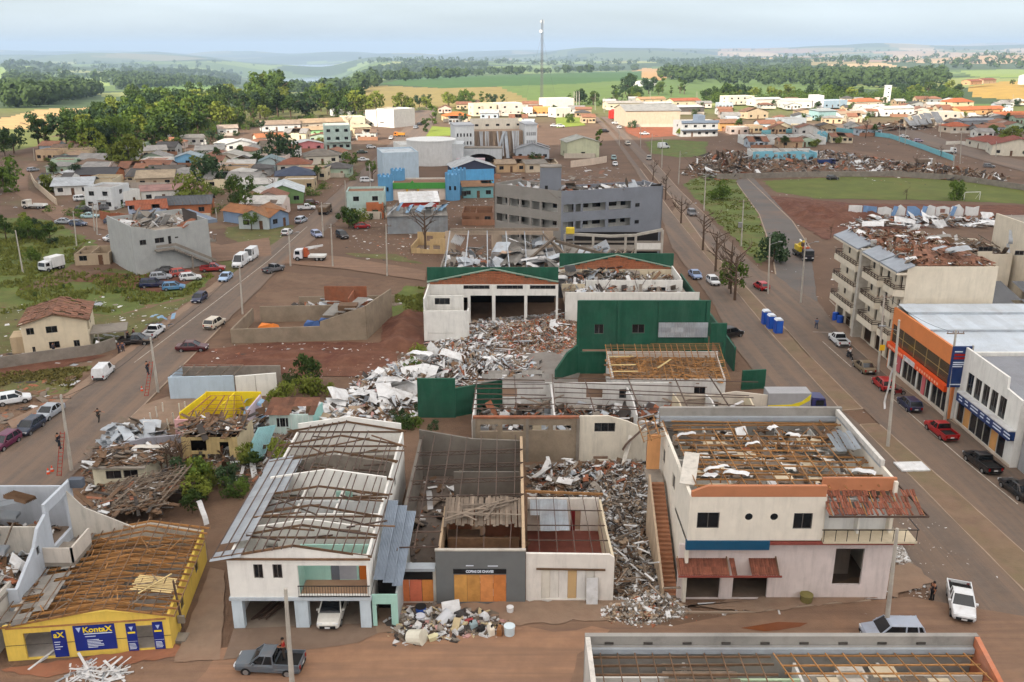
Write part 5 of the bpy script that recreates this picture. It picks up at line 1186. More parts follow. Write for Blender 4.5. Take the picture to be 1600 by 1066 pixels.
# grey apartment block in two wings
def apartments():
    t = wthing('apartment_block','grey three storey apartment block in two wings with roof debris and stair head','building',9.8,178); gl = M('grey_render_lit',(136,132,126),var=.1,scale=.4,dirt=.25,dirtcol=(86,80,74)); gr = M('grey_render_shaded',(120,124,132),var=.1,scale=.4,dirt=.2,dirtcol=(76,80,86)); wi = wallmat((196,194,188))  # one grey render, lit and shaded tones painted wing by wing
    A,B,C_ = Vector((-3.7,189)),Vector((9.8,178)),Vector((31.2,185.5)); zt = 14.4
    def wing(a,b,mat,holes,inner,ramp=None):
        d = (b-a).normalized(); n = Vector((-d.y,d.x)); L_ = (b-a).length; ops = []
        for fz in (10.1,6.6,3.1):
            for s0,s1,h in holes: ops.append((s0*L_,s1*L_,fz,fz+h,'hole'))
        wall(t,a,b,zt,mat,ops,.25,name='facade')
        a2,b2 = a+n*2.2,b+n*2.2; o2 = []
        for fz in (10.1,6.6,3.1):
            for s0,s1,k in inner: o2.append((s0*L_,s1*L_,fz if k == 'hole' else fz+.35,fz+2.0,'window' if k != 'hole' else 'hole'))
        wall(t,a2+d*.1,b2,zt-.6,wi,o2,.2,name='gallery_wall',frame=C_DARK)
        m = MB(); n2 = n*9
        for fz in (2.2,5.7,9.2,12.9):
            p = [a+n*.26,b+n*.26,b+n2,a+n2]; m.hexa([(q.x,q.y,fz-.2) for q in p]+[(q.x,q.y,fz) for q in p])
        m.build('floor_slabs',C_CONC,t)
        wall(t,b+n*9,a+n*9,zt-.3,mat,(),.25,name='facade')
        for s0 in [h[0] for h in holes[1:]]: q = a+d*(s0*L_-.12)+n*.3; MB().box(q.x-.1,q.x+.1,q.y,q.y+1.8,2.2,12.8).build('partition',wi,t)
    wing(A,B,gl,[(.03,.2,1.6),(.23,.38,1.6),(.41,.54,1.6),(.57,.69,1.6),(.72,.95,1.7)],[(.06,.14,'hole'),(.25,.36,'hole'),(.6,.66,'hole'),(.78,.9,'w')])
    wing(B,C_,gr,[(.02,.12,1.6),(.14,.19,1.6),(.21,.43,1.6),(.46,.68,1.6)],[(.03,.1,'hole'),(.14,.18,'hole'),(.23,.3,'w'),(.34,.42,'w'),(.5,.58,'w'),(.62,.67,'w')])
    d = (C_-B).normalized(); n = Vector((-d.y,d.x))
    for fz in (10.4,6.9): p = B+d*(.725*(C_-B).length)-n*.02; MB().box(0,.95,-.03,.05,0,.7).build('window',C_GLASS,t,(p.x,p.y,fz),(0,0,math.atan2(d.y,d.x)))
    wall(t,C_,C_+n*9,zt,gr,[(2,3.5,10,12,'hole'),(2,3.5,6.5,8.5,'hole')],.25,name='facade'); dA = (B-A).normalized(); nA = Vector((-dA.y,dA.x)); wall(t,A+nA*9,A,zt,gl,(),.25,name='facade')
    m = MB(); q = B+n*6+d*.5; m.box(0,4.2,0,4,12.9,18.4); s_ = m.build('stair_head',gr,t,(q.x-2.5,q.y-1,0)); MB().box(.9,1.5,-.02,.05,13,14.8).build('door',C_DARK,s_); MB().box(-.1,4.3,-.1,4.1,18.4,18.65).build('cap',C_CONC,s_)
    debris('roof_debris','x','x',[(q_.x,q_.y) for q_ in (B+n*1,C_+n*.8,C_+n*8.5,B+n*8.5)],420,.6,RUB,(.5,2.2),z0=12.95,parent=t,bowl=False); debris('roof_debris','x','x',[(q_.x,q_.y) for q_ in (A+nA*1,B+nA*.6,B+nA*8.5,A+nA*8.5)],200,.4,RUB,(.4,2),z0=12.95,parent=t,bowl=False)
    # open concrete frame in front of the right wing
    f = wthing('concrete_frame','open two storey concrete frame with white infill in front of the grey block','building',20,172); X0,X1 = 10.4,29.6; Yf = 174
    for k,x in enumerate((X0,16,22.4,X1-5.2,X1)): MB().box(x-.22,x+.22,Yf-.22,Yf+.22,0,6.6+(.8 if k > 3 else 0)).build('column',C_POLE,f)
    for z in (3.2,4.9): MB().box(X0+.2,X1-.2,Yf-.15,Yf+.15,z,z+.35).build('beam',C_CONC,f)
    for a,b in (((X0,6.7),(X0+9,6.2)),((X0+9,6.2),(X1-5,6.4)),((X1-5,6.5),(X1,7.5))): piece('beam',f,(a[0],Yf,a[1]),(b[0],Yf,b[1]),.4,.5,C_POLE)
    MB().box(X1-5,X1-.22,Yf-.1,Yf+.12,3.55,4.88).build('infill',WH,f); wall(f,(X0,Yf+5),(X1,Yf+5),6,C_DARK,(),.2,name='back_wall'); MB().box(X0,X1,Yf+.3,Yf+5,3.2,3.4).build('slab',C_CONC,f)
    piece('hanging_sheet',f,(24,Yf-.4,2.6),(25.4,Yf-.4,1.2),.5,.4,C_WSHEET,'bent'); piece('hanging_sheet',f,(25.3,Yf-.4,1.2),(26.6,Yf-.4,2.4),.5,.4,C_WSHEET,'bent')
    MB().box(-.8,.8,-.6,.6,0,1.1).build('tank',M('tank_yellow',(206,180,60)),f,(11.4,Yf-.5,6.9))
apartments()
# metal walled wreck, beige ruin
def metal_wreck():
    o,a,W_ = fr(606,366,700,364); t = thing('metal_shed','shed with bleached corrugated walls and peeled back roof sheets','shed',o,a)
    n = 14
    for k in range(n): piece('wall_sheet',t,(W_*(k+.5)/n,0,0),(W_*(k+.5)/n,rr(-.1,.1),4.1),W_/n,.06,M('bleached_tin',(150,156,160),var=.25,scale=.5,dirt=.5,dirtcol=(120,104,90),rough=.6,rnd=.12),'corr',0)
    wall(t,(0,9),(W_,9),4.4,wallmat((120,126,132)),(),.2); wall(t,(W_,.1),(W_,9),4.1,wallmat((130,134,138)),(),.2); wall(t,(0,9),(0,.1),4.1,wallmat((130,134,138)),(),.2)
    for k in range(11): x = W_*(k+.5)/11; piece('roof_sheet',t,(x,-.5,4.2),(x+rr(-.3,.3),8,5.0+rr(-.2,.3)),W_/11,.06,C_FIB,'corr')
    for k in range(13):
        x = rr(-1,W_); d = Vector((rr(.6,1.6),rr(1,2),rr(-.2,.8))); c = Vector((x,rr(.5,6),5.2+rr(0,.5))); piece('peeled_sheet',t,c-d,c+d,rr(.8,1.4),.6,random.choice([C_ZINC,M('sheet_dark'),M('sheet_blue',(120,150,176),rough=.5)]),'bent',rr(-.5,.5))
    o,a,W_ = fr(618,352,680,350); t = thing('canteen','white roofed building with red lower band behind the corrugated shed','building',(o.x,o.y+12,0),a); wall(t,(0,0),(W_,0),3.4,wallmat((160,52,42)),(),.2); wall(t,(W_,.2),(W_,6),3.4,WH,(),.2); roof_grid(t,(-.4,-.4,3.5),(W_+.4,-.4,3.5),(W_+.4,7,5.2),(-.4,7,5.2),C_WSHEET,9,1,.1,True)
    o,a,W_ = fr(642,396,696,397); t = thing('beige_ruin','roofless beige ruin with two window holes beside the leafless tree','ruin',o,a); bm = wallmat((186,160,118),.7)
    wall(t,(0,0),(W_,0),[(0,1),(W_*.25,1.2),(W_*.26,1.0),(W_*.55,.9),(W_*.56,3.1),(W_,3.3)],bm,[(W_*.65,W_*.85,1,2.2,'hole')],.2); wall(t,(0,8),(W_,8),3,bm,[(2,3.4,1,2.2,'hole'),(6,7.2,1,2.2,'hole')],.2); wall(t,(W_,.2),(W_,8),3.1,bm,(),.2); wall(t,(0,8),(0,0),1.6,bm,(),.2); MB().box(.2,W_-.2,.2,7.9,.02,.06).build('floor',C_FLOOR,t)
metal_wreck()
# grey building with the outside stair
def stair_building():
    o,a,W_ = fr(214,431,332,413); t = thing('stair_building','grey two storey building with outside stair running down its long wall','building',o,a); gm = wallmat((158,160,158),.3); D = 15; h = 8.2
    ops = [(W_*.09,W_*.17,5.7,6.7),(W_*.28,W_*.4,5.7,6.7),(W_*.45,W_*.49,4.7,6.8,'door'),(W_*.54,W_*.585,6.2,6.5)]
    wall(t,(0,0),(W_,0),[(0,h+1.3),(W_*.12,h+.9),(W_*.3,h),(W_*.66,h),(W_*.72,h+.9),(W_,h+1)],gm,ops,.25,doorm=C_DARK)
    wall(t,(W_,.25),(W_,D),h+1,gm,[(2,5,.1,2.9,'hole'),(7,11,.1,2.9,'hole'),(2,3.4,5.2,7,'window'),(6,7.4,4.7,7,'door'),(10,12,5.2,7,'window')],.25,doorm=C_DARK)
    wall(t,(W_,D),(0,D),h+1,gm,(),.25); wall(t,(0,D-.25),(0,.25),h+1.3,gm,(),.25); MB().box(.25,W_-.25,.25,D-.25,h-.2,h).build('roof',M('roof_grit',(150,140,128),var=.3,scale=.6,dirt=.7),t)
    MB().box(W_+.003,W_+1.6,.8,D-.5,4.3,4.6).build('balcony',C_CONC,t); MB().box(W_,W_+1.9,0,D-.2,h+.1,h+.8).build('fascia',M('fascia_blue',(110,120,134)),t)
    for k in range(9): MB().box(W_+1.5,W_+1.56,1+k*1.6,1.06+k*1.6,4.6,5.6).build('baluster',C_RIM,t)
    MB().box(W_*.26,W_*.5,-1.3,-.003,4.3,4.55).build('landing',C_CONC,t)
    n = 18; x0,x1 = W_*.5,W_*1.02
    for k in range(n): x = x0+(x1-x0)*k/n; z = 4.4*(1-(k+1)/n); MB().box(x,x+(x1-x0)/n+.1,-1.3,-.01,z-.15,z+.06).build('step',C_CONC,t)
    piece('handrail',t,(x0,-1.3,5.4),(x1,-1.3,1.0),.08,.5,C_CONC); piece('handrail',t,(W_*.26,-1.3,5.3),(x0,-1.3,5.3),.08,.5,C_CONC); MB().box(W_*.7,W_*.72,-1.2,-.9,0,2.8).build('support',C_CONC,t)
    debris('roof_debris','x','x',[(1,1),(W_-1,1),(W_-1,D-1),(1,D-1)],120,.7,RUB,(.6,2.4),z0=h,parent=t,bowl=False)
    for k in range(5): c = Vector((rr(3,W_-3),rr(4,D-3),h+.6)); d = Vector((rr(1,2.5),rr(1,2.5),rr(0,.5))); piece('roof_sheet',t,c-d,c+d,1.2,.5,C_FIB,'bent',rr(-.3,.3))
stair_building()
H('small roofless hut with timber strips on the grass slope',(118,416),(172,414),8,2.4,(170,152,128),'open',rh=.6,n=1,name='hut')
def cream_house():
    o,a,W_ = fr(40,556,142,546); t = thing('cream_house','cream two storey house with broken brown tiled roof beside the left street','house',o,a); cm = wallmat((206,192,166),.3); h = 4.6; D = 9
    wall(t,(0,0),(W_,0),[(0,h),(W_*.5,h+.9),(W_,h)],cm,[(.6,1.6,3,4),(3.1,4.6,3,4),(3.2,4.6,.7,1.7),(1,1.4,.4,1.2),(6.4,7.2,.6,1.6)],.2)
    wall(t,(W_,.2),(W_,D),h,cm,[(.3,2.3,2.4,4.3,'hole'),(3.4,4.6,2.8,4,'window')],.2); wall(t,(W_,D),(0,D),h,cm,(),.2); wall(t,(0,D-.2),(0,.2),h,cm,(),.2)
    e = .4; top = h+1.3
    for sx,xa in ((0,-e),(1,W_+e)):
        A,B = ((xa,-e,h),(xa,D+e,h)); roof_grid(t,A,B,(W_/2,D+e,top),(W_/2,-e,top),C_TILE,18,6,.16,True,jit=.07,name='roof_tile',kind='box')
        skeleton(t,(xa,-e,h-.1),(xa,D+e,h-.1),(W_/2,D+e,top-.1),(W_/2,-e,top-.1),8,5,C_WOOD,miss=.1)
    MB().box(-1.9,-.1,1.5,5,0,2.4).build('porch',wallmat((180,160,130)),t); MB().box(W_+.1,W_+5,1,5.5,1.9,2.1).build('terrace',C_CONC,t)
    for x in (W_+1,W_+4.6): MB().box(x,x+.2,1.1,1.3,0,1.9).build('terrace_post',C_CONC,t)
    lowwall('yard_wall','grey concrete yard wall in front of the cream two storey house',[(-20,580),(60,568),(150,556),(182,545)],1.7,C_CONC)
cream_house()
# concrete yard with sheds and orange tarpaulin
def yard():
    t = wthing('walled_yard','grey block walled yard with lean-to sheds and tarpaulins','yard',-41,126); bm = M('block_wall',(138,124,106),var=.22,scale=.6,dirt=.6,dirtcol=(96,82,68),bump=.3)
    def crs(a,b,prof,ops=()): return wall(t,a,b,prof,bm,ops,.22,name='wall')
    crs((-41.5,125.8),(-21.8,127.6),[(0,2.2),(13,2.3),(13.1,3),(19.8,5.2)]); crs((-21.7,127.8),(-19.5,140),[(0,5.2),(12.4,4.6)],()); crs((-41.4,137),(-41.5,126.1),2.2); crs((-40,136.5),(-26,137.5),2.6)
    wall(t,(-31,143),(-24,143),4.2,C_BRICK,(),.2); wall(t,(-26,137.7),(-26,143),3.6,C_BRICK,(),.2); wall(t,(-36,146),(-20,147),1.6,bm,(),.2)
    roof_grid(t,(-28.5,129,3.1),(-22,129.4,4.9),(-20.5,136,4.9),(-28,136,3.1),C_FIB,4,2,.2,True); MB().box(-26.3,-23.5,130,132,2.5,4.6).build('crate',C_WOOD,t)
    for x,y,c,sz in ((-37,129.5,(206,116,40),2.0),(-30.5,131,(58,88,140),1.8),(-28.8,132.4,(60,90,140),1.5)):
        m = MB(); m.hexa([(-sz,-sz*.6,0),(sz,-sz*.6,0),(sz,sz*.6,0),(-sz,sz*.6,0),(-sz*.6,-sz*.4,1.7),(sz*.5,-sz*.2,2.1),(sz*.7,sz*.4,1.5),(-sz*.5,sz*.3,1.9)]); tag(m.build('tarpaulin',M('tarp_%d' % c[0],c,rough=.6,var=.15),None,(x,y,.02)),'crumpled %s tarpaulin in the block walled yard%s' % ('orange' if c[0] > 150 else 'blue',' corner' if sz == 1.5 else ''),'tarpaulin')
    for k in range(7): piece('roof_sheet',t,(rr(-33,-22),rr(138,145),rr(.5,2.5)),(rr(-33,-22),rr(138,145),rr(.5,2.5)),1.2,.4,random.choice([C_WSHEET,C_ZINC,C_FIB]),'bent')
    debris('rubble','x','x',[(-40,138),(-22,138),(-18,150),(-36,150)],380,.5,RUB,(.3,1.6),parent=t)
yard()
t = wthing('blue_white_wall','long pale blue and white wall of a flattened building','ruin',-42,103.6)
wall(t,(-42.5,103.6),(-34.6,104.2),3,wallmat((170,186,200),.3),(),.25); wall(t,(-34.4,104.2),(-29.6,105.4),2.9,WH,[(2.35,2.42,0,2.8,'hole')],.25); wall(t,(-42.5,108.5),(-30,109),2.6,C_CONC,(),.2); wall(t,(-42.6,108.3),(-42.6,103.9),2.8,wallmat((170,186,200)),(),.2)
skeleton(t,(-42.4,104,3.1),(-34.6,104.3,3.1),(-34.6,108.6,2.8),(-42.4,108.6,2.8),6,4,C_WOODG,miss=.1)
# red soil bank with tracks
def bank(px,hgt,label):
    pts = gp(px); m = MB(); xs = [p[0] for p in pts]; ys = [p[1] for p in pts]; n = 26; idx = {}
    for j in range(n+1):
        for i in range(n+1):
            x,y = min(xs)+(max(xs)-min(xs))*i/n,min(ys)+(max(ys)-min(ys))*j/n; ins = inpoly(x,y,pts); d = min(_segd(x,y,a,b) for a,b in zip(pts,pts[1:]+pts[:1])) if ins else 0
            idx[i,j] = len(m.v); m.v.append((x,y,-.05 if not ins else min(1,d/3)*hgt*(.6+.7*noise.noise((x*.35,y*.35,1)))+.12*noise.noise((x*2.5,y*2.5,4))))
    for j in range(n):
        for i in range(n): m.f.append((idx[i,j],idx[i+1,j],idx[i+1,j+1],idx[i,j+1])); m.m.append(0)
    tag(m.build('soil_bank',m_soil,smooth=True),kind='structure')
bank([(592,545),(600,505),(640,482),(664,490),(662,548),(620,552)],2.2,''); bank([(300,576),(420,545),(600,548),(560,578)],.7,''); bank([(1208,312),(1300,322),(1420,330),(1330,352),(1270,358),(1235,338)],1.8,'')
debris('scattered_debris','loose rubbish strewn over the red soil before the walled yard','debris',gp([(280,585),(345,540),(600,535),(650,545),(560,600),(440,590)]),900,.08,WRUB+[(C_WOOD,3),(C_BRICK,2)],(.06,.5),(.02,.06),bowl=False,seed=12,flat=.2)
# balcony flats on the right
def flats():
    t = wthing('balcony_flats','cream four storey flats with stacked railed balconies and wrecked tile roof','building',52.5,128); cm = wallmat((206,195,176),.35); Xf,X1,Y0,Y1,h = 52.6,64.6,116.,140.,13.6
    wall(t,(Xf,Y0),(X1,Y0),h+.4,cm,(),.25)
    ops = []
    for lv in range(3):
        z = 3.7+lv*3.25
        for yc,ww,dr in ((117.5,.9,1),(119.3,.5,0),(121.7,.9,0),(124.3,.9,1),(127,.9,0),(131.5,.6,0),(133.4,.9,1),(137,.9,0)):
            s = Y1-yc; ops.append((s-ww/2,s+ww/2,z+(.05 if dr else .9),z+2.2,'hole' if dr else 'window'))
    for yc,ww in ((118,3),(122,3),(126.4,3),(131,3),(134.5,2.4),(138,2.6)): ops.append((Y1-yc-ww/2,Y1-yc+ww/2,.05,2.8,'hole'))
    wall(t,(Xf,Y1),(Xf,Y0+.25),h,cm,ops,.25); wall(t,(X1,Y1),(Xf+.25,Y1),h,cm,(),.25); wall(t,(X1,Y0+.25),(X1,Y1-.25),h,cm,(),.25)
    for lv in range(4): MB().box(Xf+.25,X1-.25,Y0+.25,Y1-.25,3.25+lv*3.25,3.5+lv*3.25).build('floor_slab',C_CONC,t)
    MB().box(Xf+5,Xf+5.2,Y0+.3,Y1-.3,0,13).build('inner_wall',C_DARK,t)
    MB().box(Xf-1.4,Xf-.003,128.4,129.2,0,h).build('pier',C_POLE,t); rail = M('brown_rail',(72,56,46),rough=.6)
    for lv in range(3):
        z = 3.3+lv*3.25
        for ya,yb,pr in ((116.1,120.6,1.3),(121,127.6,1.6),(129.6,139.6,1.5)):
            b = MB().prism([(Xf-.003,ya),(Xf-pr,ya+.5),(Xf-pr,yb-.5),(Xf-.003,yb)],z,z+.9,'xy').build('balcony',cm,t)
            m = MB()
            for zz in (1.05,1.3,1.55): m.beam((Xf-pr+.06,ya+.5,z+zz),(Xf-pr+.06,yb-.5,z+zz),.07,.09); m.beam((Xf,ya+.06,z+zz),(Xf-pr+.06,ya+.5,z+zz),.07,.09); m.beam((Xf,yb-.06,z+zz),(Xf-pr+.06,yb-.5,z+zz),.07,.09)
            y = ya+.5
            while y < yb-.4: m.beam((Xf-pr+.06,y,z+.9),(Xf-pr+.06,y,z+1.6),.07,.07); y += 1.2
            m.build('railing',rail,b)
    bm = M('fascia_zinc',(138,144,152),rough=.5,var=.15,dirt=.3)
    for ya,yb in ((115.8,121.5),(122,128.2),(130,140.4)): m = MB(); m.hexa([(Xf-1.5,ya,13.2),(Xf-1.5,yb,13.2),(Xf+.8,yb,14.1),(Xf+.8,ya,14.1),(Xf-1.5,ya,13.4),(Xf-1.5,yb,13.4),(Xf+.8,yb,14.3),(Xf+.8,ya,14.3)]); m.build('eave_sheet',bm,t); MB().box(Xf-1.48,Xf-.01,ya,yb,12.9,13.18).build('eave',cm,t)
    # wrecked roof: low hipped tile field with holes
    A,B,T0,T1 = (Xf+.8,Y0+.4,14.0),(X1-.2,Y0+.4,14.0),(X1-4,124,15.2),(Xf+4,124,15.2)
    roof_grid(t,A,B,T0,T1,C_TILE,20,9,.2,True,jit=.06,name='roof_tile',kind='box'); roof_grid(t,B,(X1-.2,131,14.0),T0,T0,C_TILE,8,6,.25,True,jit=.12,name='roof_tile',kind='box')
    skeleton(t,A,B,T0,T1,8,6,C_WOOD); bricks(t,Xf+1.5,X1-2,124.2,14,lambda x: 15.4-abs(x-58)*.2,'brick_gable')
    debris('roof_debris','x','x',[(Xf+.5,Y0+.6),(X1-.5,Y0+.6),(X1-.5,Y1-.5),(Xf+.5,Y1-.5)],2200,.55,[(C_TILE,5),(C_WOOD,3),(C_WOODG,2),(C_WSHEET,.8),(C_ZINC,.6)],(.15,.9),z0=14,parent=t,bowl=False)
    for k in range(10): c = Vector((rr(54,63),rr(117,138),15.3+rr(0,.5))); d = Vector((rr(.5,1.8),rr(-1,1),rr(-.1,.3))); piece('roof_sheet',t,c-d,c+d,rr(.8,1.6),.4,random.choice([C_ZINC,C_WSHEET,C_FIB]),'bent',rr(-.3,.3))
    # cream hall and tall block behind on the right
    o = wthing('cream_hall','cream flat hall with one black slot window right of the balcony flats','building',66,134); wall(o,(64.9,134),(76.5,134),11.6,cm,fops(134,64.9,[(1530,386,1551,393)]),.25); wall(o,(76.5,134.2),(76.5,146),11.6,cm,(),.25); wall(o,(64.9,146),(64.9,134.2),11.6,cm,(),.25); MB().box(65.2,76.2,134.3,146,11,11.2).build('roof',M('roof_grit'),o); wall(o,(76.5,146),(64.9,146),11.6,cm,(),.25)
    debris('roof_debris','x','x',[(65.5,135),(76,135),(76,145),(65.5,145)],240,.6,WDB,(.4,2),z0=11.2,parent=o,bowl=False); skeleton(o,(66,137,12),(76,137,12),(76,144,12.6),(66,144,12.6),4,5,C_WOODG)
    o = wthing('tall_block','tall cream block cut by the right picture edge','building',80,131); wall(o,(77.2,131),(92,131),16.5,cm,fops(131,77.2,[(1587,392,1600,399)]),.25); wall(o,(77.2,142),(77.2,131.3),16.5,cm,(),.25); MB().box(77.5,92,131.3,142,16,16.2).build('roof',C_CONC,o)
    for k in range(5): z = 4+k*2.2; piece('torn_sheet',o,(77.0,136,z),(77.3,137,z+2),.8,.5,C_ZINC,'bent')
    o = wthing('grey_shed','dark grey sheet roof between the flats and the tall block','shed',66,120); wall(o,(65.2,118),(84,118),6,C_CONC,(),.2); roof_grid(o,(65,117.5,6),(86,117.5,6),(86,130,8.4),(65,130,8.4),M('dark_zinc',(96,98,102),rough=.5,var=.2,rnd=.15),13,2,.08,True)
flats()
# orange store
def orange_store():
    t = wthing('orange_store','store with orange upper band, brown glass front and orange sign strip','shop',51.3,106); X = 51.3; Y0,Y1,h = 97.4,115.5,8.6; om = M('orange_panel',(206,124,70),rough=.6,var=.08,dirt=.2,dirtcol=(160,104,70))
    wall(t,(X,Y1),(X,Y0),h,om,[(.3,Y1-Y0-.6,.05,6.4,'hole')],.3,name='facade')
    gl = M('brown_glass',(70,58,40),rough=.18,var=.35,scale=.6,spec=.6); n = 5; L_ = Y1-Y0-.9
    for k in range(n):
        ya = Y0+.6+L_*k/n; MB().box(X+.1,X+.14,ya+.05,ya+L_/n-.05,4.0,6.35).build('glass_panel',gl,t)
        MB().box(X+.05,X+.16,ya-.05,ya+.05,4.0,6.38).build('mullion',M('brass',(150,128,84)),t)
    for zz in (5.1,): MB().box(X+.06,X+.12,Y0+.6,Y1-.3,zz,zz+.06).build('transom',M('brass'),t)
    MB().box(X-.55,X+.05,Y0+.8,Y1-.4,3.2,3.95).build('sign_strip',M('sign_orange',(214,78,26),rough=.5),t)
    s = MB().box(X-.58,X-.552,106.3,109.6,3.25,3.9).build('sign_plate',C_WSHEET,t); text(s,'T',.55,(X-.585,109.1,3.57),(R(90),0,R(-90)),C_DARK)
    for ya,yb in ((110,114.6),(99.6,105.8)):
        for k in range(9): y = ya+(yb-ya)*(k+.5)/9; MB().box(X-.575,X-.552,y-.17,y+.17,3.42,3.72).build('sign_mark',M('sign_pale',(232,170,140)),t)
    for k,(ya,yb,gm) in enumerate(((111,114.8,C_GLASS),(106.5,110.6,C_GLASS),(102.6,106.2,C_GLASS),(98.2,102.2,C_GLASS))):
        MB().box(X+.1,X+.14,ya,yb,.5,3.15).build('shop_window',gm,t)
        for j in range(4): y = ya+(yb-ya)*j/3; MB().box(X+.02,X+.2,y-.05,y+.05,.5,3.18).build('window_frame',C_POLE,t)
    for ya,yb in ((97.8,98.2),(102.2,102.6),(106.2,106.5),(110.6,111),(114.8,115.2)): MB().box(X-.05,X+.25,ya,yb,0,3.2).build('pier',WH,t)
    MB().box(X-.1,X+.2,98.2,114.8,0,.48).build('plinth',wallmat((196,184,170)),t)
    for ya,yb in ((111.4,113.2),(104,104.8)): MB().box(X-.04,X+.05,ya,yb,.7 if yb > 110 else .2,3.1).build('pink_banner',M('banner_pink',(190,96,100),rough=.8),t)
    wall(t,(76,Y1),(X+.3,Y1),h+.2,WH,(),.3); wall(t,(X+.3,Y0),(76,Y0),h-.2,WH,(),.3); wall(t,(76,Y0),(76,Y1),h,WH,(),.3); MB().box(X+1.2,75.8,Y0+.4,Y1-.3,0,3.6).build('interior_shade',C_DARK,t)  # solid dark block painting the unlit room behind the glass
    pm = M('pale_zinc',(188,196,204),rough=.5,metal=.1,var=.12,scale=.4,dirt=.45,dirtcol=(150,146,140),rnd=.08)
    for (ya,yb,za,zb) in ((97.7,105,7.6,8.4),(105,111.6,8.5,8.7),(111.6,115.2,8.8,9.1)): roof_grid(t,(X+.35,ya,za),(75.9,ya,za),(75.9,yb,zb),(X+.35,yb,zb),pm,22,1,.01,True,jit=.03)
    MB().box(X+.2,76,104.95,105.1,8.45,8.75).build('flashing',C_ZINC,t); MB().box(X+.2,76,111.5,111.65,8.72,9.05).build('flashing',C_ZINC,t)
    # shop with blue sign
    t = wthing('blue_sign_shop','white shop with five tall windows and long blue sign','shop',52,92); X = 51.9; Y0,Y1,h = 84.6,97.2,8.4; nb = M('navy_sign',(24,48,96),rough=.45,var=.06)
    ops = [(1.6+k*1.75,3.0+k*1.75,4.3,6.7,'hole') for k in range(5)]+[(.4,11,.4,3.0,'hole')]
    wall(t,(X,Y1),(X,Y0),[(0,h+.8),(9.5,h+.6),(9.6,h-.6),(12.6,h-.8)],WH,ops,.25,name='facade')
    for k in range(5): opening(t,(X,Y1),(X,Y0),.25,(1.6+k*1.75,3.0+k*1.75,4.3,6.7))
    s = MB().box(X-.7,X-.003,Y0+.1,Y1-1.2,3.1,4.1).build('sign_board',nb,t); MB().box(X-.75,X,Y0+.1,Y1-1.2,4.1,4.25).build('sign_trim',C_WSHEET,t)
    g = random.Random(4); y = Y1-1.8
    while y > Y0+1:
        L_ = g.uniform(.7,1.8)
        for z in (3.75,3.4): MB().box(X-.72,X-.702,y-L_*g.uniform(.7,1),y,z,z+.14).build('sign_mark',M('sign_white',(206,214,226)),t)
        y -= L_+.45
    for k in range(7):
        ya = Y1-.6-k*1.5; MB().box(X+.05,X+.09,ya-1.4,ya,.4,3.0).build('shop_window' if k not in (1,5) else 'plywood',C_GLASS if k not in (1,5) else M('plywood',(190,140,84),var=.2),t); MB().box(X-.02,X+.15,ya,ya+.08,.4,3.05).build('window_frame',C_POLE,t)
    MB().box(X-.1,X+.2,Y0+.1,Y1,0,.38).build('plinth',wallmat((190,176,160)),t)
    wall(t,(X+.25,Y0),(76,Y0),h-.9,WH,(),.25); wall(t,(76,Y0),(76,Y1),h-.8,WH,(),.25); MB().box(X+1,75,Y0+.5,Y1-.3,0,3.8).build('interior_shade',C_DARK,t)  # dark block stands for the shade inside the shop
    roof_grid(t,(X+.3,Y0-.2,7.2),(76,Y0-.2,7.2),(76,Y1-.1,8.0),(X+.3,Y1-.1,8.0),M('grey_zinc',(138,140,146),rough=.5,var=.12,rnd=.06,dirt=.2),24,1,0,True)
    # tall advertising banner (its drawn figure left out)
    b = wthing('advert_banner','tall navy blue advertising banner between orange store and blue signed shop','banner',51,96.5); MB().box(50.4,52.6,96.9,97.05,4.3,9.3).build('sheet',nb,b); MB().box(52.6,52.75,96.85,97.1,0,9.4).build('post',C_POLE,b)
    for z,w_,c in ((8.6,.9,'sign_white'),(8.15,1.6,'tail_red'),(7.75,1.5,'tail_red'),(7.3,1.3,'sign_white'),(7.05,1.4,'sign_white'),(6.8,1.1,'sign_white'),(4.6,1.9,'sign_white')): MB().box(50.65,50.65+w_,96.87,96.897,z,z+(.26 if c == 'tail_red' else .12)).build('print',MATS[c],b)
    # grey shop at the edge
    t = wthing('grey_shop','plain grey shop front cut by the right picture edge','shop',53,80); gm = wallmat((150,150,152),.2); X = 52.6
    wall(t,(X,84.4),(X,74),7.4,gm,[(.6,2.2,4.2,6.6,'hole'),(4.2,6.4,4.2,6.2,'window'),(2.5,7.5,.05,3,'hole')],.3); wall(t,(X+.3,74),(70,74),7.4,gm,(),.3); wall(t,(70,84.4),(X+.3,84.4),7.6,gm,(),.3); MB().box(X+.3,70,74.3,84.1,6.9,7.1).build('roof',M('grey_zinc'),t); MB().box(X+2,70,74.4,84,0,3.4).build('interior_shade',C_DARK,t); MB().box(-.5,.5,-.3,.3,0,.5).build('planter',M('planter_green',(120,150,90)),t,(X+.5,81,7.45))  # near-black block in place of a shaded room behind the front
orange_store()
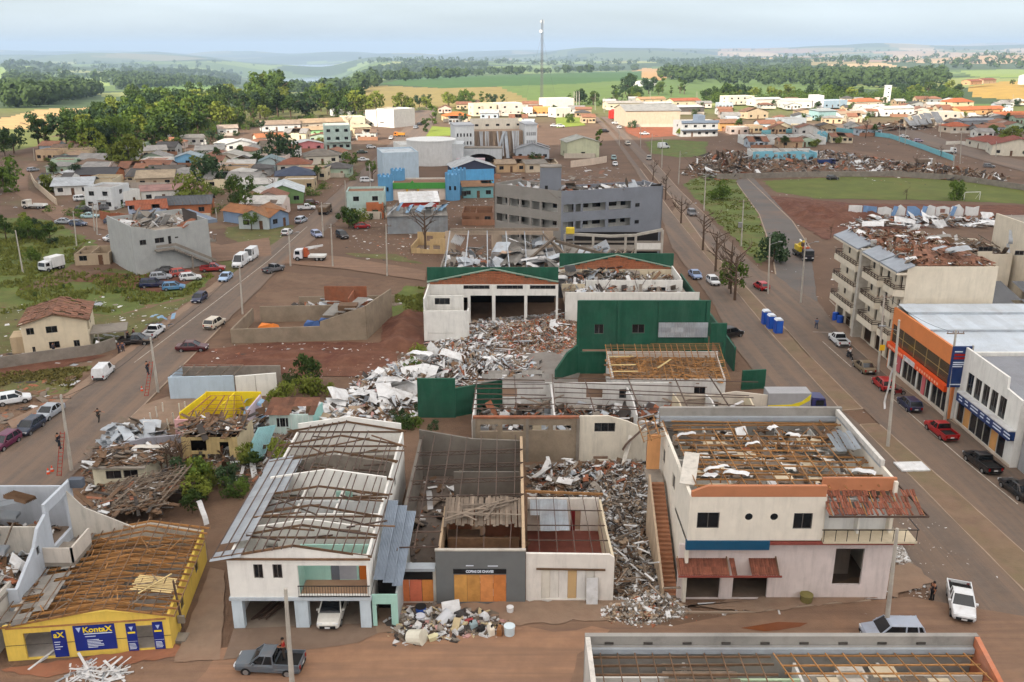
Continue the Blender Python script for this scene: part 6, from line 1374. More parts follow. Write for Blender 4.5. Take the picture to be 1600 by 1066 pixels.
# flattened hall beyond the flats, school ruin
def far_ruins():
    t = wthing('flattened_hall','flattened hall with low white and blue wall stumps beyond the balcony flats','ruin',80,222); wm = wallmat((208,208,206),.4); bm = wallmat((110,140,176))
    Y = P(1400,338).y; X0,X1 = P(1325,338).x,P(1530,338).x; n = 9
    for k in range(n):
        a,b = X0+(X1-X0)*k/n,X0+(X1-X0)*(k+1)/n-.3; wall(t,(a,Y),(b,Y+rr(-.3,.3)),[(0,rr(1.5,3)),((b-a)*.6,rr(2,3.2)),(b-a+.5,rr(1,3))],wm if k not in (1,4) else bm,[(1,2.4,.8,1.9,'hole')] if k == 6 else (),.25)
        if k % 2: piece('leaning_slab',t,(a,Y-.5,.2),(a+.8,Y-.2,2.6),1.4,.2,bm)
    debris('rubble','x','x',[(X0-8,Y-14),(X1+10,Y-14),(X1+12,Y-1),(X0-4,Y-1)],5000,1.3,RUB+[(C_WOOD,3)],(.2,1.6),parent=t)
    sheets([(1330,345),(1580,345),(1580,362),(1330,362)],26,'pale bent sheet on the flattened hall beyond the flats','sheets on the flattened hall',C_WSHEET,(2,5),1.6,bend=.7,seed=3)
    t = wthing('school_ruin','ruined light blue school wings with open rooms behind the pitch','ruin',120,360); lm = wallmat((120,178,196),.5); wm2 = wallmat((204,204,200),.5)
    def strip(u0,u1,v,h,mat,k,D):
        a,b = P(u0,v),P(u1,v); L_ = b.x-a.x; ops = [(L_*(i+.3)/k,L_*(i+.7)/k,.9,2.2,'hole') for i in range(k)]
        wall(t,(a.x,a.y),(b.x,a.y),[(0,h*.9),(L_*.3,h),(L_*.31,h*.8),(L_*.7,h),(L_,h*.7)],mat,ops,.25); wall(t,(a.x,a.y+D),(b.x,a.y+D),h,wm2,(),.25); wall(t,(b.x,a.y+.3),(b.x,a.y+D),h*.8,mat,(),.25)
        for i in range(k+1): wall(t,(a.x+L_*i/k,a.y+D),(a.x+L_*i/k,a.y+.3),h*.85,wm2,(),.2)
        skeleton(t,(a.x,a.y,h),(b.x,a.y,h),(b.x,a.y+D,h+.8),(a.x,a.y+D,h+.8),8,5,C_WOOD,miss=.3,jit=.3)
    strip(1176,1276,250,3.4,lm,7,9); strip(1160,1290,226,3.6,wm2,8,9); strip(1276,1292,222,5,lm,1,6)
    debris('rubble','x','x',gp([(1090,262),(1140,235),(1300,235),(1480,262),(1400,272),(1130,276)]),4500,1.3,RUB+WDB,(.2,1.8),parent=t)
    debris('timber_heap','large brown heap of splintered timber and branches at the corner of the grass triangle','debris',gp([(1062,272),(1090,245),(1140,236),(1200,255),(1230,268),(1150,280),(1110,284)]),1500,3.0,WDB,(.6,3.6),(.06,.2),aspect=(.06,.3),seed=7,flat=.7)
    debris('timber_heap','brown wreckage piled behind the stone retaining wall','debris',gp([(1380,262),(1460,258),(1580,278),(1560,290),(1420,276)]),1100,2.0,WDB,(.5,3),(.06,.2),aspect=(.06,.4),seed=17,flat=.7)
    debris('debris_heap','wrecked houses heap in the shade behind the turquoise wall','debris',gp([(1350,198),(1440,190),(1450,202),(1360,208)]),700,3.0,WDB,(.8,4),seed=27,aspect=(.08,.4))
    o = wthing('collapsed_barn','collapsed dark barn with sagging grey roof near the sunlit rows','ruin',245,560); c = P(1445,200)
    roof_grid(o,(c.x-10,c.y-4,1),(c.x+8,c.y-4,3),(c.x+8,c.y+5,8),(c.x-10,c.y+5,4.5),M('dark_zinc'),9,2,.12,True,jit=.6); skeleton(o,(c.x-10,c.y-4,.8),(c.x+8,c.y-4,2.8),(c.x+8,c.y+5,7.6),(c.x-10,c.y+5,4.2),6,4,C_WOOD); wall(o,(c.x-9,c.y+6),(c.x+8,c.y+6),4,wallmat((170,158,140)),(),.3)
    g = thing('football_goal','white football goal at the right end of the pitch','goal',P(1518,313),R(8)); gw = M('goal_white',(216,216,214),rough=.5)
    for x in (-2.4,2.4): MB().cyl((x,0,0),(x,0,2.3),.09,n=6).build('post',gw,g); MB().cyl((x,0,2.3),(x,1.8,0),.05,n=6).build('stay',gw,g)
    MB().cyl((-2.4,0,2.3),(2.4,0,2.3),.09,n=6).build('crossbar',gw,g)
far_ruins()
for k,(u,v) in enumerate(((1204,514),(1215,521),(1196,507))):
    c = P(u,v); t = thing('portable_toilet','%s of the blue portable toilets on the median' % ('middle','nearest','farthest')[k],'toilet',c,R(4),'portable toilets'); bl = M('toilet_blue',(30,76,168),rough=.45,var=.08)
    MB().box(-.55,.55,-.55,.55,.08,2.15).build('cabin',bl,t); MB().prism([(-.6,2.15),(.6,2.15),(.4,2.4),(-.4,2.4)],-.58,.58).build('roof',M('toilet_roof',(206,212,220),rough=.5),t); MB().box(-.4,.4,-.58,-.552,.2,2.0).build('door',M('toilet_door',(40,92,186),rough=.45),t); MB().box(-.6,.6,-.6,.6,0,.08).build('skid',C_RUBBER,t)
for k,(u,v) in enumerate(((1305,500),(1312,505))):
    c = P(u,v); t = thing('drum','blue plastic drum %s by the flats entrance' % ('farther','nearer')[k],'drum',c,0,'blue drums'); MB().cyl((0,0,0),(0,0,1.2),.5,n=14).build('shell',M('toilet_blue'),t); MB().cyl((0,0,1.2),(0,0,1.26),.4,n=14).build('lid',M('toilet_door'),t)
# ------------------------------------------------------------------ foreground block
def lines_of_print(parent,X0,X1,Y,z0,z1,n,mat,seed=1):
    g = random.Random(seed)
    for k in range(n): z = z1-(z1-z0)*k/n; MB().box(X0,X0+(X1-X0)*g.uniform(.45,1),Y-.012,Y-.004,z-.05,z).build('print_line',mat,parent)
def yellow_shop():
    o = Vector((-36.1,53.8,0)); a = R(6.5); t = thing('yellow_shop','yellow shop with blue posters and bare brown roof timbers','shop',o,a); W_,D = 11.4,12.2
    ym = wallmat((216,184,84),.45); h = 2.9; xr,zr = 7.2,4.0; ops = [(1.3,4.2,.1,2.25,'hole'),(9.0,10.2,.2,2.25,'hole')]
    wall(t,(0,0),(W_,0),[(0,h),(5,3.5),(xr,3.65),(W_,2.95)],ym,ops,.2,name='front_wall'); wall(t,(W_,.2),(W_,D),2.9,ym,[(3,4,1,2,'window'),(8,9,1,2,'window')],.2); wall(t,(W_,D),(0,D),[(0,2.8),(W_-xr,zr-.1),(W_,2.8)],WHD,(),.2); wall(t,(0,D-.2),(0,.2),2.8,WHD,(),.2)
    MB().box(.2,W_-.2,.2,D-.2,.02,.06).build('floor',M('pale_floor',(150,144,138),var=.3),t); MB().box(-.02,W_+.02,-.03,-.003,1.28,1.31).build('groove',M('debris_dark'),t)
    nb = M('poster_blue',(22,40,120),rough=.5,var=.08); yt = M('letter_yellow',(232,206,40),rough=.5); wt = M('sign_white')
    p = MB().box(4.75,7.6,-.05,-.004,.5,2.6).build('poster',nb,t); text(p,'KontaX',.62,(6.4,-.07,2.22),(R(90),0,0),yt,bold=.012,width=2.0)
    MB().box(5.45,7.4,-.06,-.051,1.86,1.93).build('underline',wt,p); lines_of_print(p,5.5,6.9,-.05,1.6,1.7,1,wt); lines_of_print(p,5.6,7.0,-.05,.65,1.4,6,wt,3); MB().prism([(4.95,2.45),(5.3,2.45),(5.12,2.05)],-.065,-.051).build('emblem',M('emblem_pale',(170,186,220)),p)
    for k,x in enumerate((8.35,10.2)):
        p = MB().box(x,x+.72,-.05,-.004,.2,2.5).build('poster',nb,t); MB().prism([(x+.22,2.25),(x+.52,2.25),(x+.37,1.9)],-.065,-.051).build('emblem',M('emblem_pale'),p); MB().box(x+.1,x+.62,-.06,-.051,1.68,1.82).build('print_line',yt,p); MB().box(x+.02,x+.7,-.06,-.051,1.0,1.02).build('print_line',wt,p); lines_of_print(p,x+.1,x+.62,-.05,.3,.85,5,wt,5)
    p = MB().box(3.25,4.2,-.05,-.004,.1,2.35).build('poster',nb,t); text(p,'aX',.62,(3.72,-.07,1.95),(R(90),0,0),yt,bold=.012); lines_of_print(p,3.35,4.0,-.05,.6,1.4,4,wt,7)
    # roof frame
    eL,eR = -.4,W_+.5; L0,L1 = 2.75,2.85
    n = 15
    for k in range(n):
        y = -.1+(D+.2)*k/(n-1); j = rr(-.15,.15)
        piece('rafter',t,(eL,y,L0+.08),(xr,y+j,zr),.07,.16,C_WOODO); piece('rafter',t,(eR,y,L1+.08),(xr,y+j,zr),.07,.16,C_WOODO); piece('tie_beam',t,(.2,y+.1,2.72),(W_-.2,y+.1+j*.5,2.72),.06,.14,C_WOODO)
    for k in range(9): f = k/8; piece('batten',t,(eL+(xr-eL)*f,-.4,L0+.22+(zr-L0)*f),(eL+(xr-eL)*f+rr(-.15,.15),D+.3,L0+.22+(zr-L0)*f),.06,.05,C_WOOD)
    for k in range(6): f = k/6; piece('batten',t,(eR+(xr-eR)*f,-.4,L1+.22+(zr-L1)*f),(eR+(xr-eR)*f,D+.3,L1+.22+(zr-L1)*f),.06,.05,C_WOOD)
    for k in range(42): y = .4+(D-.8)*k/41; x0 = rr(.4,3) if k % 3 else rr(3,5); piece('ceiling_board',t,(x0,y,2.55+rr(-.05,.12)),(x0+rr(4,8.2) if x0 < 3 else W_-.3,y+rr(-.12,.12),2.6+rr(-.12,.12)),rr(.14,.3),.03,random.choice([C_WOODO,C_WOODO,C_WOOD]))
    roof_grid(t,(eL,-.2,L0+.27),(eL,D,L0+.27),(2.8,D,L0+.8),(2.8,-.2,L0+.8),C_FIB,20,3,.42,True,jit=.06,name='roof_panel')
    for k in range(9): y = 2.2+k*.22; piece('loose_board',t,(8.4+rr(-.2,.2),y,3.95),(11.2+rr(-.2,.2),y+.25,3.25),.14,.04,M('pale_board',(196,172,122),var=.2,rnd=.2))
    for k in range(50): x,y,a = rr(.6,10.4),rr(.5,11.4),rr(0,6.28); L_ = rr(.6,1.9); z = 3.1+.9*(1-abs(x-7.2)/7.2); piece('snapped_lath',t,(x,y,z),(x+L_*math.cos(a),y+L_*math.sin(a),z+rr(-.4,.25)),.07,.05,random.choice([C_WOOD,C_WOODG,C_WOODO]))
    piece('loose_board',t,(9,1.6,3.9),(10.8,4,3.9),.12,.05,M('pale_board'))
    return t
yellow_shop()
tag(debris('lath_heap','heap of split white laths in the street before the yellow shop','debris',gp([(88,1062),(120,1040),(195,1042),(205,1060),(150,1075)]),130,.45,[(C_WSHEET,5),(C_ZINC,1)],(.8,2.2),(.02,.05),aspect=(.04,.1),seed=4,flat=.2),kind='stuff')
for k,(a,b) in enumerate((((25,1062),(75,1028)),((45,1050),(85,1020)))): tag(piece('plank',None,P(*a)+Vector((0,0,.08+.1*k)),P(*b)+Vector((0,0,.12+.1*k)),.16,.05,C_WSHEET),'long white plank %s on the pavement by the yellow shop' % ('nearer','farther')[k],'plank','white planks by the yellow shop')
def meter_post():
    c = P(288,990); t = thing('meter_post','small dark service pole with meter box between yellow shop and balcony house','pole',c); MB().cyl((0,0,0),(-.3,0,4.6),.11,.08,8).build('post',C_STEEL,t); MB().box(-.25,.25,-.3,-.1,1.1,1.7).build('meter_box',C_CONC,t); MB().box(-.4,.5,-1.2,-.2,0,.25).build('plinth',C_CONC,t)
meter_post()
# grey white building at the left edge
def left_building():
    t = wthing('grey_white_building','roofless pale grey two storey building with concrete balcony at the left edge','building',-36,64); gm = wallmat((176,182,190),.4); X = -36.4
    prof = [(0,6.9),(3,7.0),(3.05,6.6),(4.5,6.2),(5.5,5.7),(7,5.2),(7.1,4.8),(9,4.4),(10.6,4.3),(10.7,3.3),(14,3.1)]
    wall(t,(X,58.0),(X,71),[(0,3.4),(4,4.8),(5.2,5.8),(7.0,6.2),(7.05,6.9),(13,6.9)],gm,[(1.6,2.9,1.2,2.6,'hole'),(4.2,4.8,4.1,4.7,'window'),(5.4,9.4,.1,2.9,'hole'),(7.6,11.6,3.5,6.2,'hole')],-.25 if False else .25,name='side_wall')
    wall(t,(-50,57.8),(X,57.8),3.4,gm,[(3,4.4,1,2.2,'window'),(8,9.4,1,2.2,'window')],.25); wall(t,(X-.2,71),(-50,71),6.4,gm,(),.25); wall(t,(-50,71),(-50,58),5,gm,(),.25)
    wall(t,(-46,64),(X-.3,64),5.6,WHD,[(3,4,3.3,5.3,'hole')],.2); wall(t,(-43,58.2),(-43,70.8),5.2,WHD,[(4,5,3.3,5.2,'hole'),(8,9,3.3,5.2,'hole')],.2)
    MB().box(-49.8,X-.3,58.1,70.8,3.0,3.2).build('floor_slab',C_FLOOR,t)
    MB().box(X,X+2.3,63.2,67.4,2.9,3.2).build('balcony_slab',C_CONC,t)
    for a,b in (((X+.01,63.2),(X+2.3,63.2)),((X+2.3,63.2),(X+2.3,67.4))): wall(t,a,b,4.3,wallmat((190,182,172),.5),(),.15,z0=3.2,name='balcony_wall')
    wall(t,(X+.01,69.6),(X+5.2,70.6),[(0,6.4),(1.2,5),(5.2,3)],WHD,(),.2); MB().box(X-.1,X+1.0,70.6,71.4,6.3,6.95).build('roof_edge',M('box_blue_grey',(84,90,100)),t)
    skeleton(t,(-49.5,58.3,3.6),(X-.4,58.3,3.6),(X-.4,63.8,6),(-49.5,63.8,6),9,6,C_WOODG,miss=.15,jit=.2); skeleton(t,(-49.5,64.5,6),(-43.4,64.5,6),(-43.4,70.6,6.3),(-49.5,70.6,6.3),5,6,C_WOOD,miss=.2,jit=.2)
    debris('debris','x','x',[(-49,58.6),(-37.5,58.6),(-37.5,70),(-49,70)],1600,.5,RUB+[(C_WOOD,4)],(.12,1.2),z0=3.2,parent=t,bowl=False)
    for k in range(24): c = Vector((rr(-48,-38),rr(59,69),rr(5,6.4))); d = Vector((rr(1,2),rr(-1,1),rr(-.2,.2))); piece('roof_sheet',t,c-d,c+d,rr(.8,1.4),.3,random.choice([C_FIB,C_WOODG,C_WOOD,C_ZINC]),'corr',rr(-.2,.2))
    t.scale = (1,.74,1.16); t.location.y -= 2.6
    o = wthing('lean_to','low cream annex with pale slab roof in the lower left corner','annex',-40,54); wall(o,(-46,52.5),(-37.2,52.8),4.0,WHD,(),.2); wall(o,(-37.2,53),(-37.2,57.6),4.2,WHD,(),.2); MB().box(-46,-37.1,52.9,57.6,3.6,3.8).build('roof',C_CONC,o); roof_grid(o,(-46,53.2,4.0),(-37.5,53.2,4.0),(-37.5,57.5,4.6),(-46,57.5,4.6),C_FIB,7,2,.3,True,jit=.1)
left_building()
# white house with balcony over a carport
def balcony_house():
    t = wthing('balcony_house','white two storey house with balcony over open carport and bare roof frame','house',-16,57.5); Y = 57.5; X0,X1 = -21.0,-10.6; D = 80.2; wm = wallmat((226,224,218),.3); z1 = 2.85; h = 6.35; mint = wallmat((158,196,184),.3)
    pk = [(0,h),(5,h+.75),(10.4,h)]
    ops = fops(Y,X0,[(395,882,412,904),(425,882,442,904)])+[(5.15,10.25,z1+.15,5.55,'hole')]
    wall(t,(X0,Y),(X1,Y),pk,wm,ops,.22,z0=z1,name='front_wall')
    MB().box(X0-.1,X1+.1,Y-.12,Y+.3,z1-.25,z1-.003).build('edge_beam',wallmat((176,184,190)),t); MB().box(X0,X1,Y+.3,72,z1-.2,z1-.005).build('floor_slab',M('pale_floor'),t)
    for a,b in ((0,.8),(4.7,5.7),(9.6,10.4)): MB().box(X0+a,X0+b,Y,Y+.6,0,z1-.26).build('pillar',wallmat((186,198,206)),t)
    wall(t,(X0,64.5),(X1,64.5),z1-.25,wallmat((150,140,130)),[(3.2,4.4,.05,2.1,'hole')],.2); MB().box(X0,X1,Y,64.4,.02,.05).build('carport_floor',M('carport_floor',(128,116,104),var=.25,dirt=.5),t)
    for k in range(9): piece('stacked_beam',t,(X0+1+k*.14,58.6,.1+.07*(k % 4)),(X0+3.6+k*.16,64,.3+.1*(k % 4)),.12,.1,C_STEEL)
    # balcony recess
    yb = Y+2.2; wall(t,(X0+5.1,yb),(X1,yb),h-.4,mint,[(2.0,4.0,z1+.05,5.2,'hole'),(4.15,5.05,z1+.05,5.2,'hole')],.15,z0=z1)
    MB().box(X0+7.15,X0+9.1,yb+.05,yb+.1,z1+.05,5.2).build('glass_door',M('door_grey',(150,152,158),rough=.3),t); MB().box(X0+7.15,X0+7.75,yb+.0,yb+.04,z1+.05,5.2).build('door_leaf',M('leaf_grey',(96,100,108)),t); MB().box(X0+9.3,X0+10.15,yb+.02,yb+.08,z1+.05,5.2).build('wood_door',M('orange_door',(176,96,34),rough=.5,var=.15),t)
    wall(t,(X0+4.95,yb),(X0+4.95,Y+.23),h-.3,mint,(),.15,z0=z1); m = MB(); m.box(X0+5.2,X1-.05,Y+.25,yb,z1+.0,z1+.05); m.build('balcony_floor',M('tile_floor',(150,120,96)),t)
    iron = M('black_iron',(26,25,26),rough=.5); r_ = MB().box(X0+5.1,X1+.05,Y-.16,Y-.1,z1+1.0,z1+1.06).build('railing',iron,t); MB().box(X0+5.1,X1+.05,Y-.16,Y-.1,z1+.1,z1+.15).build('bottom_rail',iron,r_)
    k = X0+5.12
    while k < X1: MB().box(k,k+.025,Y-.145,Y-.115,z1+.15,z1+1.0).build('baluster',iron,r_); k += .2
    # long walls and cross walls seen through the roof
    wall(t,(X1,Y+.23),(X1,D),h-.2,wm,[(9,10,3.8,5,'window'),(15,16,3.8,5,'window')],.2,name='side_wall'); wall(t,(X0,D),(X0,Y+.23),h-.2,wm,[(6,7.2,3.8,5,'window'),(14,15.2,3.8,5,'window'),(19,20,3.8,5,'window')],.2,name='side_wall')
    for y,mat,k in ((61.5,wm,1.),(64.6,wm,.92),(66.4,wallmat((196,198,198)),.95),(69.5,wm,1.05),(73,C_CONC,1),(76.5,wallmat((150,142,132)),.85),(80.2,wm,1.1)):
        pr = [(0,h*k),(5,h*k+.75),(10.1,h*k)] if k >= 1 else [(0,h*k),(10.1,h*k)]
        wall(t,(X0+.2,y),(X1-.2,y),pr,mat,[(1.5,2.5,2.9,5,'hole'),(6.5,7.4,2.9,5,'hole')] if y < 80 else (),.16,z0=2.9 if y < 72 else .0,name='cross_wall')
    for x,y0,y1 in ((X0+3.4,61.7,69.4),(X0+6.6,64.8,69.4),(X0+5,69.7,76)): wall(t,(x,y0),(x,y1),h-.5,wm,[(1,1.9,2.9,5,'hole')],.15,z0=2.9,name='inner_wall')
    MB().box(X0+5.8,X0+7.2,69.3,69.45,3.4,5.4).build('mint_panel',mint,t); MB().box(X0+.3,X1-.3,72.1,D-.1,.05,.1).build('back_floor',C_FLOOR,t)
    # roof frame
    cx = X0+5; zt = h+.9
    for y in (57.4,60.5,63.6,66.8,70,73.4,76.8,80.2):
        j = rr(-.15,.15); piece('rafter',t,(X0-.9,y,h-.15+rr(-.1,.1)),(cx,y+j,zt),.08,.18,C_WOOD); piece('rafter',t,(X1+.3,y+rr(-.3,.3),h-.1),(cx,y+j,zt),.08,.18,C_WOOD); piece('tie_beam',t,(X0-.4,y,h-.2),(X1+.2,y+rr(-.2,.2),h-.2),.08,.16,C_WOOD)
    for k in range(9):
        f = k/8; x = X0-.9+(cx-X0+.9)*f; z = h+.02+(zt-h)*f; y1 = D if k > 2 else 79; piece('purlin',t,(x+rr(-.1,.1),57.0,z+.1),(x+rr(-.2,.2),y1,z+.1),.07,.09,C_STEEL)
        if k < 8: x = X1+.3+(cx-X1-.3)*f; piece('purlin',t,(x,57.2+rr(0,1),z+.1),(x+rr(-.3,.3),rr(74,80),z+.1),.07,.09,C_STEEL)
    for k in range(34): y = rr(59,78); x = rr(X0,X1-2); piece('loose_beam',t,(x,y,h+rr(0,.5)),(x+rr(1.5,4),y+rr(-2,2),h+rr(-.4,.6)),.08,.12,random.choice([C_WOODG,C_WOOD,C_STEEL]))
    roof_grid(t,(X0-1.1,57.0,h-.1),(X0-1.1,74,h-.1),(X0+1.2,74,h+.35),(X0+1.2,57.0,h+.35),M('grey_zinc2',(150,156,162),rough=.5,var=.12,rnd=.08,dirt=.3),14,1,.06,True,jit=.05)
    roof_grid(t,(X0-.9,67,h-.05),(X0-.9,73,h-.05),(X0+2.2,73,h+.5),(X0+2.2,67,h+.5),M('grey_zinc2'),6,1,.1,True,jit=.05)
    # passage with grey sheets at the right
    roof_grid(t,(X1+.25,57.8,4.2),(X1+2.3,57.8,3.4),(X1+2.4,67,4.4),(X1+.25,67,6.0),M('blue_zinc',(128,138,150),rough=.45,var=.18,rnd=.1,metal=.3),3,4,.0,True,jit=.12)
    wall(t,(X1+.1,57.7),(X1+2.0,57.7),2.9,mint,[(.3,1.4,.02,2.1,'hole')],.15); wall(t,(X1+2.0,57.9),(X1+2.0,66),3,wallmat((170,176,176)),(),.15); MB().box(X1+.2,X1+1.9,60,60.1,0,2.8).build('dark_door',C_DARK,t)
    return t
balcony_house()
# grey key shop, hall behind it and the white shop
def key_shop():
    t = wthing('key_shop','grey shop with boarded window and white lettering over it','shop',-4,60.8); Y = 60.8; gm = M('shop_grey',(104,106,106),var=.08,scale=.6,dirt=.25,dirtcol=(84,80,76)); X0,X1 = -5.95,1.05; h = 4.75
    ow = fops(Y,X0,[(709,898,791,941,'hole')])
    wall(t,(X0,Y),(X1,Y),h,gm,ow,.22,name='front_wall'); s0,s1,za,zb = ow[0][:4]
    pm = M('plywood',(190,140,84),var=.2); n = 4
    for k in range(n): MB().box(X0+s0+(s1-s0)*k/n+.01,X0+s0+(s1-s0)*(k+1)/n-.01,Y+.05+.02*(k % 2),Y+.09+.02*(k % 2),za,zb).build('plywood_board',M('plywood_%d' % k,[(196,144,78),(186,134,72),(200,132,78),(196,122,66)][k],var=.25,scale=1.5),t)
    x0,z1 = xz(708,889,Y); x1,z0 = xz(791,896,Y); sg = MB().box(x0,x1,Y-.06,Y-.004,z0,z1).build('sign',M('sign_black',(26,26,28),rough=.5),t); text(sg,'COPIAS DE CHAVES',.3,((x0+x1)/2,Y-.075,(z0+z1)/2),(R(90),0,0),M('sign_white'),bold=.012,width=(x1-x0)*.52)
    MB().box(x0+1.0,x0+1.6,Y-.02,Y-.004,z1+.25,z1+.33).build('paint_trace',M('sign_white'),t); MB().box(x0+2.7,x0+3.5,Y-.02,Y-.004,z1+.22,z1+.3).build('paint_trace',M('sign_white'),t)
    MB().box(X0-.05,X1+.02,Y-.05,Y+.27,h,h+.1).build('coping',C_POLE,t)
    # narrow bay at the left
    Xa = -9.35; MB().box(Xa,X0-.05,Y-.3,Y+.6,3.1,3.35).build('canopy_slab',M('grey_zinc2'),t); wall(t,(Xa,Y+.1),(X0-.02,Y+.1),3.1,C_POLE,[(.25,3.15,.02,2.9,'hole')],.2)
    for k,c in enumerate(((206,118,72),(206,112,84),(200,128,66))): MB().box(Xa+.3+k*.98,Xa+1.24+k*.98,Y+.25,Y+.29,.05,2.0).build('plywood_board',M('plyboard_%d' % k,c,var=.2,scale=1.5),t)
    MB().box(Xa+.26,X0-.3,Y+.3,Y+.34,2.0,2.9).build('gap_shade',C_DARK,t)  # dark sheet painting the shade in the opening above the boards
    # walls behind
    hw = M('hall_grey',(112,106,98),var=.25,scale=.5,dirt=.6,dirtcol=(84,76,68)); tn = wallmat((176,152,124),.6)
    wall(t,(Xa,83),(Xa,Y+.4),4.2,hw,(),.25,name='side_wall'); wall(t,(X1,Y+.25),(X1,83),4.4,tn,[(7,8,.1,2.1,'hole')],.25,name='party_wall'); wall(t,(X1,83),(Xa,83),[(0,4),(5,4.2),(10.4,5.2)],hw,(),.25,name='back_wall')
    wall(t,(X0+.2,Y+.3),(X0+.2,70),3.6,tn,[(3,4,.1,2.1,'hole')],.18); wall(t,(X0+.4,70),(X1-.3,70),3.2,C_BRICK,[(2,3.2,.1,2.1,'hole')],.2); wall(t,(X0+.4,77),(X1-.3,77),3.4,hw,(),.2)
    MB().box(Xa+.3,X1-.3,Y+.4,82.8,.02,.06).build('floor',M('hall_floor',(96,86,78),var=.3,dirt=.4),t)
    for k in range(4): MB().box(-4+k*1.1,-3.1+k*1.1,63.5,64.3,.1,1.5).build('white_cabinet',C_WSHEET,t)
    MB().box(-5.6,-2.8,67.5,69.5,.1,1.6).build('shelf_unit',C_WOOD,t); MB().box(-5.4,.6,66.6,66.9,.1,2.4).build('timber_partition',C_WOOD,t)
    m = MB()
    for k in range(26):                # grey planks left of the old roof
        x = X0+.3+k*.26; piece('roof_plank',t,(x+rr(-.1,.1),66.2+rr(-.3,.3),3.9+rr(-.08,.08)),(x+rr(-.1,.1),70.6+rr(-.4,.3),4.3+rr(-.08,.08)),.24,.04,C_WOODG)
    for k in range(12): piece('roof_plank',t,(rr(-6,-1),rr(66,70),4.4),(rr(-3,1),rr(66,70),4.4),.2,.04,C_WOODG)
    for k,y in enumerate((62.2,64.5,67,70.5,73.6,76.6,79.6)):
        a,b = (Xa+.1,y,4.2),(X1,y+rr(-.2,.2),4.55)
        if k < 3: piece('steel_bar',t,a,(X0+.2,y,4.3),.08,.1,C_STEEL)
        else:
            m = MB(); m.beam(a,b,.08,.08); m.beam((a[0],a[1],a[2]-.35),(b[0],b[1],b[2]-.35),.07,.07); n = 16
            for i in range(n): f,g_ = i/n,(i+1)/n; A,B = Vector(a),Vector(b); p,q = A+(B-A)*f,A+(B-A)*g_; (p if i % 2 else q).z -= .35; m.beam(p,q,.05,.05)
            m.build('steel_truss',C_STEEL,t)
    for x in (-9,-7.7,-6.2,-4.6,-3,-1.4,.2): piece('purlin',t,(x,61.4 if x < -6.5 else 70.3,4.4),(x+rr(-.2,.2),82.6,4.7),.07,.08,C_STEEL)
    for x in (-4.4,-2.2,-.2): piece('purlin',t,(x,61.1,4.1),(x+rr(-.2,.2),66.4,4.1),.06,.07,C_STEEL)
    piece('hanging_cloth',t,(-7.4,71.4,4.4),(-7.3,71.2,2.6),.5,.4,C_WSHEET,'bent'); piece('hanging_cloth',t,(-5.9,72.4,4.3),(-5.6,72.5,3.4),.4,.3,C_WSHEET,'bent'); MB().box(-8.6,-7.6,61.8,62.8,.1,.9).build('crate',C_WSHEET,t)
    debris('debris','x','x',[(Xa+.5,62),(X1-.5,62),(X1-.5,82),(Xa+.5,82)],320,.5,WDB,(.3,1.6),parent=t,bowl=False)
    # white shop
    s = wthing('white_shop','low white shop with boarded white shutter next to the grey key shop','shop',4.5,61); Y = 61.0; wm = wallmat((214,208,200),.35); X2 = 8.0
    wall(s,(1.1,Y),(X2,Y),[(0,4.4),(6.5,4.3),(6.9,4.0)],wm,[(1.2,5.4,.3,3.0,'hole')],.22,name='front_wall')
    for k in range(6): c = [(206,200,188),(210,206,198),(214,210,204),(190,160,116),(208,206,202),(200,196,188)][k]; MB().box(2.3+k*.7,2.98+k*.7,Y+.06+.02*(k % 2),Y+.1+.02*(k % 2),.3,2.95).build('shutter_board',wallmat(c,.5),s)
    piece('lintel_beam',s,(1.9,Y-.1,3.1),(7.3,Y-.1,3.0),.1,.14,C_WOOD); MB().box(-.45,.45,-.03,.03,0,2.3).build('leaning_door',C_WSHEET,s,(6.3,Y-.55,.02),(R(-12),0,0))
    wall(s,(X2,Y+.23),(X2,72),[(0,4),(5,3.4),(11,3.2)],CRM,(),.2); wall(s,(X2-.2,72),(1.4,72),3.4,wm,[(1.6,2.5,.1,2.2,'hole')],.2); MB().box(4.8,5.7,71.85,71.9,.1,2.2).build('red_door',M('door_red',(110,20,22)),s)
    MB().box(1.4,X2-.2,Y+.25,71.9,.05,.12).build('floor',M('red_floor',(110,60,48),var=.3,dirt=.5),s); roof_grid(s,(1.6,67.6,2.4),(4.9,67.6,2.6),(4.9,71.6,3.3),(1.6,71.6,3.3),C_ZINC,4,2,.05,True,jit=.1,name='fallen_sheet')
    for x in (2.2,3.6,5,6.4,7.4): piece('purlin',s,(x,Y+.3,3.9),(x+rr(-.1,.1),71.8,3.6),.06,.07,C_STEEL)
    for y in (64,66.4,69): piece('steel_bar',s,(1.3,y,3.8),(7.8,y+rr(-.2,.2),3.7),.07,.08,C_STEEL)
    piece('edge_beam',s,(1.2,72.4,3.8),(8.2,72.2,3.6),.2,.2,C_WOODO)
key_shop()
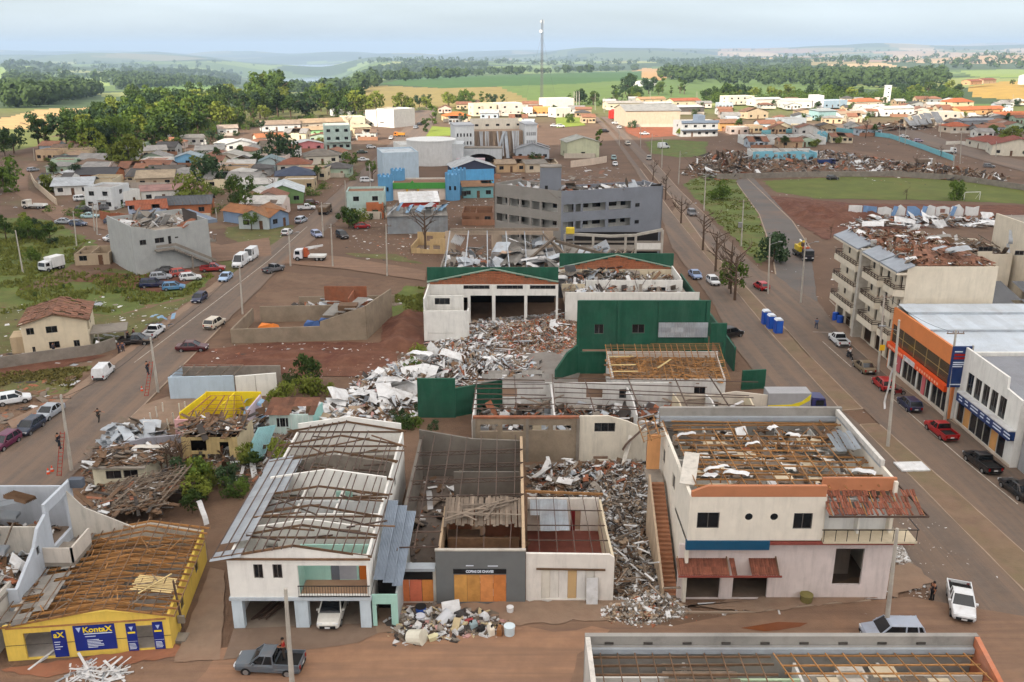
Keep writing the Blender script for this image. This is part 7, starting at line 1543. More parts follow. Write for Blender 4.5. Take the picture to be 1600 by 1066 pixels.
# yard walls behind
def yard_rooms():
    t = wthing('yard_building','grey block wall with a row of small openings and a white plastered half','ruin',2,86); bw = M('block_wall'); Y = 86.2
    wall(t,(-4,Y),(6.9,Y),5.0,bw,[(.7,2.5,3.5,4.3,'hole'),(3,5.2,3.5,4.3,'hole'),(5.8,7.8,3.6,4.2,'hole'),(8.3,10.2,3.6,4.2,'hole')],.25); MB().box(-4.1,7,Y-.1,Y+.35,5.0,5.2).build('coping',C_BRICK,t)
    for x in (-4,1.6,6.9): MB().box(x-.15,x+.15,Y-.12,Y-.003,0,5).build('pilaster',C_CONC,t)
    wall(t,(7.1,Y+.1),(14.2,Y+.1),[(0,5.2),(3,5.2),(5,4.6),(7.1,3.6)],wallmat((208,200,184),.6),fops(Y+.1,7.1,[(929,661,961,675),(927,713,950,719,'hole')]),.25)
    piece('fallen_plank',t,(11.3,83.5,0.2),(12.4,85.8,3.2),.4,.15,WHD); piece('fallen_sheet',t,(11.5,84.8,2.0),(14.5,85.6,4.8),.5,.5,C_STEEL,'bent')
    # roofless rooms in the strip behind it
    s = wthing('roofless_rooms','strip of roofless white rooms under bent steel trusses behind the block wall','ruin',8,96); wm = wallmat((206,204,200),.55)
    wall(s,(-4.4,101),(4,101),3.2,wm,[(3,5,1.4,2.6,'hole')],.2); wall(s,(4,101.2),(19,101.2),3.2,wm,[(5,7,1.2,2.4,'hole'),(9,10.4,1.2,2.4,'window')],.2); wall(s,(-4.4,101),(-4.4,90),3,wm,(),.2); wall(s,(4.8,90),(4.8,100.8),3.2,wm,(),.2)
    for x,m_,y0,y1 in ((14,wm,92,101),(19.2,CRM,91,99),(23,wm,91.5,99),(27.5,CRM,92,98)): wall(s,(x,y0),(x,y1),[(0,2.9),(4,3.3),(y1-y0,2.7)],m_,[(2,2.9,.05,2.1,'hole')],.18)
    wall(s,(19.5,98.6),(30.5,98.6),[(0,3),(4,2.6),(7,3.1),(11,2.6)],wallmat((200,190,176)),[(4,5,.05,2.1,'hole')],.2); wall(s,(19.4,92),(27.4,92),[(0,2.8),(8,2.4)],wm,[(1.6,3,.05,2.3,'hole'),(5,6,.05,2.1,'hole')],.18); MB().box(21.2,22.5,92.02,92.1,.05,2.2).build('wood_door',C_WOOD,s); MB().box(-4,30,90.5,100.5,.02,.05).build('floor',C_FLOOR,s)
    MB().box(.6,2.2,93,93.1,1.2,2.4).build('white_board',C_WSHEET,s); MB().box(26.2,28,94,95,.3,1).build('bath_tub',C_WSHEET,s); wall(s,(2.3,92.5),(4.6,92.5),2.6,CRM,[(1,1.5,.05,2,'hole')],.15)
    for k in range(7): y = 90.5+k*1.55; piece('steel_purlin',s,(-4.4,y,4.2+rr(-.1,.1)),(4.6+rr(-1,.3),y+rr(-.2,.2),4.2+rr(-.2,.2)),.08,.1,C_STEEL); piece('steel_purlin',s,(4.9,y+.2,4.3),(rr(20,31),y+rr(-.3,.3),3.6+rr(-.4,.4)),.07,.09,C_STEEL)
    for x in (-4.3,.5,4.7,9,14,19.3,24): piece('steel_truss',s,(x,90.2,4.1),(x+rr(-.3,.3),101,4.2+rr(-.3,.2)),.1,.16,C_STEEL)
    roof_grid(s,(-3.6,99.6,4.3),(4.4,99.6,4.3),(4.4,101.8,4.5),(-3.6,101.8,4.5),C_FIB,10,2,.35,True,jit=.1)
    for k in range(16): c = Vector((rr(-3,28),rr(92,100),rr(1,3))); d = Vector((rr(.6,1.8),rr(-1,1),rr(-.7,.7))); piece('fallen_board',s,c-d,c+d,rr(.1,.5),.05,random.choice([C_WOOD,C_WOODG,C_WSHEET]))
    debris('debris','x','x',[(-4,90.6),(18,90.6),(28,92),(28,98),(18,100.6),(-4,100.6)],1300,.9,RUB,(.3,1.6),parent=s,bowl=False)
    # timber roofed white house in front of the green wall
    h = wthing('timber_roof_house','low white house with dense brown roof laths in front of the green wall','house',19,103); wall(h,(12.2,101.9),(26,101.9),3.4,wm,[(5,6.4,1.2,2.4),(10,11.4,1.2,2.4)],.2); wall(h,(26,102),(26.9,111),3.4,wm,(),.2); wall(h,(12.4,111),(12.2,102.1),3.6,wm,(),.2); wall(h,(27,111.2),(12.4,111.2),3.8,wm,(),.2)
    A,B,C2,D2 = (12,101.6,3.5),(26.4,101.6,3.5),(27.2,111.6,4.6),(12.2,111.6,4.6); skeleton(h,A,B,C2,D2,20,24,C_WOODO,miss=.06,jit=.07)
    debris('ceiling','x','x',[(12.6,102.4),(26,102.4),(26.6,111),(12.6,111)],500,.2,[(C_WOODO,4),(C_WOOD,4),(C_WOODG,1)],(.8,2.4),(.03,.06),aspect=(.08,.2),z0=2.9,parent=h,bowl=False,flat=.1)
    for y in (102.8,104.6,107): piece('pale_plank',h,(12.2,y,4.0+(y-102)*.1),(15.4,y+rr(-.1,.1),4.05+(y-102)*.1),.25,.05,M('pale_board'))
    piece('pale_plank',h,(18,104,4.1),(20,106.4,4.4),.25,.06,M('pale_board'))
    # yellow and grey truck parked behind the corner building
    t = truck(1228,646,0,(28,36,92),'dark blue lorry with grey box marked by a yellow swoosh behind the corner building','box',5.2,(150,150,152)); m = MB(); pts = [(-2.6,.95),(.6,1.1),(2.3,2.1),(2.4,2.9),(1.4,2.0),(.2,1.6),(-2.6,1.5)]; m.prism(pts,-1.13,-1.105); m.build('yellow_swoosh',M('swoosh_yellow',(214,196,40)),t)
yard_rooms()
# rubble alley and stair
debris('rubble_alley','deep grey alley of splintered boards and rubble between white shop and stair','rubble',gp([(900,745),(960,735),(1040,725),(1048,800),(1060,940),(1050,965),(960,965),(962,930),(950,850),(900,790)]),9500,1.9,[(C_WOODG,4),(C_CONC,4),(M('rubble_tan'),3),(C_WSHEET,3.5),(C_WOOD,2),(M('debris_dark'),2),(C_ZINC,1)],(.06,.6),(.02,.12),seed=31,edge=.5,aspect=(.08,.6),flat=.6)
debris('rubble_yard','broken boards and sheets filling the yard behind the white shop','rubble',gp([(828,728),(1010,720),(1030,760),(960,790),(830,775)]),3000,1.2,RUB+[(C_WOOD,3)],(.06,.9),(.02,.1),seed=32,aspect=(.08,.6))
sheets([(840,735),(1000,728),(980,770),(850,770)],14,'pale board lying on the yard rubble behind the white shop','boards in the rubble yard',C_WSHEET,(1,2.2),1.3,'board','box','board',seed=9)
debris('plaster_rubble','pale plaster rubble spilling onto the pavement below the alley','rubble',gp([(940,950),(1000,925),(1060,930),(1075,960),(1000,985),(930,970)]),2600,.8,[(C_CONC,5),(M('rubble_tan'),4),(C_WSHEET,4),(C_WOODG,2),(C_BRICK,1)],(.03,.4),(.02,.1),seed=33)
for k in range(16):
    x,y = rr(8.4,12.6),rr(59,76); a = rr(0,6.28); L_ = rr(1,2.4); d = Vector((math.cos(a)*L_,math.sin(a)*L_,rr(-.4,.7))); tag(piece('beam',None,Vector((x,y,2.1))-d*.5,Vector((x,y,2.1))+d*.5,rr(.1,.2),.08,random.choice([C_WOODG,C_WSHEET])),'splintered beam lying across the grey rubble alley','beam','beams in the rubble alley')
debris('plank_tangle','tangle of long grey splintered planks thrown over the rubble alley','planks',gp([(905,750),(1040,730),(1045,800),(1056,930),(970,955),(962,850)]),650,2.2,[(C_WOODG,5),(C_WOOD,2),(C_WSHEET,2),(M('debris_dark'),1)],(.7,1.5),(.03,.09),aspect=(.04,.12),seed=35,flat=.6)
debris('plank_tangle','tangle of boards over the debris in front of the store bays','planks',gp([(640,600),(740,540),(880,500),(900,530),(760,580),(660,640)]),420,1.7,[(C_WOODG,3),(C_WOOD,3),(C_WSHEET,3),(C_ZINC,2)],(.8,2),(.03,.09),aspect=(.04,.14),seed=36,flat=.5)
def stair():
    t = wthing('outside_stair','long straight terracotta stair climbing between rubble alley and corner building','stairs',12.6,62); n = 26; tm = M('stair_tile',(150,104,76),var=.25,dirt=.5); X0,X1 = 12.1,13.25
    for k in range(n): y = 61.6+k*.34; z = .22*(k+1); MB().box(X0,X1,y,y+.36,z-.24,z).build('step',tm,t)
    m = MB(); m.hexa([(X0-.18,61.4,0),(X0-.003,61.4,0),(X0-.003,70.6,0),(X0-.18,70.6,0),(X0-.18,61.4,1.0),(X0-.003,61.4,1.0),(X0-.003,70.6,6.4),(X0-.18,70.6,6.4)]); m.build('stair_wall',wallmat((176,154,130),.8),t)
    MB().box(X0-.2,X1+.1,70.5,73,5.4,5.7).build('landing',C_CONC,t); wall(t,(X0,73),(X1,73),9.0,wallmat((206,150,100)),(),.25,z0=5.7); skeleton(t,(X0-.5,72,8.8),(X1+.4,72,9.4),(X1+.4,76,9.8),(X0-.5,76,9),4,6,C_WOODO)
stair()
# corner building
def corner_building():
    t = wthing('corner_building','two storey corner building with open timber roof, round windows and tiled awnings','building',20,61); Y = 60.7; cm = wallmat((216,208,194),.3); lm = wallmat((206,194,190),.5); X0 = 13.5; Xm = xz(1287,810,Y)[0]; X1 = 30.2; zb,zu,zt,zp = 4.95,5.75,9.5,10.4; br = M('brown_band',(176,116,82),var=.1,scale=.6,dirt=.3)
    wall(t,(X0,Y),(Xm,Y),zt,cm,fops(Y,X0,[(1090,801,1123,826),(1241,802,1268,827),(1164,802,1176,813,'hole'),(1203,802,1216,813,'hole')]),.25,z0=zu,name='upper_wall')
    for u in (1170,1209.5):
        x,z = xz(u,807.5,Y); m = MB(); n = 20
        for i in range(n):
            a,b = 6.2832*i/n,6.2832*(i+1)/n; m.hexa([(x+r_*math.cos(q),yy,z+r_*math.sin(q)) for yy in (Y-.03,Y+.1) for r_,q in ((.3,a),(.52,a),(.52,b),(.3,b))])
        w_ = m.build('round_window',cm,t); MB().cyl((x,Y+.02,z),(x,Y+.06,z),.33,n=20).build('pane',C_GLASS,w_)
    wall(t,(X0+.1,Y-.02),(Xm+.003,Y-.02),[(0,zt+.4),(1.2,zp),(Xm-X0-.1,zp)],br,(),.3,z0=zt+.003,name='parapet')
    bb = xz(1202,852,Y)[0]; MB().box(X0-.1,bb,Y-.12,Y+.2,zb+.02,zu-.01).build('blue_band',M('petrol_blue',(20,74,104),rough=.5,var=.1),t); MB().box(bb+.01,X1+.8,Y-.1,Y+.15,zu-.35,zu-.12).build('red_edge',M('slab_red',(130,66,56)),t); MB().box(X0,X1,Y+.2,66,zu-.3,zu-.02).build('floor_slab',C_CONC,t)
    # ground floor
    Yl = 61.4; g = fops(Yl,X0,[(1072,901,1122,946,'hole'),(1146,902,1196,944,'hole'),(1307,856,1345,906,'hole')]); g[2] = (g[2][0],g[2][1],1.3,4.6,'hole')
    wall(t,(X0-.4,Yl),(X1-.4,Yl),zb,lm,[(o[0]+.4,o[1]+.4,.03,*o[3:]) if i < 2 else (o[0]+.4,o[1]+.4,*o[2:]) for i,o in enumerate(g)],.25,name='lower_wall')
    for k,o in enumerate(g): wall(t,(X0+o[0]-.2,Yl+3.5),(X0+o[1]+.4,Yl+3.5),4.5,wallmat((140,128,118)),(),.2,name='inner_wall')
    MB().box(X0,X1-.5,Yl+.3,74,.04,.08).build('ground_slab',C_FLOOR,t)
    # tile awning over the doors
    x0 = xz(1060,885,Y)[0]; x1 = xz(1215,885,Y)[0]; tm = M('awning_tile',(124,74,56),var=.4,scale=2,rnd=.3,dirt=.4,dirtcol=(96,52,40)); k = 0; x = x0
    while x < x1:
        gap = .58 < (x-x0)/(x1-x0) < .72 or .5 < (x-x0)/(x1-x0) < .54
        if not gap:
            for r_ in range(2): piece('roof_tile',t,(x,Yl-1.3+r_*.6,3.05+r_*.33),(x,Yl-.62+r_*.6,3.42+r_*.33),.2,.1,tm,'tube')
        x += .19
    MB().beam((x0-.1,Yl-1.35,2.95),(x1+.2,Yl-1.35,2.95),.1,.14).build('awning_beam',M('slab_red'),t)
    for q in (x0,(x0+x1)/2,x1): piece('awning_rafter',t,(q,Yl-1.35,2.95),(q,Yl,3.9),.08,.12,C_WOOD)
    # right part: set back wall with balcony
    wall(t,(Xm,Y+1.6),(X1-.8,Y+1.6),8.4,wallmat((212,212,210)),[(1.4,4.1,6.9,8.2,'hole')],.25,z0=zu,name='balcony_wall'); MB().box(Xm+1.4,Xm+4.1,Y+1.7,Y+1.75,6.9,8.2).build('grey_shutter',M('shutter_grey',(140,140,144)),t)
    wall(t,(Xm-.003,Y+1.5),(Xm-.003,Y+.26),zt,cm,(),.2,z0=zu); MB().box(Xm+.1,X1+.9,Y-.3,Y+1.6,zu-.12,zu+.06).build('balcony_slab',CRM,t); iron = M('black_iron'); r_ = MB().beam((Xm-.1,Y-.25,zu+1.05),(X1+.9,Y-.25,zu+1.05),.06,.06).build('railing',iron,t)
    for k in range(9): x = Xm+.1+k*(X1+.7-Xm)/8; MB().beam((x,Y-.25,zu),(x,Y-.25,zu+1.05),.04,.04).build('baluster',iron,r_)
    piece('railing_return',t,(X1+.9,Y-.25,zu+1.05),(X1+.9,Y+1.6,zu+1.05),.06,.06,iron)
    wall(t,(Xm+.1,Y+1.3),(X1-.6,Y+1.3),10.4,br,(),.25,z0=9.3,name='parapet')
    k = Xm+.1
    while k < X1+.8:                   # broken tiles on the balcony roof
        for r_ in range(4):
            if random.random() < .7: piece('roof_tile',t,(k+rr(-.05,.05),Y-.9+r_*.55,8.45+r_*.22+rr(0,.08)),(k+rr(-.08,.08),Y-.3+r_*.55,8.68+r_*.22+rr(0,.08)),.2,.1,tm,'tube',rr(-.3,.3))
        k += .2
    for q in range(9): x = Xm+.3+q*(X1+.5-Xm)/8; piece('awning_rafter',t,(x,Y-.95,8.3),(x,Y+1.3,9.2),.08,.1,C_WOODO)
    piece('eave_beam',t,(Xm,Y-.98,8.35),(X1+1.1,Y-.98,8.35),.1,.14,C_STEEL); piece('eave_beam',t,(X1+1.1,Y-.98,8.35),(X1-.3,Y+3,9.6),.1,.14,C_STEEL)
    # other walls
    wall(t,(X1-.6,Yl+.3),(X1-.6,75),zp-.2,cm,(),.25,name='side_wall'); wall(t,(X0,75),(X0,Y+.26),zt,cm,[(2,3.2,6.6,8,'window'),(7,8.2,6.6,8,'window'),(3,4,.1,2.2,'hole')],.25,name='side_wall')
    sm_ = M('stained_parapet',(150,146,140),var=.35,scale=.7,dirt=.8,dirtcol=(74,72,70)); wall(t,(X0-.1,75.1),(X1-.3,75.1),10.8,sm_,(),.35,name='rear_parapet'); wall(t,(X1-.6,64.5),(X1-.6,75),10.7,wallmat((196,192,186),.7),(),.32,z0=zp-.19,name='side_parapet')
    MB().box(X0-.05,X1-.5,74.75,75.09,9.6,10.0).build('gutter',M('grey_zinc2'),t); piece('gutter',t,(X1-.75,64.6,10.1),(X1-.75,74.7,10.1),.3,.16,C_ZINC)
    for y in (64.5,68,71.5): wall(t,(X0+.3,y),(X1-.9,y),9.0,WH,[(2,2.9,5.9,8,'hole'),(8,8.9,5.9,8,'hole'),(12,13,5.9,8,'hole')],.15,z0=5.75,name='inner_wall')
    for x in (17.4,20.5,24,27): wall(t,(x,61.6),(x,74.8),9.0,WH,[(4,4.9,5.9,8,'hole'),(9.2,10,5.9,8,'hole')],.15,z0=5.75,name='inner_wall')
    MB().box(X0+.3,X1-.9,66.003,74.8,5.45,5.72).build('floor_slab',C_CONC,t)
    for k in range(74): x,y = rr(14.2,27.6),rr(62,73.4); piece('ceiling_panel',t,(x,y,9.05+rr(-.03,.05)),(x+rr(1,2.4),y,9.05+rr(-.03,.05)),rr(.6,1.4),.03,random.choice([CRM,WHD,C_WOODG,WH,C_FLOOR]))
    # honey coloured roof timbers
    for k in range(15): y = 61.3+k*.95; z = 9.6+.25*math.sin(k*.6)*.4; piece('rafter',t,(X0+.4+rr(0,.5),y,z),(X1-.8 if k % 4 else rr(20,27),y+rr(-.25,.25),z+rr(-.25,.12)),.07,.13,C_WOODO)
    for k in range(13): x = X0+.7+k*1.27; piece('batten',t,(x,61.2+rr(0,1),9.75+rr(-.1,.1)),(x+rr(-.5,.5),rr(68,74.6),9.8+rr(-.15,.1)),.06,.08,C_WOODO)
    for k in range(46): x,y,a = rr(14.5,27),rr(62,73.5),rr(0,6.28); L_ = rr(.6,1.8); piece('snapped_lath',t,(x,y,9.6+rr(0,.4)),(x+L_*math.cos(a),y+L_*math.sin(a),9.5+rr(-.3,.6)),.06,.06,random.choice([C_WOODO,C_WOOD,C_WOODG]))
    for k in range(26): x,y = rr(14.5,28),rr(62,74); piece('post',t,(x,y,9.0),(x,y,9.7),.09,.09,C_WOODO)
    roof_grid(t,(27,67.5,10.0),(28.9,67.5,10.1),(29,70.5,10.3),(27,70.5,10.2),C_ZINC,5,1,0,True,jit=.25,name='loose_sheet')
    for k in range(8): c = Vector((rr(15,28),rr(63,73),10.0)); d = Vector((rr(.4,1),rr(-.5,.5),rr(0,.2))); piece('loose_sheet',t,c-d,c+d,rr(.4,.9),.4,C_WSHEET,'bent')
    piece('torn_wall',t,(X0+.1,62.5,9.6),(X0+1.2,66.5,10.4),1.2,.1,WHD); debris('debris','x','x',[(14,61.5),(29,61.5),(29,74),(14,74)],260,.3,WDB,(.2,1.2),z0=9.1,parent=t,bowl=False)
corner_building()
for k,(a,b) in enumerate((((1270,948),(1310,932)),((1205,951),(1250,949)),((1212,940),(1218,962)),((1090,946),(1125,944)),((1380,925),(1392,930)))): tag(piece('plank',None,P(*a)+Vector((0,0,.06+.03*k)),P(*b)+Vector((0,0,.06+.03*k)),.14,.04,C_WSHEET),['broken pale plank on the pavement under the balcony','white board forming the long arm of a cross on the pavement','white board forming the short arm of a cross on the pavement','white board at the doorstep under the tiled awning','small white board near the corner of the corner building'][k],'plank','boards on the pavement')
c = P(1259,942); t = thing('bin','round olive basket bin on the pavement before the corner building','bin',c); MB().cyl((0,0,0),(0,0,.7),.42,.5,14).build('basket',M('olive_bin',(112,104,60),var=.3),t); MB().cyl((0,0,.7),(0,0,.78),.52,n=14).build('rim',M('olive_bin'),t)
# roofless building at the bottom edge
def bottom_building():
    t = wthing('front_building','roofless building with stained concrete parapet along the bottom edge','building',16,44); sm_ = M('stained_parapet'); h = 7.5; Y1 = 46.9; X0,X1 = 4.5,28.7
    wall(t,(X0,Y1-.35),(X1,Y1-.35),h,sm_,(),.35,name='rear_parapet'); wall(t,(X0,Y1-.4),(X0,36),h,wallmat((196,190,182),.8),(),.3,name='side_parapet'); wall(t,(X1,36),(X1,Y1-.4),[(0,h-1.6),(6,h-1.2),(10.5,h)],M('brick_stained',(180,110,78),var=.3,scale=1.5,dirt=.5,dirtcol=(150,140,130)),(),.3,name='side_parapet')
    MB().box(X0+.3,X1-.35,Y1-.75,Y1-.36,6.5,6.85).build('gutter',M('grey_zinc2'),t)
    for x in range(9): MB().box(X0+1.2+x*2.4,X0+1.75+x*2.4,Y1-.42,Y1-.353,6.95,7.1).build('weep_stain',M('soot',(70,66,62),var=.4),t)
    for y,x0,x1,mt in ((44.6,X0+.4,10,WH),(44.4,12.2,17.2,wallmat((176,196,164))),(44.8,17.5,X1-.4,WHD)): wall(t,(x0,y),(x1,y),6.0,mt,[(1.4,3,3.6,5.2,'hole'),(3.4,4.4,3.2,5.3,'hole')],.18,z0=3,name='inner_wall')
    for x in (10.6,17.4,22.5): wall(t,(x,36),(x,46),6,WH,[(3,4,3.1,5.2,'hole')],.18,z0=3,name='inner_wall')
    MB().box(X0+.3,X1-.4,36,46.4,2.8,3).build('floor_slab',C_FLOOR,t); wall(t,(X0,36),(X1,36),3,WHD,(),.2); wall(t,(X0+.3,46.35),(X1-.35,46.35),6.9,sm_,(),.1,name='lower_wall')
    for k in range(11): y = 45.9-k*.8; piece('rafter',t,(X0+.4,y,6.45),(15.8,y+rr(-.1,.1),6.5),.07,.14,C_WOOD); piece('rafter',t,(16.2,y+rr(-.1,.1),6.55),(X1-.5,y,6.55),.07,.1,C_WOODO)
    for k in range(22): x = X0+.9+k*1.06; sl = 0 if x < 16 else 1.6; piece('batten',t,(x,46.1,6.62),(x+sl+rr(-.1,.1),37,6.62),.06,.07,C_WOOD if x < 16 else C_WOODO)
    for k in range(13): piece('ceiling_board',t,(9.2+rr(-.2,.2),45.4-k*.35,6.3),(13.4+rr(-.3,.3),45.4-k*.35,6.3),.25,.03,C_WOODG)
    for k in range(16): x,y = rr(17,27),rr(39,45.5); piece('ceiling_panel',t,(x,y,6.2),(x+rr(1,2),y,6.2),rr(.5,1.2),.03,random.choice([WHD,C_WOODG,CRM]))
    debris('debris','x','x',[(5,37),(28,37),(28,45.6),(5,45.6)],500,.5,RUB,(.3,1.4),z0=3,parent=t,bowl=False)
bottom_building()
# wrecked small houses at the left
def small_ruins():
    t = wthing('yellow_room_ruin','wrecked house with one bright yellow roofless room and pink wall','ruin',-34,93); ym = wallmat((222,196,36),.2)
    wall(t,(-36.4,99),(-29.8,99),2.9,ym,(),.15); wall(t,(-36.4,99),(-37.4,93),2.8,ym,(),.15); wall(t,(-33,99),(-33.4,95),2.8,ym,(),.15); wall(t,(-30,94),(-29.8,99),2.6,wallmat((196,180,190)),(),.15); wall(t,(-37.4,91.4),(-34,91.4),2.6,wallmat((206,160,160)),[(.6,1.5,1,1.9,'hole')],.18); wall(t,(-37.5,93),(-37.4,91.5),2.4,wallmat((206,160,160)),(),.15)
    skeleton(t,(-36,92,2.9),(-29.5,92,2.9),(-31,95.5,3.8),(-34.5,95.5,3.8),6,5,C_WOODO,miss=.1,jit=.15); debris('debris','x','x',[(-36,92),(-29,92),(-27,99),(-30,100),(-34,95)],420,1.2,WRUB,(.3,1.6),parent=t)
    w_ = wthing('wooden_house','pale yellow boarded wooden house with torn roof and empty windows','house',-32,86); wd = M('pale_boards',(190,168,120),var=.2,scale=1,rnd=.15,dirt=.4,dirtcol=(140,112,78)); Y = 86.2
    ops = [(1.0,2.4,1.3,2.5),(1.1,2.3,.3,.9),(2.6,3.8,.3,.9),(4.0,4.8,.2,2.3)]
    x = -34.8
    while x < -29.0:
        s = x+34.8; z = .15; cuts = sorted([(o[2],o[3]) for o in ops if o[0]-.1 < s+.12 < o[1]+.1]); segs = []
        for a,b in cuts: segs.append((z,a)); z = b
        segs.append((z,2.85))
        for a,b in segs:
            if b-a > .05: piece('wall_board',w_,(x+.12,Y+rr(0,.02),a),(x+.12,Y+rr(0,.02),b),.225,.04,wd)
        x += .235
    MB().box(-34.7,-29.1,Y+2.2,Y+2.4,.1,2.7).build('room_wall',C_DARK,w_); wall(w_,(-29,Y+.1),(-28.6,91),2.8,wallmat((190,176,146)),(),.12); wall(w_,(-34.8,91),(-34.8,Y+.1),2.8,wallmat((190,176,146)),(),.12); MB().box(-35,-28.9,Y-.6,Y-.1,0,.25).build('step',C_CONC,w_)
    skeleton(w_,(-35,Y-.2,2.95),(-28.8,Y-.2,2.95),(-28.8,91,3.8),(-35,91,3.8),9,8,C_WOOD,miss=.15,jit=.15); debris('roof_debris','x','x',[(-35,Y),(-28.8,Y),(-28.8,90.6),(-35,90.6)],300,.5,WDB,(.4,2),(.03,.08),aspect=(.06,.3),z0=3.0,parent=w_,bowl=False,flat=.25)
    o = wthing('teal_wall_panel','tilted pale teal wooden wall panel fallen beside the wooden house','panel',-26.5,87)
    for k in range(10): f = k/10; piece('wall_board',o,(-28.3+.1*k+f*.9,85.3+f*1.4,.2),(-27.2+f*1.7,88.6+f*.7,2.9),.3,.04,M('teal_boards',(130,172,176),var=.15,rnd=.15,dirt=.4))
    m = wthing('mint_hut','small white and mint boarded hut behind the wooden house','hut',-25,93); wall(m,(-27.4,93.2),(-22.5,93.4),2.4,wallmat((190,210,204)),[(.8,2.1,.9,2,'window')],.15); wall(m,(-22.5,93.5),(-22.1,97),2.4,wallmat((150,196,190)),(),.12); wall(m,(-27.4,97),(-27.4,93.4),2.4,wallmat((170,196,190)),(),.12); roof_grid(m,(-27.8,92.8,2.5),(-22.2,92.8,2.5),(-22.2,96.6,3.1),(-27.8,96.6,3.1),C_TILE,8,2,.12,True,jit=.06)
    for k in range(7): MB().box(-26.9+k*.65,-26.84+k*.65,93.15,93.196,.05,2.35).build('cover_strip',wallmat((206,214,210)),m)
    c = wthing('cream_hut','small cream hut with two dark windows below the utility pole','hut',-39,80.5); wall(c,(-41.6,80.3),(-36.5,80.8),2.2,wallmat((200,194,170),.5),[(1.2,2.7,.9,1.8),(2.9,4.3,.9,1.8)],.15); wall(c,(-36.5,80.9),(-35.6,85),2.2,wallmat((170,164,144)),(),.15); wall(c,(-41.6,85),(-41.6,80.5),2.2,wallmat((170,164,144)),(),.15); MB().box(-41.8,-36.3,80.0,80.5,2.2,2.32).build('eave',C_CONC,c); debris('roof_debris','x','x',[(-41.6,80.5),(-36.2,80.8),(-35.6,85),(-41.6,85)],360,.5,WDB,(.4,2),(.03,.08),aspect=(.06,.3),z0=2.1,parent=c,bowl=False,flat=.2)
    piece('fallen_sheet',c,(-39,84,2.7),(-35.4,84.4,2.5),.9,.3,WHD,'bent')
    r_ = wthing('fallen_roof','large fallen roof of splintered grey brown laths behind the left building','roof',-35,75); A,B,C2,D2 = (-39.5,71.5,1.0),(-32.6,73.5,1.8),(-31.2,80,2.8),(-38,78.6,1.8); skeleton(r_,A,B,C2,D2,10,20,C_WOODG,miss=.12,jit=.2); debris('laths','x','x',[q[:2] for q in (A,B,C2,D2)],800,.6,WDB,(.6,2.6),(.03,.07),aspect=(.04,.15),z0=1.2,parent=r_,bowl=False,flat=.2)
    debris('debris_heap','low field of broken boards and branches between the small wrecked houses','debris',gp([(140,700),(280,690),(400,680),(520,680),(470,760),(340,760),(250,770),(120,770)]),4000,.5,WDB+[(C_WSHEET,1)],(.15,1.8),(.02,.08),aspect=(.04,.3),seed=41)
    debris('debris_heap','torn silver roofing and rubble at the street edge above the wooden house','debris',gp([(150,690),(215,668),(250,672),(250,690),(190,710)]),360,1.2,[(C_ZINC,4),(C_WSHEET,3),(C_WOODG,2)],(.4,2),seed=42); sheets([(150,690),(230,668),(245,688),(180,705)],12,'twisted silver roofing strip at the street edge','silver strips at the street edge',C_ZINC,(1.5,3.5),1.4,bend=.8,seed=6)
    sheets([(385,650),(410,640),(415,670),(390,680)],8,'bent pale blue sheet behind the yellow roofless room','sheets behind the yellow room',M('sheet_blue'),(1.2,2.6),2,bend=.8,seed=14); debris('debris_heap','mixed rubbish heap behind the mint hut','debris',gp([(440,650),(520,630),(560,660),(520,690),(430,680)]),500,1.2,WRUB,(.3,1.5),seed=43)
    lowwall('garden_wall','pale grey low garden wall beside the small wrecked houses',[(170,715),(230,700),(285,695)],1.2,wallmat((150,150,158),.5)); bt = random.Random(5)
    for k in range(5): tree(P(255+k*8,745-k*3),bt.uniform(2,3.6),2,'bare','grey leafless shrub among the wrecked small houses','bare shrubs at the small houses',k % 4)
    for k in range(11): u,v = 228+k*9,672-(k % 4)*9; tag(piece('stake',None,P(u,v),P(u,v)+Vector((rr(-.1,.1),0,rr(1.1,2))),.12,.12,WHD),'upright broken post of the vanished house beside the yellow room','post','posts beside the yellow room')
    piece_ = piece('mattress',None,P(324,828)+Vector((0,0,.5)),P(313,806)+Vector((0,0,1.5)),.45,.8,C_WSHEET,'bent'); tag(piece_,'draped white bent sheet in the bushes beside the balcony house','sheet')
small_ruins()
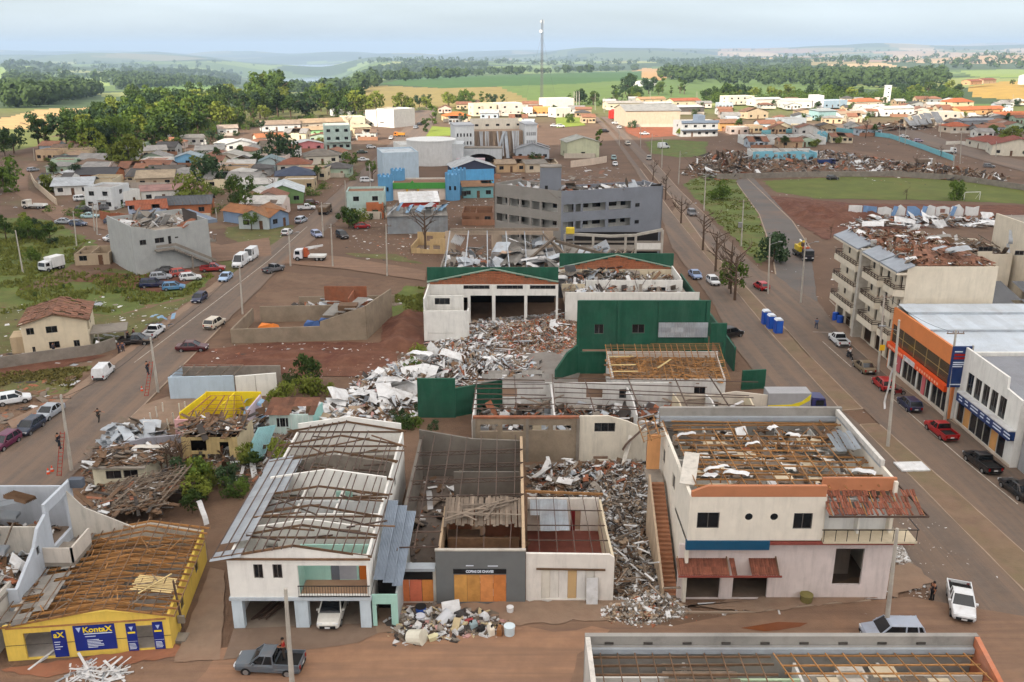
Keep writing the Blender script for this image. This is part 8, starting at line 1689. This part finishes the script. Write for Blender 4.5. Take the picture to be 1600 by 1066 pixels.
# heap of rubbish with canisters in front of the key shop
debris('rubbish_heap','rubbish heap of broken white goods on the pavement before the key shop','rubbish',gp([(600,985),(610,955),(680,948),(760,955),(800,972),(780,995),(690,1005),(620,1008)]),1100,.75,[(C_WSHEET,4),(C_CONC,2),(M('debris_dark'),3),(C_WOODG,1.5),(M('debris_pink'),.5),(M('beige_plastic',(176,160,126)),1)],(.12,.6),(.03,.2),seed=51,flat=.6,aspect=(.3,.9))
def canister(u,v,s,c,label,kind=0,tilt=0.):
    p = P(u,v); t = thing('canister',label,'canister',(p.x,p.y,0 if not tilt else .25),rr(0,6.28),'containers in the rubbish heap'); pm = M('plastic_%d_%d_%d' % c,c,rough=.45,var=.12,dirt=.35)
    if tilt: t.rotation_euler.x = tilt
    m = MB()
    if kind == 0:
        m.hexa([(-.3*s,-.2*s,0),(.3*s,-.2*s,0),(.3*s,.2*s,0),(-.3*s,.2*s,0),(-.3*s,-.2*s,.7*s),(.3*s,-.2*s,.7*s),(.3*s,.2*s,.7*s),(-.3*s,.2*s,.7*s)]); m.hexa([(-.3*s,-.2*s,.7*s),(.3*s,-.2*s,.7*s),(.3*s,.2*s,.7*s),(-.3*s,.2*s,.7*s),(-.1*s,-.1*s,.95*s),(.22*s,-.1*s,.95*s),(.22*s,.1*s,.95*s),(-.1*s,.1*s,.95*s)]); m.build('body',pm,t); MB().cyl((-.16*s,0,.85*s),(-.2*s,0,1.02*s),.08*s,n=8).build('cap',C_RUBBER,t)
    else: m.cyl((0,0,0),(0,0,.9*s),.42*s,.46*s,14); m.build('body',pm,t); MB().cyl((0,0,.9*s),(0,0,.96*s),.48*s,n=14).build('rim',C_RUBBER if kind == 2 else pm,t)
for a in ((658,962,.9,(40,80,160),'blue drum with white lid in the rubbish heap',2),(657,975,.8,(190,192,200),'white washing drum in the rubbish heap below the blue drum',1),(640,1000,1.3,(206,202,186),'big round cream tub lying at the front of the rubbish heap',1,1.3),(687,980,1.2,(176,178,182),'grey bulging appliance in the middle of the rubbish heap',1,1.2),(740,985,.9,(150,170,176),'pale blue canister standing right in the rubbish heap',0),(757,975,1.1,(206,208,210),'large white canister at the right of the rubbish heap',0),(767,993,1.0,(214,206,190),'white jug with cream foot at the right end',0),(781,993,.95,(140,96,60),'brown carton shaped canister at the right end',0),(796,993,.9,(196,210,216),'pale bucket last at the right end of the heap',1),(752,990,.8,(34,34,36),'small black canister between the white ones',0),(712,968,.9,(44,44,46),'black tyre like tub at the back of the heap',1,1.2),(670,1003,.8,(206,200,160),'yellowish box shaped canister at the front of the heap',0,1.4),(729,975,.8,(160,60,64),'red cushion like canister in the heap',0,1.0),(797,958,.6,(214,214,214),'white pail standing alone beyond the heap',1)):
    canister(*a)
b_ = MB(); b_.box(-.7,.7,-.04,.04,0,1.0); p = P(706,968); tag(b_.build('appliance_door',C_WSHEET,None,(p.x,p.y,.5),(R(-25),0,.3)),'white flat appliance door leaning on the rubbish heap','door')
# fallen white board on the avenue median
c = P(1424,732); o = MB().box(-1.5,1.5,-1.0,1.0,.15,.3).build('display_board',C_WSHEET,None,(c.x,c.y,0),(0,0,.05)); tag(o,'flat white panel lying on the avenue median','panel')
# rubbish strewn about
def strew(px,n,mats,size,seed,label):
    debris('litter',label,'litter',gp(px),n,.05,mats,size,(.01,.05),bowl=False,seed=seed,flat=.12,aspect=(.3,.9))
strew([(280,1040),(600,990),(960,960),(1400,930),(1560,1000),(900,1040),(300,1075)],1500,[(C_WSHEET,2),(C_CONC,4),(C_WOODG,3),(C_BRICK,2)],(.03,.3),61,'small litter scattered over the near street'); 
for k,(n,pxs) in enumerate(((9000,[(1392,850),(1415,812),(1450,815),(1490,860),(1505,895),(1440,900),(1415,880)]),(5000,[(1375,860),(1405,795),(1470,800),(1525,870),(1540,915),(1440,920),(1400,890)]),(1500,[(1360,870),(1400,780),(1500,800),(1560,890),(1570,940),(1430,940)]))):
    strew(pxs,n,[(C_WSHEET,5),(C_CONC,4),(M('plaster_pale',(176,170,164)),4),(M('debris_dark'),1)],(.03,.24),80+k,['dense white plaster crumbs on the avenue corner','looser plaster crumbs around the dense patch','thin outer scatter of plaster crumbs'][k])
strew([(0,480),(180,460),(330,470),(200,550),(40,600),(0,600)],500,WRUB+[(C_WOOD,4)],(.1,.6),63,'pale litter around the cream house'); strew([(0,600),(120,590),(60,660),(0,680)],200,WDB+[(C_BRICK,3)],(.2,1.4),64,'boards and bricks in the left corner lot'); strew([(1060,300),(1300,300),(1420,420),(1300,480),(1150,420)],200,WRUB,(.15,.6),65,'litter strewn around the grass triangle'); strew([(1130,480),(1300,480),(1600,740),(1500,800),(1200,560)],900,[(C_WSHEET,2),(C_CONC,3),(C_WOODG,2)],(.03,.25),66,'small litter along the avenue'); strew([(0,260),(600,260),(500,400),(200,420),(0,400)],2000,WRUB+[(C_TILE,4),(C_WOOD,5)],(.08,.5),67,'torn roof pieces among the houses of the left quarter'); strew([(540,300),(780,300),(770,400),(660,420),(540,400)],2200,WDB+RUB,(.06,.5),68,'wreckage strewn around the mint house and corrugated shed'); strew([(780,260),(960,260),(1000,290),(780,285)],260,RUB,(.4,1.6),69,'wreckage behind the grey apartment block'); strew([(1130,190),(1600,200),(1600,300),(1200,280),(1050,300)],2500,WDB+RUB,(.15,.8),70,'wreckage strewn around the school ruin')
sheets([(120,520),(190,530),(160,560),(110,565)],9,'torn white plastic on the soil beside the left street','plastic beside the left street',C_WSHEET,(1,2.2),.6,bend=.5,seed=19); sheets([(60,490),(150,470),(150,486),(70,500)],9,'bent metal sheet behind the cream house','sheets behind the cream house',C_ZINC,(1.5,3),1.2,bend=.7,seed=20); sheets([(230,500),(275,495),(270,512),(235,515)],7,'white and blue scrap on the verge beside the cream house','scrap on the verge',M('sheet_blue'),(.8,1.6),.8,bend=.5,seed=22)
# ------------------------------------------------------------------ vehicles
AV,LS = 90,93
WHT,SIL,BLK,RED,DBL,GRY,BLU,GLD,MAR = (206,208,210),(150,156,164),(24,25,28),(150,20,24),(24,34,66),(96,98,102),(84,130,168),(112,98,76),(74,22,28)
for a in ((1310,537,AV,'pickup',WHT,'white pickup parked in front of the balcony flats'),(1349,579,AV+2,'sedan',GLD,'gold brown sedan parked behind the white pickup'),(1379,606,AV,'hatch',RED,'red hatchback parked by the light pole'),(1420,638,AV,'hatch',DBL,'dark blue hatchback parked below the orange store'),(1469,680,AV+4,'pickup',RED,'red pickup parked with its tail to the viewer'),(1533,730,AV+5,'pickup',BLK,'black double cab pickup on the avenue'),(1589,772,AV+4,'sedan',BLK,'black car cut by the right edge'),
        (1500,950,250,'pickup',WHT,'white pickup driving at the street corner'),(1392,1000,178,'suv',(150,158,172),'silver blue estate car half hidden behind the parapet'),(423,1046,176,'pickup',(84,92,100),'dark silver pickup in the near street with a man in its bed'),(521,962,270,'suv',(214,212,204),'white car parked in the carport under the balcony'),
        (1086,434,275,'sedan',(120,140,176),'blue grey car on the left carriageway'),(1114,444,275,'hatch',WHT,'white hatchback next to the blue grey car'),(1189,452,100,'hatch',(170,30,40),'lone red car at the junction'),(1081,337,272,'suv',GRY,'grey car on the far carriageway of the avenue'),(1140,527,30,'suv',BLK,'crushed black car beside the green wall'),
        (353,438,270,'sedan',(150,176,206),'pale blue car on the left street below the vans'),(376,416,268,'van',WHT,'white minibus leading on the left street'),(392,406,268,'van',WHT,'white van right behind the minibus'),(428,425,60,'pickup',GRY,'grey loaded pickup at the side of the left street'),(239,449,15,'suv',DBL,'wrecked dark blue car in the row under the stair building'),(252,437,20,'hatch',SIL,'wrecked silver car in the row under the stair building'),(262,428,10,'sedan',BLK,'wrecked black car closest to the stair building'),(283,431,30,'hatch',(170,70,60),'wrecked red and yellow car under the stair'),(298,438,25,'hatch',WHT,'wrecked white car under the stair'),(272,453,15,'hatch',BLU,'light blue wrecked car on the grass'),(333,424,10,'pickup',(140,34,36),'red pickup at the foot of the stair'),
        (312,471,268,'hatch',DBL,'dark blue car driving down the left street'),(336,511,80,'suv',(196,186,170),'beige car parked at the right kerb'),(301,548,5,'sedan',MAR,'dark maroon car parked across the verge'),(242,524,88,'pickup',WHT,'white pickup parked beside the pole with the ladder'),(213,538,5,'pickup',BLK,'black and white pickup across the pavement'),(163,588,95,'kombi',WHT,'small white delivery van on the left street'),(78,651,265,'sedan',SIL,'silver sedan on the near left street'),(48,674,265,'hatch',(34,44,62),'dark blue grey car following the silver sedan'),(8,698,262,'hatch',(90,24,60),'plum red car cut by the left edge'),(22,630,30,'hatch',WHT,'wrecked white car on the left lot'),(80,488,15,'sedan',WHT,'wrecked white car behind the cream house'),
        (101,350,5,'sedan',SIL,'silver car on the slope road, leftmost'),(123,353,355,'hatch',(70,84,110),'dark blue car right of the leftmost silver car'),(141,341,5,'sedan',(160,190,196),'pale teal car before the brick yard wall'),(132,332,5,'suv',BLK,'black car in front of the white modern block'),(128,314,30,'suv',WHT,'white car beside the wide grey roofed house'),(176,350,5,'hatch',(60,70,90),'dark car between the brick yard walls'),(201,352,5,'sedan',WHT,'white car at the terracotta house'),(178,376,40,'sedan',WHT,'white car on the dirt track left of the stair building'),(52,268,60,'hatch',SIL,'silver car far up the upper street'),(200,274,20,'sedan',GRY,'grey car under the big dark tree'),(197,323,20,'sedan',SIL,'silver car beside the low white wing'),(170,328,10,'suv',GRY,'dark grey car at the white modern block'),
        (573,285,10,'suv',WHT,'white car parked by the round towers'),(479,328,15,'pickup',WHT,'white pickup by the green gabled house'),(487,320,15,'hatch',MAR,'dark red car behind the white pickup'),(471,348,80,'suv',(170,178,190),'pale grey car on the bend of the left street'),(449,367,85,'hatch',WHT,'white car near the pole on the left street'),(495,370,300,'hatch',(140,150,180),'white and blue car opposite the pole'),(535,372,300,'suv',BLK,'black jeep in the yard of the mint house'),(566,357,20,'hatch',RED,'red car beside the mint house'),(568,252,10,'sedan',WHT,'white car at the grey hip house'),(566,240,10,'sedan',(40,60,50),'dark green car above the white one'),(609,242,20,'hatch',(90,110,160),'blue car by the drum hall'),(611,218,268,'hatch',WHT,'white car coming down the upper left street'),(650,201,80,'suv',SIL,'silver car at the sunlit junction'),(656,196,80,'suv',BLK,'black car at the sunlit junction'),(580,232,20,'hatch',WHT,'white car near the turquoise tarpaulin'),
        (923,188,80,'suv',WHT,'white car at the far avenue, nearer one'),(917,181,80,'suv',GRY,'grey car at the far avenue, farther one'),(959,250,268,'suv',(120,150,150),'teal grey car behind the white car on the avenue'),(961,259,268,'sedan',WHT,'white car with red roof bar on the avenue'),(981,227,275,'suv',(190,180,166),'cream car on the right carriageway far up'),(945,207,20,'suv',BLK,'black car parked at the olive gabled house'),(1014,250,260,'suv',(140,136,130),'grey car by the far street poles'),(1007,211,10,'pickup',WHT,'white pickup below the red earth bank'),(1037,232,20,'van',WHT,'white van on the small green'),(967,201,100,'hatch',WHT,'white car beside the warehouse corner'),(962,194,10,'sedan',WHT,'white car in the lot, lower row'),(968,189,10,'sedan',SIL,'silver car in the lot, middle row'),(972,184,10,'hatch',GRY,'grey car in the lot, upper row'),(1301,281,5,'hatch',BLK,'black car parked below the stone retaining wall'),(1412,215,350,'sedan',WHT,'white car in the side street, leftmost'),(1421,223,350,'hatch',(180,140,150),'pinkish car in the side street'),(1435,222,350,'hatch',(170,150,170),'lilac car in the side street'),(1545,262,330,'hatch',GRY,'grey car on the side street at the right'),(866,198,5,'sedan',WHT,'white car beside the lawn, left one'),(876,199,5,'suv',WHT,'white car beside the lawn, right one')):
    car(*a)
truck(87,421,250,WHT,'white box lorry on the dirt slope left','box',3.6,(214,214,212),.9); truck(60,326,175,(196,190,180),'pale flatbed lorry at the upper street corner','flat',4.4); truck(492,407,178,(206,206,210),'white crane lorry with orange crane standing at the junction','crane',4.6); truck(507,335,85,(110,96,80),'loaded brown tipper on the left street','tip',4.0,(110,90,70)); truck(1252,402,272,(30,34,44),'dark tow lorry carrying a yellow digger arm at the junction','crane',5.5,(60,56,50)); truck(1287,258,355,(26,40,84),'dark blue tipper at the school ruin','tip',4.2,(40,60,110)); truck(1442,258,0,(206,206,206),'white tipper truck in front of the wreckage','tip',4.6,(120,104,90)); truck(1476,240,0,(214,214,214),'white flatbed truck on the side street','flat',5); truck(627,214,180,(196,120,40),'yellow loader truck at the sunlit junction','tip',3.4,(190,130,50))
c = P(1252,402); t = thing('digger_arm','yellow digger arm loaded on the dark tow lorry','digger',(c.x,c.y+1.2,1.22),R(90)); ymt = M('digger_yellow',(206,176,40),rough=.5); MB().box(-1.6,1.8,-.7,.7,0,1.0).build('body',ymt,t); MB().beam((1.2,0,1),(-2,0,2.3),.35,.4).build('boom',ymt,t); MB().box(-2.6,-1.8,-.5,.5,1.3,2.1).build('bucket',C_STEEL,t)
def motorbike(u,v,head,rgb,label):
    c = P(u,v); t = thing('motorcycle',label,'motorcycle',c,R(head)); pm = paint(rgb)
    for x in (-.65,.65):
        w_ = MB().cyl((x,-.06,.3),(x,.06,.3),.3,n=12).build('wheel',C_RUBBER,t); MB().cyl((x,-.065,.3),(x,.065,.3),.18,n=10).build('rim',C_RIM,w_)
    MB().hexa([(-.45,-.12,.35),(.4,-.12,.35),(.4,.12,.35),(-.45,.12,.35),(-.3,-.14,.8),(.35,-.16,.85),(.35,.16,.85),(-.3,.14,.8)]).build('tank',pm,t); MB().box(-.75,-.05,-.13,.13,.78,.88).build('seat',C_RUBBER,t); MB().beam((.65,0,.3),(.4,0,1.0),.08,.08).build('fork',C_RIM,t); MB().beam((.4,-.35,1.02),(.4,.35,1.02),.04,.04).build('handlebar',C_RUBBER,t)
motorbike(1403,618,5,(110,20,26),'red motorcycle parked between red hatchback and dark blue hatchback'); motorbike(1327,561,95,(60,60,64),'motorcycle ridden along the kerb behind the white pickup')
# ------------------------------------------------------------------ poles
for a in ((1387,699,1405,500,'tall leaning lamp pole with torn cloth before the orange store',0,-1),(1476,658,1494,516,'concrete pole with crossarm beside the navy banner',1),(1372,582,1382,460,'concrete pole with yellow notice in front of the flats',1),(1251,474,1259,372,'concrete pole at the junction behind the dark tow lorry',0,1),(1200,460,1203,372,'pole on the median left of the junction',0,1),(1383,994,1402,826,'near concrete pole beside the silver blue estate car',0),(1158,385,1162,312,'pole with transformer on the grass triangle',1),(1100,329,1103,270,'pole on the left edge of the grass triangle',0,1),(1060,288,1063,236,'pole beside the splintered timber heap',0,1),(457,1078,446,920,'nearest concrete pole in front of the balcony house',0),(112,736,95,617,'left street pole with a red ladder against it',1),(247,613,235,527,'second left street pole with a ladder against it',1),(379,491,374,414,'pole at the walled yard',0),(520,417,517,350,'pole behind the white crane lorry',1),(454,416,451,358,'pole left of the white crane lorry',0,1),(505,371,502,316,'pole beside the loaded brown tipper',1),(605,431,603,350,'pole in front of the corrugated shed',1),(541,331,539,282,'pole left of the mint two storey house',0),(579,301,577,255,'pole before the blue round towers',0),(120,385,114,330,'leaning pole on the left dirt track',1),(36,427,24,360,'leaning pole on the wild left slope',0),(152,367,150,325,'pole by the brick yard wall, right one',0),(148,361,144,317,'pole by the brick yard wall, left one',1),(152,261,150,234,'pole under the forest by the orange brick house',1),(239,340,236,313,'pole above the dark metal roof',0),(339,346,337,326,'pole behind the stair building',0),(237,268,236,246,'pole near the grey roofed house',1),(290,241,288,221,'pole by the long white hall',1),(54,251,52,232,'pole at the bright grass on the left',0),(1001,231,1001,199,'pole below the red earth bank',0,1),(1017,249,1019,209,'lamp pole by the small green',0,1),(1034,263,1035,216,'lamp pole nearest the grey car far up',0,1),(1016,166,1016,143,'lone pole behind the warehouse',0),(1089,163,1089,143,'lone pole at the right wood',0),(1405,223,1406,190,'pole in the side street, left one',0),(1414,226,1416,193,'pole in the side street, right one',0),(1500,256,1502,206,'tall pole at the end of the turquoise wall',1),(1490,259,1491,224,'shorter pole at the end of the turquoise wall',0),(1556,246,1557,221,'pole at the white garden wall',0),(1582,172,1583,148,'pole on the yellow slope',0),(1469,214,1470,190,'pole behind the white garden wall',0,1),(968,228,967,196,'slim pole on the avenue below the white car lot',0),(1312,170,1312,150,'pole behind the sunlit stores',0),(944,176,944,152,'pale pole at the far end of the avenue',0),(930,172,930,146,'second pale pole at the far end of the avenue',0),(1040,172,1040,155,'pole above the beige warehouse',0)):
    pole(a[0],a[1],a[2],a[3],a[4],a[5],a[6] if len(a) > 6 else False,thick=.2 if a[1] > 560 else .17)
c = P(1372,582); tag(MB().box(-.35,.35,-.03,.03,0,.8).build('notice',M('notice_yellow',(220,176,30)),None,(c.x,c.y-.24,3.2)),'yellow notice fixed to the pole before the flats','sign')
c = P(1387,699); tag(piece('cloth',None,(c.x-.3,c.y,9.8),(c.x-.9,c.y-.2,4.6),.5,.7,C_WSHEET,'bent',.6),'torn white cloth hanging from the leaning lamp pole','cloth')
c = P(1158,385); tag(MB().box(-.4,.4,-.3,.3,0,1.1).build('transformer',C_RIM,None,(c.x-.6,c.y,4.2)),'grey transformer box on the pole of the grass triangle','transformer')
def ladder(u,v,dx,h,label):
    c = P(u,v); t = thing('ladder',label,'ladder',c,0); lm = M('ladder_red',(150,56,40),rough=.6)
    for s_ in (-.22,.22): piece('rail',t,(s_-dx,-1.2,0),(s_,-.2,h),.06,.06,lm)
    for k in range(12): f = (k+.5)/12; piece('rung',t,(-.22-dx*(1-f),-1.2+f,h*f),(.22-dx*(1-f),-1.2+f,h*f),.05,.05,lm)
ladder(110,737,.6,4.6,'red ladder leaning on the nearest left street pole'); ladder(244,615,.8,4.4,'reddish ladder leaning on the second left street pole')
# power lines still up along the left street and avenue
def wire(a,b,sag,label):
    m = MB(); n = 10; pts = [Vector(a)+(Vector(b)-Vector(a))*(i/n)+Vector((0,0,-sag*4*(i/n)*(1-i/n))) for i in range(n+1)]
    for p,q in zip(pts,pts[1:]): m.beam(p,q,.03,.03)
    tag(m.build('cable',C_RUBBER),label,'cable','overhead cables')
def top(u,v,vt,dz=-.4): p = P(u,v); return (p.x,p.y,HT(u,v,vt)+dz)
wire(top(112,736,617),top(247,613,527),.8,'sagging cable between the two poles with ladders'); wire(top(247,613,527),top(379,491,414),.8,'cable from the second ladder pole to the walled yard'); wire(top(520,417,350),top(605,431,350),.5,'cable across the lane behind the crane lorry'); wire(top(120,385,330),top(148,361,317),.5,'cable from the leaning track pole to the brick wall pole')
wire(top(36,427,360),top(120,385,330),.6,'cable on the wild left slope'); wire(top(1372,582,460),top(1476,658,516),.7,'cable from the flats pole to the navy banner pole'); wire(top(1060,288,236),top(1100,329,270),.6,'cable along the grass triangle, far span'); wire(top(1100,329,270),top(1158,385,312),.6,'cable along the grass triangle, near span'); wire(top(454,416,358),top(505,371,316),.5,'cable beside the crane lorry'); wire(top(505,371,316),top(541,331,282),.5,'cable up the left street towards the towers')
# ------------------------------------------------------------------ people
def person(loc,rz,label,shirt,trous,pose,hair=(30,24,20),skin=(150,104,78)):
    """joints in metres, facing +x before rotation"""
    t = thing('person',label,'person',loc,rz); sk = M('skin_%d' % skin[0],skin,rough=.6,var=.05)
    J = {'pel': (0,0,.95),'spine': (0,0,1.18),'chest': (.02,0,1.38),'neck': (.02,0,1.5),'head': (.04,0,1.62),'crown': (.04,0,1.72)}
    for s_,n in ((1,'l'),(-1,'r')):
        J['sh'+n] = (0,.19*s_,1.42); J['el'+n] = pose.get('el'+n,(.03,.25*s_,1.14)); J['ha'+n] = pose.get('ha'+n,(.14,.27*s_,.9)); J['hp'+n] = (0,.1*s_,.9); J['kn'+n] = pose.get('kn'+n,(.03,.11*s_,.5)); J['an'+n] = pose.get('an'+n,(-.02,.12*s_,.08)); a = J['an'+n]; J['to'+n] = (a[0]+.16,a[1],a[2]-.04)
    rad = {'pel': .14,'spine': .13,'chest': .15,'neck': .055,'head': .1,'crown': .075}
    for n in 'lr': rad.update({'sh'+n: .065,'el'+n: .045,'ha'+n: .03,'hp'+n: .095,'kn'+n: .06,'an'+n: .042,'to'+n: .035})
    E = [('pel','spine'),('spine','chest'),('chest','neck'),('neck','head'),('head','crown')]
    for n in 'lr': E += [('chest','sh'+n),('sh'+n,'el'+n),('el'+n,'ha'+n),('pel','hp'+n),('hp'+n,'kn'+n),('kn'+n,'an'+n),('an'+n,'to'+n)]
    for n in 'lr':                      # five fingers
        h = Vector(J['ha'+n]); d = (h-Vector(J['el'+n])).normalized(); sd_ = d.cross(Vector((0,1,0.01))).normalized(); pk = 'pa'+n; J[pk] = tuple(h+d*.07); rad[pk] = .032; E.append(('ha'+n,pk))
        for i,(o,ln) in enumerate(((-.03,.06),(-.01,.075),(.012,.07),(.03,.055))): q = 'f%d%s' % (i,n); J[q] = tuple(h+d*(.08+ln)+sd_*o); rad[q] = .009; E.append((pk,q))
        q = 'th'+n; J[q] = tuple(h+d*.06+sd_*.06); rad[q] = .01; E.append(('ha'+n,q))
    def skin_obj(name,keys,edges,grow,mat,parent):
        ix = {k: i for i,k in enumerate(keys)}; me = bpy.data.meshes.new(name); me.from_pydata([J[k] for k in keys],[(ix[a],ix[b]) for a,b in edges],[]); me.materials.append(mat); o = obj(name,me,parent); o.modifiers.new('skin','SKIN'); 
        if not me.skin_vertices: me.skin_vertices.new() if hasattr(me.skin_vertices,'new') else None
        if me.skin_vertices:
            for k in keys: v = me.skin_vertices[0].data[ix[k]]; v.radius = (rad[k]+grow.get(k,grow['*']),)*2; v.use_root = (k == keys[0])
        s = o.modifiers.new('sub','SUBSURF'); s.levels = 1; s.render_levels = 2; return o
    ks = list(J); body = skin_obj('body',ks,E,{'*': 0},sk,t)
    kk = ['spine','pel','chest','shl','shr','ell','elr']; skin_obj('shirt',kk,[('pel','spine'),('spine','chest'),('chest','shl'),('chest','shr'),('shl','ell'),('shr','elr')],{'*': .022,'pel': .03},M('cloth_%d_%d_%d' % shirt,shirt,rough=.9),t)
    kk = ['pel','hpl','hpr','knl','knr','anl','anr']; skin_obj('trousers',kk,[('pel','hpl'),('pel','hpr'),('hpl','knl'),('hpr','knr'),('knl','anl'),('knr','anr')],{'*': .02},M('cloth_%d_%d_%d' % trous,trous,rough=.9),t)
    m = MB(); nu,nv = 12,6
    for j in range(nv+1):
        for i in range(nu): a,q = 6.2832*i/nu,1.75*j/nv; m.v.append((.02+.112*math.sin(q)*math.cos(a),.105*math.sin(q)*math.sin(a),1.66+.125*math.cos(q)))
    for j in range(nv):
        for i in range(nu): m.f.append((j*nu+i,(j+1)*nu+i,(j+1)*nu+(i+1) % nu,j*nu+(i+1) % nu)); m.m.append(0)
    m.build('hair',M('hair_dark',hair,rough=.8),t,smooth=True)
    f = MB()
    for s_ in (-1,1): f.box(.125,.14,s_*.04-.015,s_*.04+.015,1.625,1.64); f.box(.02,.06,s_*.1-.012,s_*.1+.012,1.58,1.65)
    f.box(.125,.165,-.014,.014,1.575,1.62); f.box(.125,.14,-.03,.03,1.54,1.552); f.build('face',M('face_dark',(80,50,40)),t)
    for n in 'lr': a = J['an'+n]; MB().box(a[0]-.07,a[0]+.2,a[1]-.05,a[1]+.05,a[2]-.08,a[2]+.03).build('shoe',C_RUBBER,t)
    return t
walk = dict(knl=(.16,.11,.5),anl=(.2,.11,.08),knr=(-.06,-.11,.5),anr=(-.28,-.11,.1))
p = P(1456,938); person(p,R(200),'person in dark clothes standing beside the white pickup at the corner',(40,38,42),(30,30,36),{})
p = P(1275,514); person(p,R(90),'person in blue shirt walking on the avenue near the drums',(96,110,140),(60,64,80),walk)
p = P(1327,561); t = person((p.x,p.y,.12),R(95),'rider in white shirt on the moving motorcycle',(206,204,200),(50,52,60),dict(knl=(.35,.18,.78),anl=(.25,.2,.3),knr=(.35,-.18,.78),anr=(.25,-.2,.3),ell=(.2,.3,1.2),elr=(.2,-.3,1.2),hal=(.42,.3,1.0),har=(.42,-.3,1.0)))
p = P(432,1046); person((p.x+.6,p.y+.1,.84),R(200),'man in red shirt standing in the bed of the dark silver pickup',(150,36,30),(60,50,44),dict(hal=(.3,.1,1.1),har=(.3,-.1,1.1)))
p = P(155,660); person(p,R(80),'person crossing the left street with arms spread',(56,50,46),(44,42,40),dict(walk,ell=(.1,.45,1.3),hal=(.15,.65,1.2),elr=(.1,-.45,1.35),har=(.12,-.7,1.3)))
for k,(u,v,c,l) in enumerate(((187,552,(50,56,80),'left one of the pair standing at the yard wall corner'),(193,551,(70,76,100),'right one of the pair standing at the yard wall corner'),(200,533,(40,40,48),'person behind the black and white pickup, left'),(210,530,(90,40,44),'person behind the black and white pickup, right'),(1596,705,(30,30,36),'person in black at the right edge by the grey shop'),(85,553,(60,56,60),'person beside the wall of the cream house'))): person(P(u,v),R(250+k*37),l,c,(44,44,54),{})
climb = dict(knl=(.2,.1,.62),anl=(.12,.1,.3),hal=(.35,.15,1.5),ell=(.2,.22,1.25),har=(.35,-.15,1.35),elr=(.2,-.22,1.2))
for u,v,dx,z,l in ((110,737,.25,3.0,'lineman in dark clothes on the ladder of the nearest left pole'),(244,615,.35,2.9,'lineman in dark clothes on the ladder of the second left pole')): p = P(u,v); person((p.x-dx,p.y-.85,z),R(90),l,(36,36,44),(40,42,50),climb)
for k,(u,v) in enumerate(((82,738),(76,742),(222,612))): p = P(u,v); t = thing('traffic_cone',['orange cone right of the pair at the near ladder','orange cone left of the pair at the near ladder','orange cone at the second ladder'][k],'cone',p); MB().cyl((0,0,.04),(0,0,.75),.2,.04,10).build('body',M('cone_orange',(206,70,30)),t); MB().box(-.24,.24,-.24,.24,0,.05).build('foot',C_RUBBER,t); MB().cyl((0,0,.35),(0,0,.5),.135,.1,10).build('band',C_WSHEET,t)
